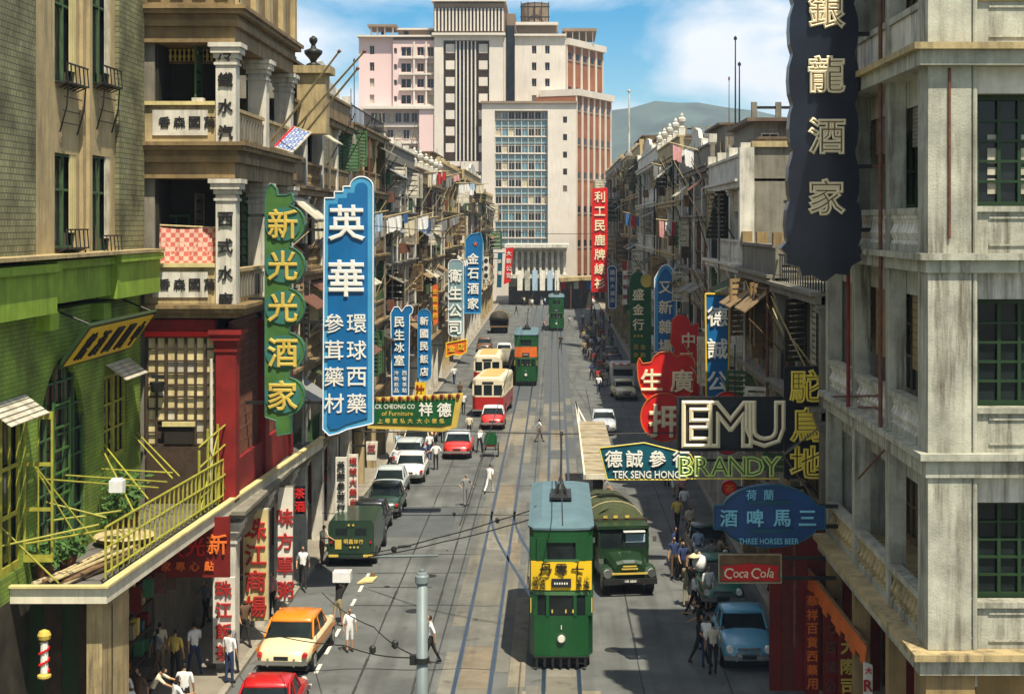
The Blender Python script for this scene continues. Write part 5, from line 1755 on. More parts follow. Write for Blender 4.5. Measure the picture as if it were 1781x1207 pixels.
sign('shop_board', 'wide dark red board with orange characters hung under the left canopy', 45.2, [(276, 905), (400, 898), (400, 1003), (264, 1003)], 'sign_red_dark', .12, chars=[('新', 378, 945, 36, 'letter_orange', 'bold'), ('光', 341, 949, 34, 'sign_red', 'bold'), ('大', 308, 955, 28, 'sign_red', 'bold')]
     + [(c, 365 - i * 25, 983, 17, 'letter_orange', 'bold') for i, c in enumerate('點心專家')])

# right side of the street
sign('hanging_sign', 'tall red banner sign with cream characters on the right in front of the tower', 170, [(1030, 328), (1057, 326), (1056, 508), (1028, 508)], 'sign_red', .25, chars=col_text('利工民鹿牌線衫', 1043, 343, 25, 19, 'tube_cream'), arms=(345, 480))
sign('hanging_sign', 'small dark blue framed sign beside the foot of the red banner', 155, [(1057, 466), (1061, 463), (1069, 463), (1072, 467), (1071, 536), (1059, 536)], 'sign_blue_dark', .25, 'tube_white', 1.4, chars=col_text('國際大酒店', 1065, 474, 12, 8, 'letter_white', 'solid'), arms=(475,))
sign('hanging_sign', 'narrow white sign with dark red characters right of the dark blue framed sign', 140, [(1083, 472), (1091, 470), (1091, 530), (1083, 530)], 'sign_white', .2, chars=col_text('茶餐廳', 1087, 482, 17, 8, 'letter_red', 'solid'), arms=(480,))
ol = [(1095, 492), (1097, 480), (1106, 472), (1116, 474), (1120, 484), (1132, 492), (1132, 632), (1097, 632)]
gs = sign('hanging_sign', 'green goldsmith sign with a round gold ornament at the top', 110, ol, 'sign_green_deep', .3, 'sign_green', 1.5, chars=col_text('盛金行', 1110, 512, 26, 20, 'tube_cream') + [('●', 1104 + i * 6, 584, 4, 'letter_gold', 'solid') for i in range(3)] + col_text('足赤', 1106, 603, 14, 9, 'letter_gold', 'solid') + col_text('金飾', 1118, 603, 14, 9, 'letter_gold', 'solid'), arms=(500, 610))
MB().prism([(X_(a, 110), Z_(b, 110)) for a, b in circle(1124, 488, 10, 12, 20)], 109.7, 109.84).build('gold_ornament', 'letter_gold', gs)
ol = [(1138, 485), (1144, 474), (1150, 464), (1158, 460), (1166, 464), (1172, 474), (1177, 485), (1176, 612), (1138, 612)]
sign('hanging_sign', 'blue sign with stepped light-blue edges and pointed top, behind the red pawnshop sign', 95, ol, 'sign_blue_light', .3, 'tube_white', 1.8, inner=[([(1144, 488), (1150, 474), (1158, 466), (1166, 474), (1171, 488), (1170, 612), (1144, 612)], 'sign_blue')],
     chars=col_text('又新雜場', 1157, 500, 34, 24, 'tube_cream'), arms=(490, 600))
# red pawnshop group
ol = [(1168, 572), (1169, 556), (1178, 548), (1190, 548), (1199, 556), (1200, 566), (1214, 562), (1216, 700), (1170, 700), (1172, 606), (1166, 596)]
sign('hanging_sign', 'red vertical sign with white characters behind the pawnshop shield', 82, ol, 'sign_red', .3, 'sign_orange', 1.2, chars=[('中', 1197, 591, 26, 'tube_cream', 'bold'), ('西', 1193, 624, 22, 'tube_cream', 'bold')], arms=(575, 690))
ol = [(1108, 632), (1112, 622), (1117, 632), (1132, 630), (1137, 620), (1148, 612), (1166, 612), (1176, 620), (1192, 616), (1207, 622), (1209, 650), (1203, 676), (1190, 700), (1160, 712), (1132, 704), (1116, 682), (1109, 656)]
sign('hanging_sign', 'red bat-shaped pawnshop shield with two gold-edged characters', 80, ol, 'sign_red', .3, 'sign_orange', 2.4, chars=[('生', 1133, 660, 38, 'tube_cream', 'bold'), ('廣', 1185, 662, 40, 'tube_cream', 'bold')], arms=(640, 690))
sign('hanging_sign', 'round red pawnshop disc with one large character, below the shield', 79.5, circle(1155, 725, 41, 42), 'sign_red', .3, 'sign_orange', 2.4, chars=[('押', 1156, 731, 58, 'tube_cream', 'bold')], arms=(725,))
sign('hanging_sign', 'blue vertical sign with yellow frame and white characters above the roman-lettered sign', 66, [(1226, 511), (1268, 511), (1266, 700), (1228, 700)], 'sign_blue', .35, 'sign_yellow', 3.2, chars=col_text('德誠公', 1247, 550, 56, 36, 'letter_white'), arms=(530, 640))
sign('hanging_sign', 'round red disc half hidden behind the large roman letters', 60, circle(1265, 735, 36, 54), 'sign_red', .25, 'sign_red_dark', 2, chars=[('當', 1265, 728, 40, 'tube_cream', 'bold')], arms=(730,))
# Tek Seng Hong
sign('hanging_sign', 'low blue-green six-sided sign with white characters and roman letters over the truck', 62, [(1042, 778), (1120, 769), (1200, 789), (1206, 800), (1192, 833), (1056, 833)], 'sign_teal', .3, 'tube_yellow', 2.2,
     chars=[(c, x, 797, 30, 'letter_white', 'bold') for c, x in zip('德誠參行', (1067, 1103, 1143, 1184))] + [('TEK SENG HONG', 1124, 824, 13, 'letter_white', 'bold', .85)], arms=(800,))
# EMU brandy neon
ND = 46.0
ne = thing('neon_sign', 'large open neon sign with big outlined roman letters and gold characters on dark frames', 'sign', (X_(1310, ND), ND, Z_(835, ND)))
for (a, b, c, e_) in ((1180, 1362, 692, 784), (1366, 1442, 640, 832)):
    m = MB()
    for px in (a, b): m.box(X_(px, ND) - .03, X_(px, ND) + .03, ND + .1, ND + .16, Z_(e_, ND), Z_(c, ND))
    for py in (c, (c + e_) / 2, e_): m.box(X_(a, ND), X_(b, ND), ND + .1, ND + .16, Z_(py, ND) - .03, Z_(py, ND) + .03)
    m.build('frame', 'iron_dark', ne)
MB().box(X_(1177, ND), X_(1363, ND), ND + .17, ND + .22, Z_(783, ND), Z_(692, ND)).build('dark_backing', 'sign_black', ne)  # added black sheet: darkness behind the open frame put into colour
MB().box(X_(1366, ND), X_(1441, ND), ND + .17, ND + .22, Z_(832, ND), Z_(638, ND)).build('dark_backing', 'sign_black', ne)  # same added dark sheet behind the gold characters
for ch, px, w in (('E', 1211, 1), ('M', 1270, 1), ('U', 1330, 1)):
    bm, bwid = glyph(ch, 'bold')
    sz = 82 * ND / F
    inst(bm, 'letter_back', 'dark_wood', ne, (X_(px, ND), ND + .05, Z_(737, ND)), (sz, sz, sz))
    inst(glyph(ch, 'tube')[0], 'neon_letter', 'tube_cream', ne, (X_(px, ND), ND - .1, Z_(737, ND)), (sz, sz * .8, sz))
for ch, px in zip('BRANDY', (1193, 1223, 1252, 1283, 1313, 1342)):
    sz = 36 * ND / F
    inst(glyph(ch, 'bold')[0], 'letter_back', 'sign_green', ne, (X_(px, ND), ND + .06, Z_(811, ND)), (sz, sz * .7, sz))
    inst(glyph(ch, 'tube')[0], 'neon_letter', 'tube_green', ne, (X_(px, ND), ND - .03, Z_(811, ND)), (sz, sz, sz))
MB().box(X_(1180, ND), X_(1356, ND), ND + .05, ND + .1, Z_(832, ND), Z_(834, ND)).build('frame', 'tube_yellow', ne)
for ch, py in zip('駝鳥地', (671, 738, 803)):
    sz = 62 * ND / F
    inst(glyph(ch, 'bold')[0], 'letter_back', 'sign_black', ne, (X_(1403, ND), ND + .02, Z_(py, ND)), (sz, sz * .6, sz))
    inst(glyph(ch, 'tube')[0], 'neon_letter', 'tube_yellow', ne, (X_(1403, ND), ND - .09, Z_(py, ND)), (sz, sz, sz))
for py in (700, 770, 825):
    MB().box(X_(1440, ND), 8.4, ND + .1, ND + .16, Z_(py, ND) - .04, Z_(py, ND) + .04).build('arm', 'iron_dark', ne)
MB().box(X_(1279, ND) - .02, X_(1279, ND) + .02, ND + .1, ND + .14, Z_(692, ND), Z_(600, ND)).build('arm', 'iron_dark', ne)
# blue beer sign
BD = 42.5
ol = [(1241, 878), (1258, 877)] + [(1338 + 84 * math.cos(R(a)), 890 - 48 * math.sin(R(a))) for a in range(165, 14, -10)] + [(1420, 878), (1433, 878), (1433, 918), (1420, 918)] + [(1338 + 84 * math.cos(R(a)), 905 - 44 * math.sin(R(a))) for a in range(-15, -166, -10)] + [(1258, 918), (1241, 918)]
sign('hanging_sign', 'blue oval beer sign with white characters and side tabs', BD, ol, 'sign_blue_dark', .35, 'sign_teal', 3, chars=[(c, x, 898, 30, 'letter_cyan', 'bold') for c, x in zip('酒啤馬三', (1266, 1312, 1358, 1402))] + [('THREE HORSES BEER', 1335, 938, 10, 'letter_cyan', 'solid', .8)]
     + [(c, 1305 + i * 30, 858, 18, 'letter_cyan', 'solid') for i, c in enumerate('荷蘭')], arms=(880, 915), inner=[([(1295, 874), (1305, 868), (1370, 868), (1382, 874)], 'sign_teal'), ([(1295, 917), (1380, 917), (1360, 923), (1312, 923)], 'sign_teal')])
sign('hanging_sign', 'small round red sign above the blue oval beer sign', 47, circle(1268, 848, 13, 13, 20), 'sign_red', .2, 'sign_red_dark', 2, chars=[('茶', 1268, 848, 15, 'letter_orange', 'bold')], arms=(848,))
# Coca-Cola
cc = sign('hanging_sign', 'small red soft drink sign with white script in a wooden frame', 42.8, [(1250, 963), (1358, 963), (1358, 1012), (1250, 1012)], 'brown_wood', .15, 'pale_wood', 2.5, inner=[([(1254, 983), (1300, 978), (1345, 981), (1354, 984), (1350, 995), (1354, 1008), (1254, 1008), (1260, 995)], 'sign_red')],
          chars=[], arms=(970, 1005))
px = 1266
for i, ch in enumerate('Coca-Cola'):
    me, w = glyph(ch, 'solid')
    sz = (19 if ch == 'C' else 17 if ch == 'l' else 4 if ch == '-' else 11)
    o = inst(me, 'character', 'tube_cream', cc, (X_(px, 42.8), 42.8 - .16, Z_(994 + (0 if ch in 'C-' else -1 if ch == 'l' else 2.5), 42.8)), (sz * 42.8 / F * .9, sz * 42.8 / F * .6, sz * 42.8 / F), (0, R(14), 0))
    px += 13 if ch == 'C' else 6 if ch == 'l' else 7 if ch == '-' else 9
# black dragon restaurant sign
BK = 38.0
ol = []
for (cy, hw_) in ((-30, 58), (55, 60), (140, 61), (225, 60), (315, 62), (390, 66)):
    ol += [(1430 + hw_ * (.84 + .16 * math.cos(R(a * 1.0))), cy + 42 * math.sin(R(a))) for a in (-70, -35, 0, 35, 70)]
tail = [(1495, 425), (1490, 440), (1496, 452), (1478, 462), (1472, 478), (1450, 476), (1432, 490), (1412, 478), (1392, 480), (1388, 464), (1366, 458), (1366, 442), (1356, 432), (1366, 420)]
left = [(2 * 1430 - x, y) for x, y in reversed(ol)]
sign('hanging_sign', 'huge black scalloped restaurant sign with gold outlined characters at upper right', BK, ol + tail + left, 'sign_black', .5, None,
     chars=[(c, 1434, y, 66, 'brown_wood', 'bold') for c, y in zip('銀龍酒家', (22, 132, 238, 343))] + [(c, 1434, y, 66, 'tube_cream', 'tube') for c, y in zip('銀龍酒家', (22, 132, 238, 343))], arms=(60, 290, 400))
# red shop screen and banners under the right arcade
rs = thing('red_shop_screen', 'dark red boarded shop screen under the right-hand balconies', 'screen', (6.3, 45.2, 0))
for i in range(9):
    xa = 6.25 + i * .36
    block('plank', ['sign_red_dark', 'red_wood', 'sign_red_dark'][i % 3], rs, xa, xa + .345, 45.2 + .02 * (i % 2), 45.3 + .02 * (i % 2), .13, 4.9)
MB().box(6.2, 9.5, 45.05, 45.4, 4.905, 5.05).build('top_rail', 'iron_rust', rs)
MB().tube((X_(1383, 44.6), 44.6, 1.6), (X_(1383, 44.6), 44.6, 5), .06, n=8).build('pipe', 'iron_rust', rs)
sign('shop_banner', 'narrow red strip with glowing orange characters on the red shop screen', 44.4, [(1400, 1030), (1424, 1030), (1424, 1206), (1400, 1206)], 'sign_red_dark', .1, chars=col_text('華祥百貨西藥用', 1412, 1043, 24, 19, 'letter_orange'))
sign('shop_banner', 'dim red strip with dull characters right of the orange-lettered strip', 43.6, [(1432, 1040), (1456, 1040), (1456, 1206), (1432, 1206)], 'sign_red_dark', .1, chars=col_text('九七百個公', 1444, 1056, 34, 20, 'iron_rust'))
sign('shop_banner', 'yellow framed characters on a red strip at the bottom right', 42.6, [(1458, 1105), (1492, 1105), (1492, 1206), (1458, 1206)], 'sign_red_dark', .1, chars=col_text('大際司', 1475, 1122, 35, 28, 'letter_gold'))
sign('shop_banner', 'small red and white notice by the ochre pier at the bottom right', 38, [(1502, 1150), (1517, 1156), (1517, 1207), (1502, 1207)], 'sign_white', .08, chars=[('R', 1509, 1190, 20, 'letter_red', 'bold'), ('大', 1509, 1164, 12, 'sign_red', 'bold')])
cs = thing('cloth_banner', 'orange and red cloth valance sagging along the arcade edge at lower right', 'banner', (7.5, 44, 4.2))
m = MB()
n = 16
P0, P1 = Vector((X_(1385, 47), 47, Z_(962, 47))), Vector((X_(1508, 38.5), 38.5, Z_(1120, 38.5)))
for i in range(n):
    a, c = P0.lerp(P1, i / n), P0.lerp(P1, (i + 1) / n)
    da = .55 + .12 * math.sin(i * 2.1)
    m.poly([a, c, c - Vector((.05, 0, da)), a - Vector((.05, 0, da))])
    m.poly([p + Vector((.03, 0, 0)) for p in (a - Vector((.05, 0, da)), c - Vector((.05, 0, da)), c, a)])
m.build('valance', 'sign_orange', cs)
MB().tube(P0, P1, .05, n=6).build('rod', 'brown_wood', cs)

# ================================================================== vehicles
WHEEL = {}


def wheel(parent, x, y, r, w=.16, hub='chrome', z=None):
    o = inst(WH_T, 'wheel', 'rubber', parent, (x, y, r if z is None else z), (w / .16, r, r))
    sub(inst(WH_H, 'rim', hub, parent, (x, y, r if z is None else z), (w / .16 * 1.06, r * .62, r * .62)), o)
    return o


def xcyl(prof, n=18):
    m = MB().lathe(prof, n=n)
    m.v = [(z, y, -x) for x, y, z in m.v]
    return m.mesh('wheel', smooth=False)


WH_T = xcyl([(.7, -.08), (.95, -.08), (1.0, -.05), (1.0, .05), (.95, .08), (.7, .08)])
WH_H = xcyl([(.3, -.085), (1.0, -.082), (1.0, .082), (.3, .085)])


def ring(y, w, zb, zt, shoulder=.16, crown=.03, n2=0):
    h = zt - zb
    half = [(w * .86, zb), (w * .97, zb + h * .18), (w, zb + h * .45), (w * .985, zt - shoulder), (w * .90, zt - shoulder * .35), (w * .72, zt - .005), (w * .35, zt + crown * .8)]
    return [(x, y, z) for x, z in half] + [(-x, y, z) for x, z in reversed(half)]


def car(name, label, x, y, rot, body, roof, L=4.2, W=1.62, Hh=1.5, trim='chrome', group=None, plate=True, tri=None, est=False, lights=True):
    """Rounded 1950s saloon. Local frame: nose towards -y, centre at the origin, wheels on z=0."""
    t = thing(name, label, 'car', (x, y, 0.0), rot, group, local=True)
    w = W / 2
    l2 = L / 2
    zb, belt = .28, .92
    st = [(-l2, w * .62, .40, .62), (-l2 + .06, w * .80, .33, .74), (-l2 + .22, w * .93, zb, .82), (-l2 + .7, w * .98, zb, .90), (-l2 + 1.15, w, zb, .95), (-l2 + 1.5, w, zb, belt + .05), (0, w, zb, belt + .06),
          (l2 - 1.25, w, zb, belt + .06), (l2 - .9, w * .99, zb, belt + .01), (l2 - .45, w * .95, zb, .88), (l2 - .15, w * .86, zb + .02, .78), (l2 - .04, w * .72, .36, .66), (l2, w * .6, .42, .58)]
    MB().loft([ring(*s_) for s_ in st]).build('body', body, t, smooth=True)
    if tri:
        for s_ in (-1, 1):
            MB().box(s_ * (w + .004), s_ * (w + .012), -l2 + .5, l2 - .4, .62, .76).build('side_flash', tri, t)
    # greenhouse: glass volume, roof cap, pillars
    ya, yb = -l2 + 1.42, (l2 - .95) if not est else l2 - .25
    zr = Hh - .09
    def gh(y, f, z):
        return [(w * .90 * f, y, belt + .02), (w * .86 * f, y, (belt + z) / 2), (w * .74 * f, y, z), (-w * .74 * f, y, z), (-w * .86 * f, y, (belt + z) / 2), (-w * .90 * f, y, belt + .02)]
    MB().loft([gh(ya, .97, belt + .05), gh(ya + .42, 1, zr), gh(yb - (.55 if not est else .15), 1, zr), gh(yb, .95, belt + .05)]).build('windows', 'glass', t)
    r1, r2 = ya + .34, yb - (.46 if not est else .08)
    def rf(y, f, z, dz):
        a = w * .79 * f
        return [(a, y, z - .07), (a * .99, y, z - .02), (a * .85, y, z + dz * .6), (a * .4, y, z + dz), (-a * .4, y, z + dz), (-a * .85, y, z + dz * .6), (-a * .99, y, z - .02), (-a, y, z - .07)]
    MB().loft([rf(r1 - .03, .88, zr - .035, .01), rf(r1 + .1, 1, zr, .055), rf((r1 + r2) / 2, 1.02, zr + .02, .075), rf(r2 - .12, 1, zr, .055), rf(r2 + .04, .9, zr - .05, .01)]).build('roof', roof, t, smooth=True)
    for s_ in (-1, 1):
        for (y0, y1) in ((ya + .02, ya + .42), (yb - .02, yb - (.55 if not est else .15))):
            MB().tube((s_ * w * .885, y0, belt + .04), (s_ * w * .755, y1, zr), .032, n=5).build('pillar', roof, t)
        MB().tube((s_ * w * .91, (ya + yb) / 2 + .1, belt + .04), (s_ * w * .775, (ya + yb) / 2 + .1, zr), .03, n=5).build('pillar', roof, t)
        MB().box(s_ * w * .999, s_ * (w + .014), -l2 + .5, l2 - .5, .80, .825).build('trim_strip', trim, t)
        wy = l2 - .82
        for yy in (-l2 + .78, wy):
            wheel(t, s_ * (w - .09), yy, .32, .17)
        # lamps
        if lights:
            MB().lathe([(.10, 0), (.11, .04), (.06, .09)], (0, 0, 0), 10)
            hl = MB().tube((s_ * w * .70, -l2 - .02, .68), (s_ * w * .70, -l2 + .14, .68), .105, .12, 12).build('headlight', 'lamp_glass', t)
            MB().tube((s_ * w * .80, l2 + .01, .66), (s_ * w * .80, l2 - .12, .66), .07, .09, 8).build('tail_light', 'lamp_red', t)
    for yy, s_ in ((-l2 - .07, -1), (l2 + .07, 1)):
        m = MB().box(-w * .93, w * .93, yy - .04, yy + .04, .40, .52)
        for q in (-.4, .4): m.box(q - .03, q + .03, yy - .06, yy + .06, .36, .60)
        m.build('bumper', trim, t)
    if plate:
        MB().box(-.22, .22, l2 + .10, l2 + .12, .54, .66).build('licence_plate', 'plate_dark', t)
        MB().box(-.22, .22, -l2 - .12, -l2 - .10, .42, .54).build('licence_plate', 'plate_dark', t)
    m = MB()
    for q in range(5): m.box(-w * .42, w * .42, -l2 - .03, -l2 + .06, .47 + q * .06, .50 + q * .06)
    m.build('grille', trim, t)
    MB().box(-w * .86, w * .86, -l2 + .3, l2 - .3, .12, .30).build('underbody', 'rubber', t)
    return t


AW = PI           # facing away from the camera
car('parked_car', 'red car parked nose away at the bottom left behind the two-tone taxi', -7.75, 42.3, AW, 'paint_red', 'paint_red', 4.2, 1.62, 1.48)
car('taxi', 'cream taxi with an orange roof and side flash parked by the left kerb', -8.15, 49.2, AW - R(3), 'paint_cream', 'paint_orange', 4.5, 1.72, 1.52, tri='paint_orange')
car('parked_car', 'black saloon parked in front of the dark green van', -8.2, 69.3, AW, 'paint_black', 'paint_black')
car('parked_car', 'dark green saloon parked between the black one and the pale grey one', -8.0, 74.1, AW, 'paint_dark_green', 'paint_dark_green')
car('parked_car', 'pale grey car parked behind the bright white car', -8.3, 78.9, AW, 'paint_pale_grey', 'paint_pale_grey')
car('parked_car', 'bright white car parked a little out from the left kerb', -7.7, 83.9, AW, 'paint_white', 'paint_white')
car('parked_car', 'silver-blue car parked under the green furniture sign', -8.3, 89.0, AW, 'paint_silver', 'paint_pale_grey', 4.6, 1.75)
car('parked_car', 'dark car ahead of the silver-blue one beneath the furniture sign', -8.3, 94.2, AW, 'paint_black', 'paint_cream')
car('parked_car', 'cream car half hidden under the furniture sign, ahead of the dark car', -8.2, 99.2, AW, 'paint_cream', 'paint_cream')
car('parked_car', 'green car at the left kerb level with the nearer bus', -8.2, 108, AW, 'paint_green', 'paint_white')
car('parked_car', 'black car at the left kerb level with the second bus', -8.2, 113.5, AW, 'paint_black', 'paint_black')
car('moving_car', 'red car with a pale roof driving away below the buses', -5.7, 92.4, AW, 'paint_scarlet', 'paint_silver', 4.3, 1.66)
car('moving_car', 'small red car with white roof right behind the nearer bus', -4.15, 105.2, AW, 'paint_scarlet', 'paint_white', 4.0, 1.62)
car('parked_car', 'sky blue car with a dark bonnet parked at the lower right kerb', 5.95, 49.6, 0, 'paint_sky_blue', 'paint_sky_blue', 4.2, 1.66, 1.55)
car('parked_car', 'dark green old car parked behind the sky blue one at right', 5.95, 57.0, 0, 'paint_green', 'paint_green', 4.2, 1.64, 1.6)
car('parked_car', 'black car at the right kerb beyond the green one, mostly behind pedestrians', 6.2, 63.6, 0, 'paint_black', 'paint_dark_green')
car('parked_car', 'pale car with dark windows parked at right in front of the white van', 5.4, 122.5, R(6), 'paint_cream', 'paint_cream', 4.1, 1.7)
car('parked_car', 'silver car seen just beyond the tram shelter roof', 3.2, 102.5, 0, 'paint_silver', 'paint_silver')
car('parked_car', 'dark car at the far right kerb behind the white van', 5.6, 146, 0, 'paint_black', 'paint_black')
car('parked_car', 'second dark car of the far right kerb', 5.6, 155, 0, 'paint_dark_green', 'paint_black')
car('moving_car', 'small cream car on the left lane beyond the second bus', -5.2, 160, AW, 'paint_cream', 'paint_white')
car('parked_car', 'brown car in the far left kerb row', -7.6, 168, AW, 'paint_brown', 'paint_brown')


def van(label, x, y, rot):
    t = thing('van', label, 'van', (x, y, 0), rot, local=True)
    w, l = .92, 2.1
    prof = [(-w * .97, .35), (w * .97, .35), (w, .5), (w, 1.62), (w * .96, 1.78), (w * .86, 1.86), (-w * .86, 1.86), (-w * .96, 1.78), (-w, 1.62), (-w, .5)]
    MB().loft([[(a, l - .0, z) for a, z in prof], [(a, -l + .9, z) for a, z in prof], [(a * .97, -l + .75, min(z, 1.75)) for a, z in prof]]).build('cargo_body', 'paint_dark_green', t, smooth=False)
    MB().box(-w * .9, w * .9, -l - .55, -l + .74, .4, 1.05).build('bonnet', 'paint_dark_green', t)
    for s_ in (-1, 1):
        for yy in (-l + .1, l - .75): wheel(t, s_ * (w - .06), yy, .35, .2, 'paint_black')
        block('rear_door', 'paint_dark_green', t, s_ * .02, s_ * w * .82, l + .003, l + .03, .55, 1.7)
        block('rear_window', 'glass', t, s_ * .15, s_ * .62, l + .032, l + .045, 1.28, 1.55)
        block('bumper_pad', 'letter_gold', t, s_ * .5, s_ * .88, l + .05, l + .14, .42, .50)
        MB().tube((s_ * w * .85, l + .02, 1.0), (s_ * w * .85, l + .07, 1.0), .05, n=8).build('tail_light', 'lamp_red', t)
        MB().tube((s_ * .09, l + .04, 1.68), (s_ * .09, l + .08, 1.68), .045, n=8).build('roof_lamp', 'letter_gold', t)
    MB().box(-w, w, l - .02, l + .1, .34, .40).build('bumper', 'paint_black', t)
    block('yellow_notice', 'letter_gold', t, .38, .64, l + .035, l + .05, .72, 1.1)
    for i, ch in enumerate('明昌洋行'):
        text_at(ch, .2 - i * .2, l + .07, 1.02, .18, 'letter_gold', t, 'bold', rot=(0, 0, PI))
    for i in range(3):
        text_at('●', .02 - i * .15, l + .07, .80, .08, 'letter_gold', t, 'solid', rot=(0, 0, PI))
    return t


van('dark green panel van with yellow characters on its rear doors, by the left kerb', -8.15, 64.2, PI)


def bus(label, x, y, rot, L=7.2):
    """Rear end at local y=0 facing the camera when rot=0; body runs to +y."""
    t = thing('bus', label, 'bus', (x, y, 0), rot, local=True)
    w = 1.12
    def plan(i):
        return [(-w + i + .25, i), (w - i - .25, i), (w - i, .25 + i), (w - i, L - .3), (w - .3, L), (-w + .3, L), (-w + i, L - .3), (-w + i, .25 + i)]
    MB().prism(plan(0), .45, 1.45, 'z').build('lower_body', 'bus_red', t)
    MB().prism(plan(0), 1.453, 1.56, 'z').build('waist_band', 'bus_cream', t)
    MB().prism(plan(.035), 1.563, 2.30, 'z').build('window_band', 'glass', t)
    MB().prism(plan(0), 2.303, 2.62, 'z').build('upper_body', 'bus_cream', t)
    rr = [[(px * f, .12 + (py - .12) * (1 - (1 - f) * .3) + (1 - f) * .3, z) for px, py in plan(0)] for f, z in ((.985, 2.623), (.93, 2.76), (.72, 2.84))]
    MB().loft(rr).build('roof_edge', 'bus_cream', t)
    MB().prism([(-w * .62, .7), (w * .62, .7), (w * .62, L - .6), (-w * .62, L - .6)], 2.842, 2.87, 'z').build('roof_panel', 'bus_roof', t)
    for xx in (-w + .06, -.36, .36, w - .06):
        block('rear_pillar', 'bus_cream', t, xx - .06, xx + .06, -.01 if abs(xx) < 1 else .14, .05 if abs(xx) < 1 else .3, 1.56, 2.31)
    n = 7
    for s_ in (-1, 1):
        for q in range(n):
            yy = .5 + q * (L - 1) / (n - 1)
            block('side_pillar', 'bus_cream', t, s_ * (w - .03), s_ * (w + .006), yy - .07, yy + .07, 1.56, 2.31)
        for yy in (1.5, L - 1.5): wheel(t, s_ * (w - .1), yy, .45, .26, 'bus_red')
        MB().tube((s_ * .85, -.02, .85), (s_ * .85, .02, .85), .07, n=8).build('tail_light', 'lamp_red', t)
    MB().box(-w, w, -.1, -.02, .46, .58).build('bumper', 'chrome', t)
    block('licence_plate', 'plate_dark', t, -.3, .3, -.03, -.005, .7, .85)
    block('route_box', 'plate_dark', t, -.4, .4, -.02, -.004, 2.36, 2.54)
    MB().box(-w + .1, w - .1, .3, L - .3, .2, .446).build('underbody', 'rubber', t)
    return t


bus('red and cream bus nearer to us, turned slightly, behind the small red car', -4.75, 110.0, R(-4))
bus('red and cream bus ahead of the other one, further up the street', -5.6, 128.5, R(0))


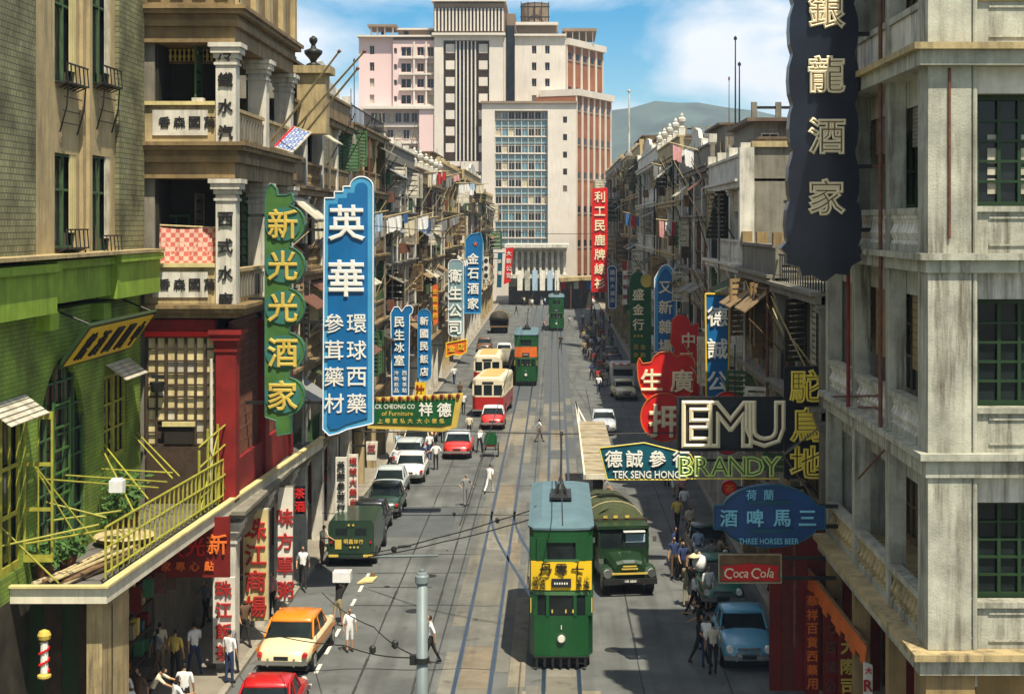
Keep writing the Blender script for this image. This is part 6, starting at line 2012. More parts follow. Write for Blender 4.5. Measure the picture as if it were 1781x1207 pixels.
def tram(label, x, y, rot, ad='front', detail=True, ad_m='sign_yellow'):
    """Double-deck tram, nose at local y=0 towards -y."""
    t = thing('tram', label, 'tram', (x, y, 0), rot, local=True)
    w, L = .975, 8.4
    def plan(i=0.0, b=.16):
        return [(-w + i + .14, -b + i), (-w * .35, -b - .10 + i), (w * .35, -b - .10 + i), (w - i - .14, -b + i), (w - i, .22), (w - i, L - .3), (w - .3, L), (-w + .3, L), (-w + i, L - .3), (-w + i, .22)]
    MB().prism(plan(.10), .14, .40, 'z').build('under_skirt', 'rubber', t)
    MB().prism(plan(), .403, 1.66, 'z').build('lower_panel', 'tram_green', t)
    MB().prism(plan(.03), 1.663, 2.30, 'z').build('lower_window_band', 'glass', t)
    MB().prism(plan(-.02), 2.303, 2.42, 'z').build('deck_band', 'tram_green_light', t)
    MB().prism(plan(), 2.423, 3.36, 'z').build('upper_panel', 'tram_green', t)
    MB().prism(plan(.03), 3.363, 4.06, 'z').build('upper_window_band', 'glass', t)
    MB().prism(plan(-.015), 4.063, 4.30, 'z').build('roof_fascia', 'tram_green', t)
    MB().prism(plan(-.05), 4.303, 4.36, 'z').build('gutter', 'tram_roof', t)
    base = plan(-.03)
    top = [(px * .62, .75 + (py - .1) * .82, 4.52) for px, py in base]
    MB().loft([[(a, b, 4.363) for a, b in base], top]).build('roof_canvas', 'tram_roof', t)
    # window posts
    for z0, z1 in ((1.66, 2.31), (3.36, 4.07)):
        for s_ in (-1, 1):
            for q in range(8):
                yy = .35 + q * (L - .75) / 7
                block('side_post', 'tram_green', t, s_ * (w - .04), s_ * (w + .008), yy - .07, yy + .07, z0, z1)
            block('corner_post', 'tram_green', t, s_ * (w - .24), s_ * (w - .02), -.18, .30, z0, z1)
    for xx in (-.42, .42):
        block('front_post', 'tram_green', t, xx - .05, xx + .05, -.275, -.2, 1.66, 2.31)
        s2 = 1 if xx > 0 else -1
        block('front_post', 'tram_green', t, s2 * .44, s2 * .76, -.25, -.17, 3.36, 4.07)
    block('upper_sill', 'tram_green_light', t, -.55, .55, -.30, -.265, 3.34, 3.40)
    block('window_hood', 'tram_green', t, -.45, .45, -.29, -.2, 3.92, 4.07)
    block('driver_panel', 'tram_green_light', t, -.20, .25, -.2, -.14, 1.68, 2.2)
    for q in (-.3, .12, .34):
        block('driver_fitting', 'letter_gold', t, q, q + .04, -.285, -.26, 1.76, 1.86)
    # advertisement board
    ap = MB().prism([(-w + .04, -.21), (-w * .36, -.295), (w * .36, -.295), (w - .04, -.21), (w - .04, -.17), (w * .36, -.262), (-w * .36, -.262), (-w + .04, -.17)], 2.46, 3.34, 'z').build('advert_board', ad_m, t)
    if detail:
        for ch, xx in zip('丹零十', (-.48, 0, .50)):
            text_at(ch, xx, -.335, 3.10, .38, 'letter_black', ap, 'solid')
        for ch, xx, zz in zip('特效保証退熱止痛', (-.79, -.79, -.57, -.57, .55, .55, .78, .78), (2.80, 2.60) * 4):
            text_at(ch, xx, -.30 if abs(xx) > .6 else -.33, zz, .18, 'letter_black', ap, 'solid')
    block('destination_box', 'plate_dark', t, -.30, .30, -.345, -.296, 2.56, 2.82)
    for q in range(6): block('destination_letter', 'letter_white', t, -.22 + q * .075, -.18 + q * .075, -.352, -.346, 2.65, 2.71)
    # headlamp with rim, fleet number, lifeguard
    MB().tube((0, -.34, .98), (0, -.2, .98), .13, .15, 16).build('lamp_housing', 'chrome', t)
    MB().tube((0, -.36, .98), (0, -.335, .98), .10, .11, 16).build('headlight', 'lamp_glass', t)
    text_at('1', 0, -.29, 1.32, .13, 'letter_white', t, 'bold')
    m = MB()
    for q in range(7): m.box(-.8 + q * .25, -.72 + q * .25, -.30, -.25, .1, .38)
    m.box(-.85, .85, -.31, -.245, .385, .42)
    m.build('lifeguard', 'rubber', t)
    for s_ in (-1, 1):
        for yy in (2.6, 5.6): wheel(t, s_ * .52, yy, .36, .12, 'iron_dark')
        block('grab_rail', 'letter_gold', t, s_ * (w - .05), s_ * (w - .02), -.20, -.17, 1.75, 2.2)
    # trolley gear
    m = MB().box(-.35, .35, 3.3, 5.0, 4.60, 4.68)
    for s_ in (-.3, .3):
        for yy in (3.4, 4.9): m.box(s_ - .05, s_ + .05, yy - .05, yy + .05, 4.45, 4.6)
    m.build('trolley_base', 'iron_dark', t)
    MB().lathe([(.22, 0), (.18, .15), (.08, .3)], (0, 4.2, 4.68), 10).build('trolley_pivot', 'iron_dark', t)
    MB().tube((0, 4.2, 4.9), (0.05, 9.6, 5.95), .045, .03, 8).build('trolley_pole', 'iron_dark', t)
    MB().tube((-.02, 9.55, 5.95), (.12, 9.55, 5.95), .07, n=8).build('trolley_head', 'iron_dark', t)
    for s_ in (-.22, .22): MB().tube((s_, 3.4, 4.66), (0, 5.4, 5.12), .02, n=5).build('trolley_spring', 'iron_dark', t)
    return t


tram('green double-deck tram with the big yellow advert coming towards us in the foreground', .2, 48.0, 0)
tram('green double-deck tram with an orange advert on the left track beside the buses', TL, 131.5, 0, detail=False, ad_m='sign_orange')
tram('plain green double-deck tram farthest up the street', .2, 199, 0, detail=False, ad_m='tram_green')


def truck(label, x, y, rot, cover='canvas_green', cab='truck_green', L=6.6):
    t = thing('truck', label, 'truck', (x, y, 0), rot, local=True)
    # bonnet, cab, cargo bed with hooped canvas
    def bn(y, w, z0, z1):
        return [(w, y, z0), (w, y, z1 - .22), (w * .8, y, z1 - .06), (w * .35, y, z1), (-w * .35, y, z1), (-w * .8, y, z1 - .06), (-w, y, z1 - .22), (-w, y, z0)]
    MB().loft([bn(0, .55, .6, 1.22), bn(.1, .62, .55, 1.32), bn(1.25, .74, .55, 1.42)]).build('bonnet', cab, t, smooth=False)
    for s_ in (-1, 1):
        MB().loft([[(s_ * (.56), yy, z - .28), (s_ * 1.02, yy, z - .28), (s_ * 1.0, yy, z - .05), (s_ * .9, yy, z), (s_ * .56, yy, z)] if s_ > 0 else [(s_ * .56, yy, z), (s_ * .9, yy, z), (s_ * 1.0, yy, z - .05), (s_ * 1.02, yy, z - .28), (s_ * (.56), yy, z - .28)] for yy, z in ((-.08, .80), (.2, 1.02), (.8, 1.04), (1.2, .85))]).build('mudguard', cab, t)
        MB().tube((s_ * .82, -.12, .86), (s_ * .82, .02, .86), .13, .14, 14).build('headlight', 'lamp_glass', t)
        MB().tube((s_ * .82, -.135, .86), (s_ * .82, -.10, .86), .155, .155, 14).build('headlight_rim', 'chrome', t)
        wheel(t, s_ * .84, .55, .43, .24, 'truck_green')
        for yy in (L - 1.6,): wheel(t, s_ * .9, yy, .45, .32, 'truck_green')
        block('mirror', 'chrome', t, s_ * 1.1, s_ * 1.24, 1.2, 1.24, 1.75, 1.95)
    MB().box(-.95, .95, 1.26, 2.35, .6, 1.5).build('cab', cab, t)
    MB().prism([(1.28, 1.503), (2.33, 1.503), (2.3, 2.22), (1.42, 2.22)], -.92, .92, 'x').build('cab_glass', 'glass', t)
    for xx in (-.93, 0, .93): MB().tube((xx, 1.27, 1.5), (xx, 1.40, 2.22), .04, n=5).build('screen_pillar', cab, t)
    MB().box(-.98, .98, 1.30, 2.4, 2.223, 2.34).build('cab_roof', cab, t)
    block('sun_visor', 'letter_white', t, -.02, .8, 1.12, 1.30, 2.12, 2.16)
    block('sun_blind', 'cloth_pale_blue', t, .08, .82, 1.31, 1.33, 1.72, 2.02)
    m = MB()
    m.box(-.72, .72, -.10, -.04, .82, .88).box(-.3, .3, -.11, -.05, 1.0, 1.05).box(-.25, .25, -.11, -.05, 1.1, 1.14)
    m.build('grille_bar', 'letter_gold', t)
    MB().box(-1.0, 1.0, -.22, -.12, .48, .68).build('bumper', 'rubber', t)
    block('licence_plate', 'plate_dark', t, -.35, .35, -.24, -.222, .54, .68)
    text_at('HK 6563', 0, -.26, .61, .09, 'letter_white', t, 'bold', name='lettering')
    MB().box(-1.12, 1.12, 2.5, L, .8, .98).build('bed', 'brown_wood', t)
    for s_ in (-1, 1):
        for q in range(4): block('side_plank', 'dark_wood', t, s_ * 1.08, s_ * 1.14, 2.5, L, 1.0 + q * .22, 1.2 + q * .22)
    block('front_board', 'dark_wood', t, -1.12, 1.12, 2.46, 2.52, 1.0, 2.4)
    for q in (-.6, -.2, .25): block('board_marking', 'letter_gold', t, q, q + .16, 2.43, 2.455, 2.42, 2.52)
    hoops = []
    n = 12
    for j in range(9):
        yy = 2.48 + (L - 2.4) * j / 8
        sag = .05 * (j % 2)
        hoops.append([(1.2 * math.cos(PI * i / n), yy + .03 * math.sin(i * 3), 1.7 + (1.12 - sag - .03 * math.sin(i * 2.3 + j)) * math.sin(PI * i / n) ** .75) for i in range(n + 1)] + [(-1.1, yy, 1.62), (1.1, yy, 1.62)])
    MB().loft(hoops).build('canvas_cover', cover, t, smooth=True)
    for s_ in (.3, .7): MB().path([(1.23 * math.cos(PI * i / n), 2.5 + s_ * (L - 2.6), 1.7 + 1.15 * math.sin(PI * i / n) ** .75) for i in range(n + 1)], .02, 5).build('rope', 'bamboo', t)
    MB().box(-.7, .7, .2, L - .3, .4, .62).build('chassis', 'rubber', t)
    return t


truck('dark green truck with a domed canvas cover coming towards us beside the foreground tram', 2.75, 57.2, R(7))
truck('brown covered truck squeezed between the second bus and the tram up the street', -4.3, 139, PI, 'plaster_grey', 'paint_brown', 6.0)
truck('dark lorry far up the street near the left kerb', -7.0, 200, PI, 'shop_dark', 'paint_black', 6.0)
w2 = thing('white_van', 'white van with red striped awning parked at the right kerb up the street', 'van', (5.6, 127.5, 0), 0, local=True)
MB().prism([(-.95, .4), (.95, .4), (.95, 1.9), (.8, 2.15), (-.8, 2.15), (-.95, 1.9)], 0, 4.2).build('body', 'paint_white', w2)
for s_ in (-1, 1):
    for yy in (.8, 3.3): wheel(w2, s_ * .88, yy, .36, .18)
    MB().tube((s_ * .7, -.05, .8), (s_ * .7, .02, .8), .11, n=10).build('headlight', 'lamp_glass', w2)
block('windscreen', 'glass', w2, -.8, .8, -.03, -.004, 1.25, 1.8)
for q in range(6): block('awning_stripe', ['sign_red', 'letter_white'][q % 2], w2, -.96 + q * .32, -.65 + q * .32, -.5, .3, 2.2, 2.26)
MB().box(-.95, .95, -.12, -.03, .42, .56).build('bumper', 'chrome', w2)

# rickshaw with green hood
rk = thing('rickshaw', 'small green hooded handcart in the road beside the red car', 'rickshaw', (X_(853, 91.5), 91.5, 0), local=True)
rk.location = (X_(853, 91.5), 91.5, 0)
MB().box(-.34, .34, -.3, .45, .62, .72).build('seat', 'red_wood', rk)
hood = [[(.38 * math.cos(PI * i / 10), yy, .75 + .75 * math.sin(PI * i / 10) ** .6) for i in range(11)] for yy in (-.28, .0, .3, .48)]
MB().loft(hood).build('hood', 'sign_green_deep', rk)
for s_ in (-1, 1):
    o = inst(WH_T, 'wheel', 'rubber', rk, (s_ * .46, .1, .42), (.35, .42, .42))
    inst(WH_H, 'rim', 'iron_dark', rk, (s_ * .46, .1, .42), (.3, .1, .1))
    MB().tube((s_ * .34, -.2, .62), (s_ * .32, -1.7, .85), .025, n=6).build('shaft', 'brown_wood', rk)
    MB().tube((s_ * .3, .4, .3), (s_ * .3, .45, .7), .03, n=6).build('strut', 'iron_dark', rk)
MB().tube((-.5, .1, .42), (.5, .1, .42), .03, n=6).build('axle', 'iron_dark', rk)

# bicycle-like tricycle cart by the right kerb
for lab, x_, y_ in (('loaded tricycle cart by the right kerb beside the white van', 4.0, 131), ('loaded cart farther along the right kerb', 4.4, 141)):
    t = thing('tricycle_cart', lab, 'cart', (x_, y_, 0), local=True)
    MB().box(-.5, .5, 0, 1.2, .55, .65).build('platform', 'brown_wood', t)
    for q in range(4): block('crate', ['brown_wood', 'pale_wood', 'cloth_red', 'bamboo'][q], t, -.48 + (q % 2) * .5, -.02 + (q % 2) * .5, .05 + (q // 2) * .55, .55 + (q // 2) * .55, .655, .98 + .12 * (q % 3))
    for xx, yy in ((-.45, .6), (.45, .6), (0, -.8)):
        inst(WH_T, 'wheel', 'rubber', t, (xx, yy, .32), (.3, .32, .32))
    MB().path([(0, -.8, .32), (0, -.65, .95), (0, -.1, .6), (0, .1, .55)], .03).build('frame', 'iron_dark', t)
    MB().box(-.25, .25, -.7, -.64, .95, 1.0).build('handlebar', 'iron_dark', t)
    MB().box(-.08, .08, -.3, -.05, .85, .92).build('saddle', 'rubber', t)
# tram stop shelter
sh = thing('tram_shelter', 'long pale flat roof of a tram stop shelter beside the track at right', 'shelter', (1.3, 66, 0))
mat('shelter_roof', (0.34, 0.28, 0.18), var=0.35, scale=1.4, rough=0.9, streak=0.2)
MB().box(1.3, 2.7, 65.8, 84, 2.95, 3.05).build('roof', 'shelter_roof', sh)
MB().box(1.26, 2.74, 65.72, 65.8, 2.9, 3.12).box(1.22, 1.3, 65.72, 84, 2.9, 3.1).build('fascia', 'canopy_white', sh)
for q in range(7): block('roof_batten', 'shelter_roof', sh, 1.31, 2.69, 67 + q * 2.6, 67.15 + q * 2.6, 3.052, 3.10)
for q in range(5): MB().tube((2.0, 67 + q * 3.9, 0), (2.0, 67 + q * 3.9, 2.95), .07, n=8).build('post', 'iron_dark', sh)
MB().box(1.4, 2.6, 65.6, 84.2, 0.001, .16).build('platform', 'kerb_stone', sh)
bd = thing('bollard', 'pale striped post at the head of the tram island beside the truck', 'bollard', (1.32, 60.5, 0))
for q in range(5): MB().lathe([(.09, 0), (.09, .3)], (1.32, 60.5, .02 + q * .3), 10).build('band', ['letter_white', 'letter_black'][q % 2], bd)
MB().lathe([(.16, 0), (.16, .1)], (1.32, 60.5, 1.52), 12).build('cap', 'letter_white', bd)

# ================================================================== poles and overhead wires
lp = thing('steel_pole', 'thick grey steel pole with cap and clamp standing in the foreground', 'pole', (X_(734, 28), 28, 0))
lx = X_(734, 28)
MB().tube((lx, 28, 0), (lx, 28, Z_(1012, 28)), .115, .10, 24).build('shaft', 'steel_grey', lp, smooth=True)
MB().lathe([(.115, 0), (.128, .02), (.128, .13), (.10, .16)], (lx, 28, Z_(1014, 28)), 20).build('collar', 'steel_grey', lp)
MB().lathe([(.10, 0), (.09, .04), (.05, .06), (.05, .1), (.02, .11)], (lx, 28, Z_(1000, 28)), 16).build('cap', 'steel_grey', lp)
MB().lathe([(.135, 0), (.135, .1)], (lx, 28, Z_(1152, 28)), 18).box(lx - .22, lx - .1, 27.95, 28.05, Z_(1155, 28), Z_(1138, 28)).build('clamp', 'iron_dark', lp)


def wire(label, pts, r=.014, group=None, beads=()):
    P = [(X_(a, d), d, Z_(b, d)) for a, b, d in pts]
    q = []
    for a, c in zip(P, P[1:]):
        for i in range(8):
            t = i / 8
            q.append((a[0] + (c[0] - a[0]) * t, a[1] + (c[1] - a[1]) * t, a[2] + (c[2] - a[2]) * t - .12 * 4 * t * (1 - t) * min(1, (Vector(a) - Vector(c)).length / 12)))
    q.append(P[-1])
    t = thing('overhead_wire', label, 'wire', P[0], group=group)
    MB().path(q, r, 5).build('cable', 'iron_dark', t)
    for a, b, d in beads:
        MB().lathe([(.03, -.09), (.07, -.05), (.07, .05), (.03, .09)], (X_(a, d), d, Z_(b, d)), 8).build('insulator', 'iron_dark', t)
    return t


wire('span wire from the foreground pole to the upper left', [(728, 1142, 28), (650, 1090, 36), (560, 1030, 48)], beads=((687, 1120, 32),))
wire('span wire from the foreground pole towards the lower left shop', [(728, 1143, 28), (600, 1122, 36), (420, 1085, 47)], beads=((648, 1129, 33),))
wire('twin feeder wire rising to the tram roof, upper strand', [(640, 962, 58), (760, 935, 54), (865, 905, 52), (932, 884, 51)], .02, beads=((865, 905, 52), (932, 884, 51)))
wire('twin feeder wire rising to the tram roof, lower strand', [(640, 968, 58), (770, 942, 54), (880, 915, 52), (960, 890, 51)], .02)
wire('long span wire straight across the street above the red car', [(560, 748, 79), (800, 749, 79), (1180, 752, 79)], .035)
wire('span wire crossing just beyond the foreground tram', [(560, 892, 66), (830, 894, 64), (1000, 894, 64)], .016, beads=((790, 894, 64.5),))
wire('high thin wire across the street in front of the tower', [(640, 392, 64), (880, 404, 100), (1090, 404, 110)], .018)
wire('thin wire looping from the right facades to the tower side', [(1040, 300, 150), (1130, 440, 95), (1300, 470, 66)], .014)
for lab, tx in (('contact wire above the left tram track', TL), ('contact wire above the right tram track', TR)):
    w_ = thing('overhead_wire', lab, 'wire', (tx, 40, 5.95))
    MB().path([(tx, 40 + i * 20, 5.95 - (.06 if i % 2 else 0)) for i in range(13)], .018, 5).build('cable', 'iron_dark', w_)
bar = thing('wire_anchor', 'straight dark anchor bar of the overhead wires beside the green van', 'bar', (X_(675, 58), 58, Z_(968, 58)))
MB().tube((X_(650, 58), 58, Z_(968, 58)), (X_(762, 58), 58, Z_(966, 58)), .05, n=8).build('bar', 'steel_grey', bar)
MB().lathe([(.08, -.1), (.12, 0), (.08, .1)], (X_(685, 58), 58, Z_(955, 58)), 8).build('insulator', 'iron_dark', bar)
ti = thing('street_litter_board', 'small cream board lying on the road behind the green van', 'board', (X_(635, 59.2), 59.2, 0))
MB().prism([(X_(622, 59.2), 59.0), (X_(648, 59.2), 59.3), (X_(652, 59.2), 60.1), (X_(630, 59.2), 59.9)], .03, .09, 'z').build('panel', 'sign_cream', ti)
MB().box(X_(640, 59.2), X_(648, 59.2), 60.0, 60.1, .0, .2).build('foot', 'brown_wood', ti)

# ================================================================== people
def person_mesh(pose):
    """One continuous body grown over a posed skeleton (Skin + Subdivision), with material slots per body region."""
    J, E, Rr, cls = {}, [], {}, {}
    def j(n, p, r): J[n] = Vector(p); Rr[n] = r
    lean = pose.get('lean', 0)
    hipz = pose.get('hip', .93)
    def up(x, y, z):                                  # lean the trunk forward (towards -y) about the pelvis
        a = lean
        dz = z - .95
        return (x, y * math.cos(a) - dz * math.sin(a), hipz + .02 + dz * math.cos(a) + y * math.sin(a))
    j('pelvis', up(0, 0, .95), (.15, .115)); j('waist', up(0, 0, 1.12), (.135, .10)); j('chest', up(0, 0, 1.32), (.165, .115)); j('neck0', up(0, .01, 1.46), (.065, .06))
    j('neck', up(0, 0, 1.52), (.052, .052)); j('head', up(0, -.02, 1.62), (.078, .092)); j('crown', up(0, -.005, 1.71), (.07, .08)); j('nose', up(0, -.125, 1.615), (.014, .018))
    E += [('pelvis', 'waist', 1), ('waist', 'chest', 1), ('chest', 'neck0', 1), ('neck0', 'neck', 0), ('neck', 'head', 0), ('head', 'crown', 0), ('head', 'nose', 0)]
    for s, n in ((-1, 'l'), (1, 'r')):
        fw, el = pose.get('arm_' + n, (0, .2))         # upper-arm swing, elbow bend
        sh = Vector(up(s * .185, 0, 1.41))
        out = pose.get('out', .06)
        ab = fw + lean * pose.get('hang', 0)
        eb = sh + Vector((s * out, -.28 * math.sin(ab), -.28 * math.cos(ab)))
        fb = ab + el
        wr = eb + Vector((s * .01 - s * pose.get('in', 0), -.25 * math.sin(fb), -.25 * math.cos(fb)))
        hd = wr + (wr - eb).normalized() * .07
        j('sh' + n, sh, (.068, .068)); j('el' + n, eb, (.045, .045)); j('wr' + n, wr, (.031, .027)); j('ha' + n, hd, (.036, .02))
        E += [('chest', 'sh' + n, 1), ('sh' + n, 'el' + n, 2), ('el' + n, 'wr' + n, 5), ('wr' + n, 'ha' + n, 0)]
        dirv = (wr - eb).normalized()
        for q, (ox, ln) in enumerate(((-.022, .06), (-.008, .075), (.008, .07), (.022, .055))):
            f1 = hd + dirv * .03 + Vector((0, ox, 0)) + Vector((s * -.004, 0, 0))
            f2 = f1 + dirv * ln + Vector((-s * .02, -.01, 0))
            j('f%d%s' % (q, n), f2, (.009, .009))
            E.append(('ha' + n, 'f%d%s' % (q, n), 0))
        j('th' + n, hd + Vector((-s * .01, -.05, -.02)), (.011, .011)); E.append(('wr' + n, 'th' + n, 0))
        lf, kb = pose.get('leg_' + n, (0, 0))
        hp = Vector((s * .09, 0, hipz - .03))
        kn = hp + Vector((s * .01, -.43 * math.sin(lf), -.43 * math.cos(lf)))
        an = kn + Vector((0, -.42 * math.sin(lf - kb), -.42 * math.cos(lf - kb)))
        to = an + Vector((s * .02, -.15, -.045))
        j('hp' + n, hp, (.092, .092)); j('kn' + n, kn, (.06, .06)); j('an' + n, an, (.043, .043)); j('to' + n, to, (.042, .03)); j('he' + n, an + Vector((0, .04, -.045)), (.035, .03))
        E += [('pelvis', 'hp' + n, 3), ('hp' + n, 'kn' + n, 3), ('kn' + n, 'an' + n, 4), ('an' + n, 'to' + n, 6), ('an' + n, 'he' + n, 6)]
    names = list(J)
    low = min(J[n].z - Rr[n][1] for n in names)
    me = bpy.data.meshes.new('body')
    me.from_pydata([tuple(J[n] - Vector((0, 0, low))) for n in names], [(names.index(a), names.index(b)) for a, b, c in E], [])
    ob = bpy.data.objects.new('body', me)
    COL.objects.link(ob)
    sk = ob.modifiers.new('skin', 'SKIN')
    sk.use_smooth_shade = True
    sk.branch_smoothing = .4
    for i, n in enumerate(names):
        me.skin_vertices[0].data[i].radius = Rr[n]
        me.skin_vertices[0].data[i].use_root = (n == 'pelvis')
    ss = ob.modifiers.new('sub', 'SUBSURF')
    ss.levels = 1
    return ob, J, E, low


def person_finish(ob, J, E, low, dg):
    out = bpy.data.meshes.new_from_object(ob.evaluated_get(dg))
    bpy.data.objects.remove(ob)
    out.materials.clear()
    for i in range(8): out.materials.append(None)
    sh_ = Vector((0, 0, -low))
    segs = [(J[a] + sh_, J[b] + sh_, c) for a, b, c in E]
    hc, fwd = J['head'] + sh_, (J['nose'] - J['head']).normalized()
    upv = (J['crown'] - J['head']).normalized()
    for p in out.polygons:
        c = p.center
        best, bc = 9, 0
        for a, b, k in segs:
            d = b - a
            t = max(0, min(1, (c - a).dot(d) / max(d.length_squared, 1e-9)))
            q = (c - a - d * t).length
            if q < best: best, bc = q, k
        rel = c - hc
        if bc == 0 and rel.length < .22 and rel.dot(upv) > -.06 and (rel.dot(upv) > .05 or rel.dot(fwd) < .015): bc = 7
        p.material_index = bc
        p.use_smooth = True
    return out


POSES = dict(
    stand=dict(arm_l=(.05, .2), arm_r=(-.05, .25), leg_l=(.03, 0), leg_r=(-.04, .02)),
    walk=dict(arm_l=(.45, .4), arm_r=(-.4, .3), leg_l=(-.35, .15), leg_r=(.38, .1), hip=.90),
    stride=dict(arm_l=(-.5, .6), arm_r=(.55, .8), leg_l=(.5, .25), leg_r=(-.4, .5), hip=.88, lean=.12),
    carry=dict(arm_l=(2.75, .35), arm_r=(2.6, .5), leg_l=(.2, .1), leg_r=(-.2, .15), hip=.91, lean=.35, out=.08),
    bend=dict(arm_l=(.9, .3), arm_r=(1.0, .3), leg_l=(.35, .15), leg_r=(-.3, .2), hip=.89, lean=.6),
    hips=dict(arm_l=(-.3, 1.5), arm_r=(-.3, 1.5), leg_l=(.05, 0), leg_r=(-.06, .0), out=.16),
    shop=dict(arm_l=(.5, 1.2), arm_r=(.3, .9), leg_l=(.1, .05), leg_r=(-.08, .05), lean=.15),
)
GROWN = {k: person_mesh(p) for k, p in POSES.items()}
dgr = bpy.context.evaluated_depsgraph_get()
BODY = {k: person_finish(*v_, dgr) for k, v_ in GROWN.items()}
HAT = MB().lathe([(.24, 0), (.245, .012), (.10, .10), (.02, .15)], n=18).mesh('hat', smooth=True)


def person(label, x, y, pose, rot, top, bottom, legs='bottom', sleeve='skin', h=1.66, hat=None, z=0.0, group=None, shoe='hair'):
    me = BODY[pose]
    o = bpy.data.objects.new('person', me)
    COL.objects.link(o)
    ms = ['skin', 'cloth_' + top, 'cloth_' + top, 'cloth_' + bottom, 'cloth_' + bottom if legs == 'bottom' else 'skin', 'skin' if sleeve == 'skin' else 'cloth_' + top, shoe, 'hair']
    for i, m_ in enumerate(ms):
        o.material_slots[i].link = 'OBJECT'
        o.material_slots[i].material = mm(m_)
    o.location = (x, y, z)
    o.rotation_euler = (0, 0, rot)
    sc_ = h / 1.79
    o.scale = (sc_, sc_, sc_)
    tag(o, label, 'person', group)
    if hat:
        hd = max((v.co.z, v.co.y) for v in me.vertices)
        q = bpy.data.objects.new('hat', HAT)
        COL.objects.link(q)
        if not HAT.materials: HAT.materials.append(mm(hat))
        q.parent = o
        q.location = (0, hd[1], hd[0] - .07)
    return o


def gp(px, py):                               # ground point under a photo position
    d = H * F / (py - CY)
    return X_(px, d), d


def man(label, px, py, pose, rot, top, bottom, **k):
    x, y = gp(px, py)
    return person(label, x, y, pose, rot, top, bottom, **k)


man('man carrying a white box on his shoulders near the orange-roofed taxi', 588, 1090, 'carry', R(150), 'black', 'khaki', legs='skin')
bxp = gp(588, 1090)
cb = thing('carton', 'white carton carried on a man\'s shoulders in the road', 'box', (bxp[0] + .1, bxp[1] + .2, 1.5))
MB().box(bxp[0] - .18, bxp[0] + .42, bxp[1] - .05, bxp[1] + .45, 1.52, 1.86).build('box', 'cloth_white', cb)
MB().box(bxp[0] - .183, bxp[0] + .423, bxp[1] + .16, bxp[1] + .22, 1.517, 1.864).build('tape', 'cloth_khaki', cb)
man('boy in white vest and white shorts standing by the dashed line', 608, 1133, 'stand', R(20), 'white', 'white', legs='skin', h=1.45)
man('man in white shirt and dark trousers behind the foreground pole', 749, 1156, 'walk', R(-80), 'white', 'black')
man('man in white seen from behind running across the road', 851, 858, 'stride', R(160), 'white', 'white', h=1.6)
man('woman in a patterned grey dress crossing with folded arms', 810, 880, 'hips', R(30), 'grey', 'grey', h=1.62)
man('man in white shirt and brown trousers walking along the tram track', 938, 769, 'walk', R(100), 'white', 'brown', h=1.6)
man('rickshaw puller in white shirt beside the green handcart', 834, 787, 'bend', R(170), 'white', 'black', sleeve='long')
man('man in yellowish shirt standing behind the rickshaw puller', 816, 764, 'stand', R(190), 'cream', 'black')
man('man with white shirt and black shorts standing behind the red car', 758, 817, 'hips', R(185), 'white', 'black', h=1.6)
man('man in dark clothes leaning at the side of the silver-blue car', 733, 820, 'shop', R(120), 'navy', 'grey')
man('person in white between the parked cars under the furniture sign', 747, 800, 'stand', R(200), 'white', 'navy')
man('person in pale blue beside the white-board columns on the left pavement', 690, 798, 'shop', R(60), 'pale_blue', 'black')
man('person in white bending by the columns on the left pavement', 678, 822, 'bend', R(90), 'white', 'black')
man('person in red top on the left pavement beyond the red car', 770, 770, 'walk', R(180), 'red', 'black')
# lower left shop crowd
for lab, px, d, hy, pose, rot, top, bot, k in (
        ('man in a white shirt seen from behind in front of the dark shop', 321, 42.4, 1156, 'stand', 180, 'white', 'black', {}),
        ('man in white vest with bare arms at the very bottom left of the shop', 302, 41.2, 1180, 'shop', 120, 'white', 'khaki', {}),
        ('person in a yellow top deep in the shade of the shop', 305, 46.0, 1100, 'stand', 160, 'yellow', 'black', {}),
        ('person in pale clothes stooping by the shop counter', 262, 42.5, 1160, 'bend', 90, 'cream', 'black', {}),
        ('person in white low in the bottom left corner of the shop', 220, 40.6, 1182, 'stand', 200, 'white', 'black', {}),
        ('person in grey beside the first lettered column', 408, 47.0, 1085, 'shop', -60, 'grey', 'black', {}),
        ('person in white by the first lettered column, next to the red car', 399, 45.9, 1118, 'stand', 150, 'white', 'navy', {}),
        ('person in brown between the first and second lettered columns', 425, 50.0, 1040, 'walk', 30, 'brown', 'black', {}),
        ('person in pink between the second and third lettered columns', 474, 53.5, 1000, 'stand', -40, 'pink', 'black', {}),
        ('person in white under the canopy beyond the third lettered column', 527, 58, 930, 'walk', 10, 'white', 'black', {}),
        ('person in cream by the black-lettered boards on the left pavement', 560, 62, 905, 'shop', 60, 'cream', 'brown', {})):
    person(lab, X_(px, d), d, pose, R(rot), top, bot, z=.13, h=1.66)
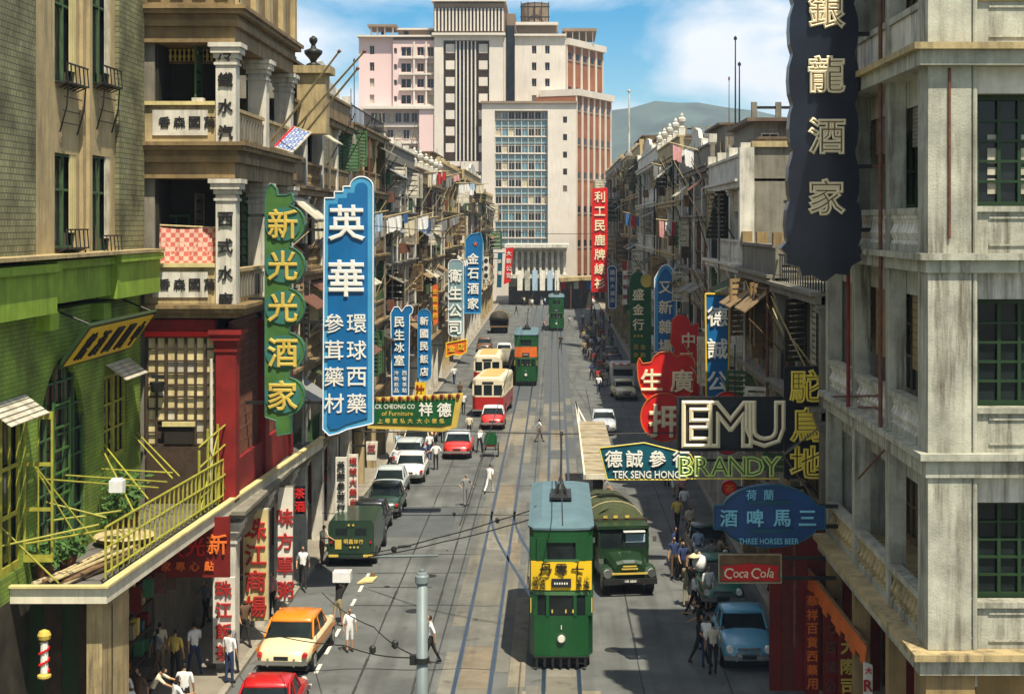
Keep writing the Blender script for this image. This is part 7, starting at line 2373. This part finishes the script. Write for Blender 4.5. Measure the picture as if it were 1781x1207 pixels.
# right pavement and kerb
man('porter in a wide straw hat with shoulder loads at the right kerb', 1203, 1056, 'carry', R(10), 'black', 'black', legs='skin', hat='straw')
lx_, ly_ = gp(1203, 1056)
ld = thing('shoulder_load', 'bulging white sack carried by the straw-hatted porter', 'sack', (lx_ + .25, ly_, 1.4))
MB().lathe([(.1, -.3), (.24, -.18), (.27, .05), (.2, .22), (.06, .3)], (lx_ + .27, ly_ - .1, 1.62), 12).build('sack', 'cloth_white', ld, smooth=True)
MB().lathe([(.03, 0), (.05, .05), (.03, .1)], (lx_ + .27, ly_ - .1, 1.91), 8).build('knot', 'bamboo', ld)
for lab, px, py, pose, rot, top, bot, k in (
        ('person in a pale green top at the kerb left of the sky blue car', 1240, 1172, 'stand', 190, 'cream', 'black', {}),
        ('person in white next to the pale green one, by the sky blue car', 1229, 1160, 'shop', 150, 'white', 'navy', {}),
        ('person in dark clothes left of the pair by the sky blue car', 1217, 1155, 'walk', 60, 'black', 'black', {}),
        ('person in blue behind the porter at the right kerb', 1224, 1040, 'walk', -20, 'blue', 'black', {}),
        ('person in white with bare legs behind the porter near the green car', 1232, 1062, 'stand', 20, 'white', 'khaki', dict(legs='skin')),
        ('person in pale blue farther back at the right kerb', 1214, 985, 'walk', 170, 'pale_blue', 'black', {}),
        ('person in navy left of the straw-hatted porter', 1188, 1012, 'walk', 15, 'navy', 'black', {}),
        ('person in grey shirt behind the blue-shirted one at the right kerb', 1238, 1010, 'stand', 170, 'grey', 'black', {}),
        ('person in khaki between the green car and the pavement', 1250, 1000, 'shop', 100, 'khaki', 'black', {}),
        ('person in black beside the black car at the right kerb', 1206, 962, 'walk', 10, 'black', 'navy', {}),
        ('person in pink far behind the truck on the right', 1186, 878, 'walk', 185, 'pink', 'black', {}),
        ('person in white shorts at the right kerb behind the truck', 1172, 862, 'stride', 10, 'cream', 'white', dict(legs='skin')),
        ('person in dark blue far behind the truck on the right', 1160, 846, 'walk', 175, 'blue', 'black', {}),
        ('person in yellow walking by the truck canvas', 1178, 925, 'walk', 160, 'yellow', 'black', {}),
        ('person in white beyond the truck on the road side', 1190, 905, 'stand', 10, 'white', 'grey', {}),
        ('person in black trousers and cream shirt behind the truck', 1200, 940, 'walk', 20, 'cream', 'black', {}),
        ('person in white on the tram island between tram and truck', 1058, 905, 'stand', 0, 'white', 'grey', {}),
        ('person in grey waiting on the tram island', 1050, 885, 'shop', 30, 'grey', 'black', {}),
        ('cyclist-like figure in white shirt near the pale car at right', 1041, 685, 'stride', 0, 'white', 'navy', {}),
        ('person in navy left of the pale car at right', 1029, 662, 'walk', 10, 'navy', 'black', {}),
        ('person in red by the carts on the right', 1035, 640, 'stand', 180, 'red', 'black', {}),
        ('person in white by the carts on the right', 1022, 603, 'walk', 190, 'white', 'black', {}),
        ('person in khaki beside the far right cars', 1015, 598, 'stand', 20, 'khaki', 'black', {}),
        ('person in pale blue beside the far right cars', 1030, 612, 'walk', 40, 'pale_blue', 'navy', {}),
        ('lone dark figure on the track beyond the second tram', 975, 607, 'walk', 180, 'black', 'black', {}),
        ('lone pale figure crossing beyond the second tram', 990, 570, 'walk', 90, 'white', 'grey', {}),
        ('person in pink left of the farthest tram', 946, 577, 'walk', 90, 'pink', 'black', {}),
        ('person in dark clothes crossing the far roadway at left', 898, 547, 'walk', 90, 'navy', 'black', {}),
        ('person in white walking behind the first red bus', 806, 720, 'walk', 180, 'white', 'black', {}),
        ('person in brown on the left pavement near the first red bus', 800, 700, 'stand', 150, 'brown', 'black', {}),
        ('person in white under the orange scalloped shop board', 790, 668, 'walk', 170, 'white', 'navy', {})):
    man(lab, px, py, pose, R(rot), top, bot, **k)
rng = random.Random(9)
cols = ['white', 'white', 'white', 'cream', 'pale_blue', 'grey', 'black', 'navy', 'red', 'khaki', 'green', 'yellow']
for i in range(70):
    px, py = rng.uniform(893, 1040), rng.uniform(516, 536)
    man('tiny distant pedestrian in the crowd crossing at the far end of the street', px, py, rng.choice(['stand', 'walk', 'stride']), rng.uniform(0, 6.28), rng.choice(cols), rng.choice(['black', 'navy', 'khaki', 'grey', 'white']), group='far crowd')
for i in range(52):
    px, py = rng.uniform(1012, 1066), rng.uniform(545, 640)
    x, y = gp(px, py)
    if x > 7.2: x = rng.uniform(5, 9)
    person('small dark figure among the crowded far right kerb', x, y, rng.choice(['stand', 'walk', 'shop']), rng.uniform(0, 6.28), rng.choice(cols[5:] + ['brown', 'grey', 'white']), rng.choice(['black', 'navy', 'brown']), group='far right kerb crowd')
for i in range(40):
    y_ = rng.uniform(62, 190)
    sd = rng.random() < .5
    x_ = rng.uniform(-11.6, -10.7) if sd else rng.uniform(8.4, 9.4)
    person('shaded pedestrian under the %s arcade' % ('left' if sd else 'right'), x_, y_, rng.choice(['stand', 'walk', 'shop']), rng.choice([0, PI]) + rng.uniform(-.4, .4), rng.choice(cols), rng.choice(['black', 'navy', 'brown', 'grey']), z=.13,
           group='pedestrians under the %s arcade' % ('left' if sd else 'right'))

for i in range(13):
    d = rng.uniform(41.0, 56)
    person('half-seen figure in the shade of the near left canopy', rng.uniform(-12.0, -10.5), d, rng.choice(['stand', 'shop', 'walk']), rng.uniform(0, 6.28), rng.choice(['white', 'cream', 'grey', 'brown', 'navy', 'khaki', 'black', 'white']), rng.choice(['black', 'navy', 'brown', 'khaki']), z=.13, group='crowd under the near left canopy')
for i in range(12):
    d = rng.uniform(47.5, 64)
    person('figure in the shaded crowd at the near right kerb', rng.uniform(4.3, 5.0) if i % 2 else rng.uniform(7.9, 9.2), d, rng.choice(['stand', 'shop', 'walk']), rng.uniform(0, 6.28), rng.choice(['white', 'black', 'grey', 'brown', 'navy', 'khaki', 'black', 'pale_blue']), rng.choice(['black', 'navy', 'brown', 'khaki']), z=0.0 if i % 2 else .13, group='crowd at the near right kerb')

fill_glyphs()

# ================================================================== the air: far hills fade to blue
hz = MB().box(-1700, 1700, -60, 1950, -1.2, 190).build('haze', 'ground_far')
hz['kind'] = 'stuff'
hm = bpy.data.materials.new('haze_air')
hm.use_nodes = True
hm.node_tree.nodes.clear()
ho = hm.node_tree.nodes.new('ShaderNodeOutputMaterial')
hv = hm.node_tree.nodes.new('ShaderNodeVolumePrincipled')
hv.inputs['Color'].default_value = (0.62, 0.78, 1.0, 1)
hv.inputs['Density'].default_value = 0.00018
hm.node_tree.links.new(hv.outputs[0], ho.inputs['Volume'])
hz.data.materials.clear()
hz.data.materials.append(hm)
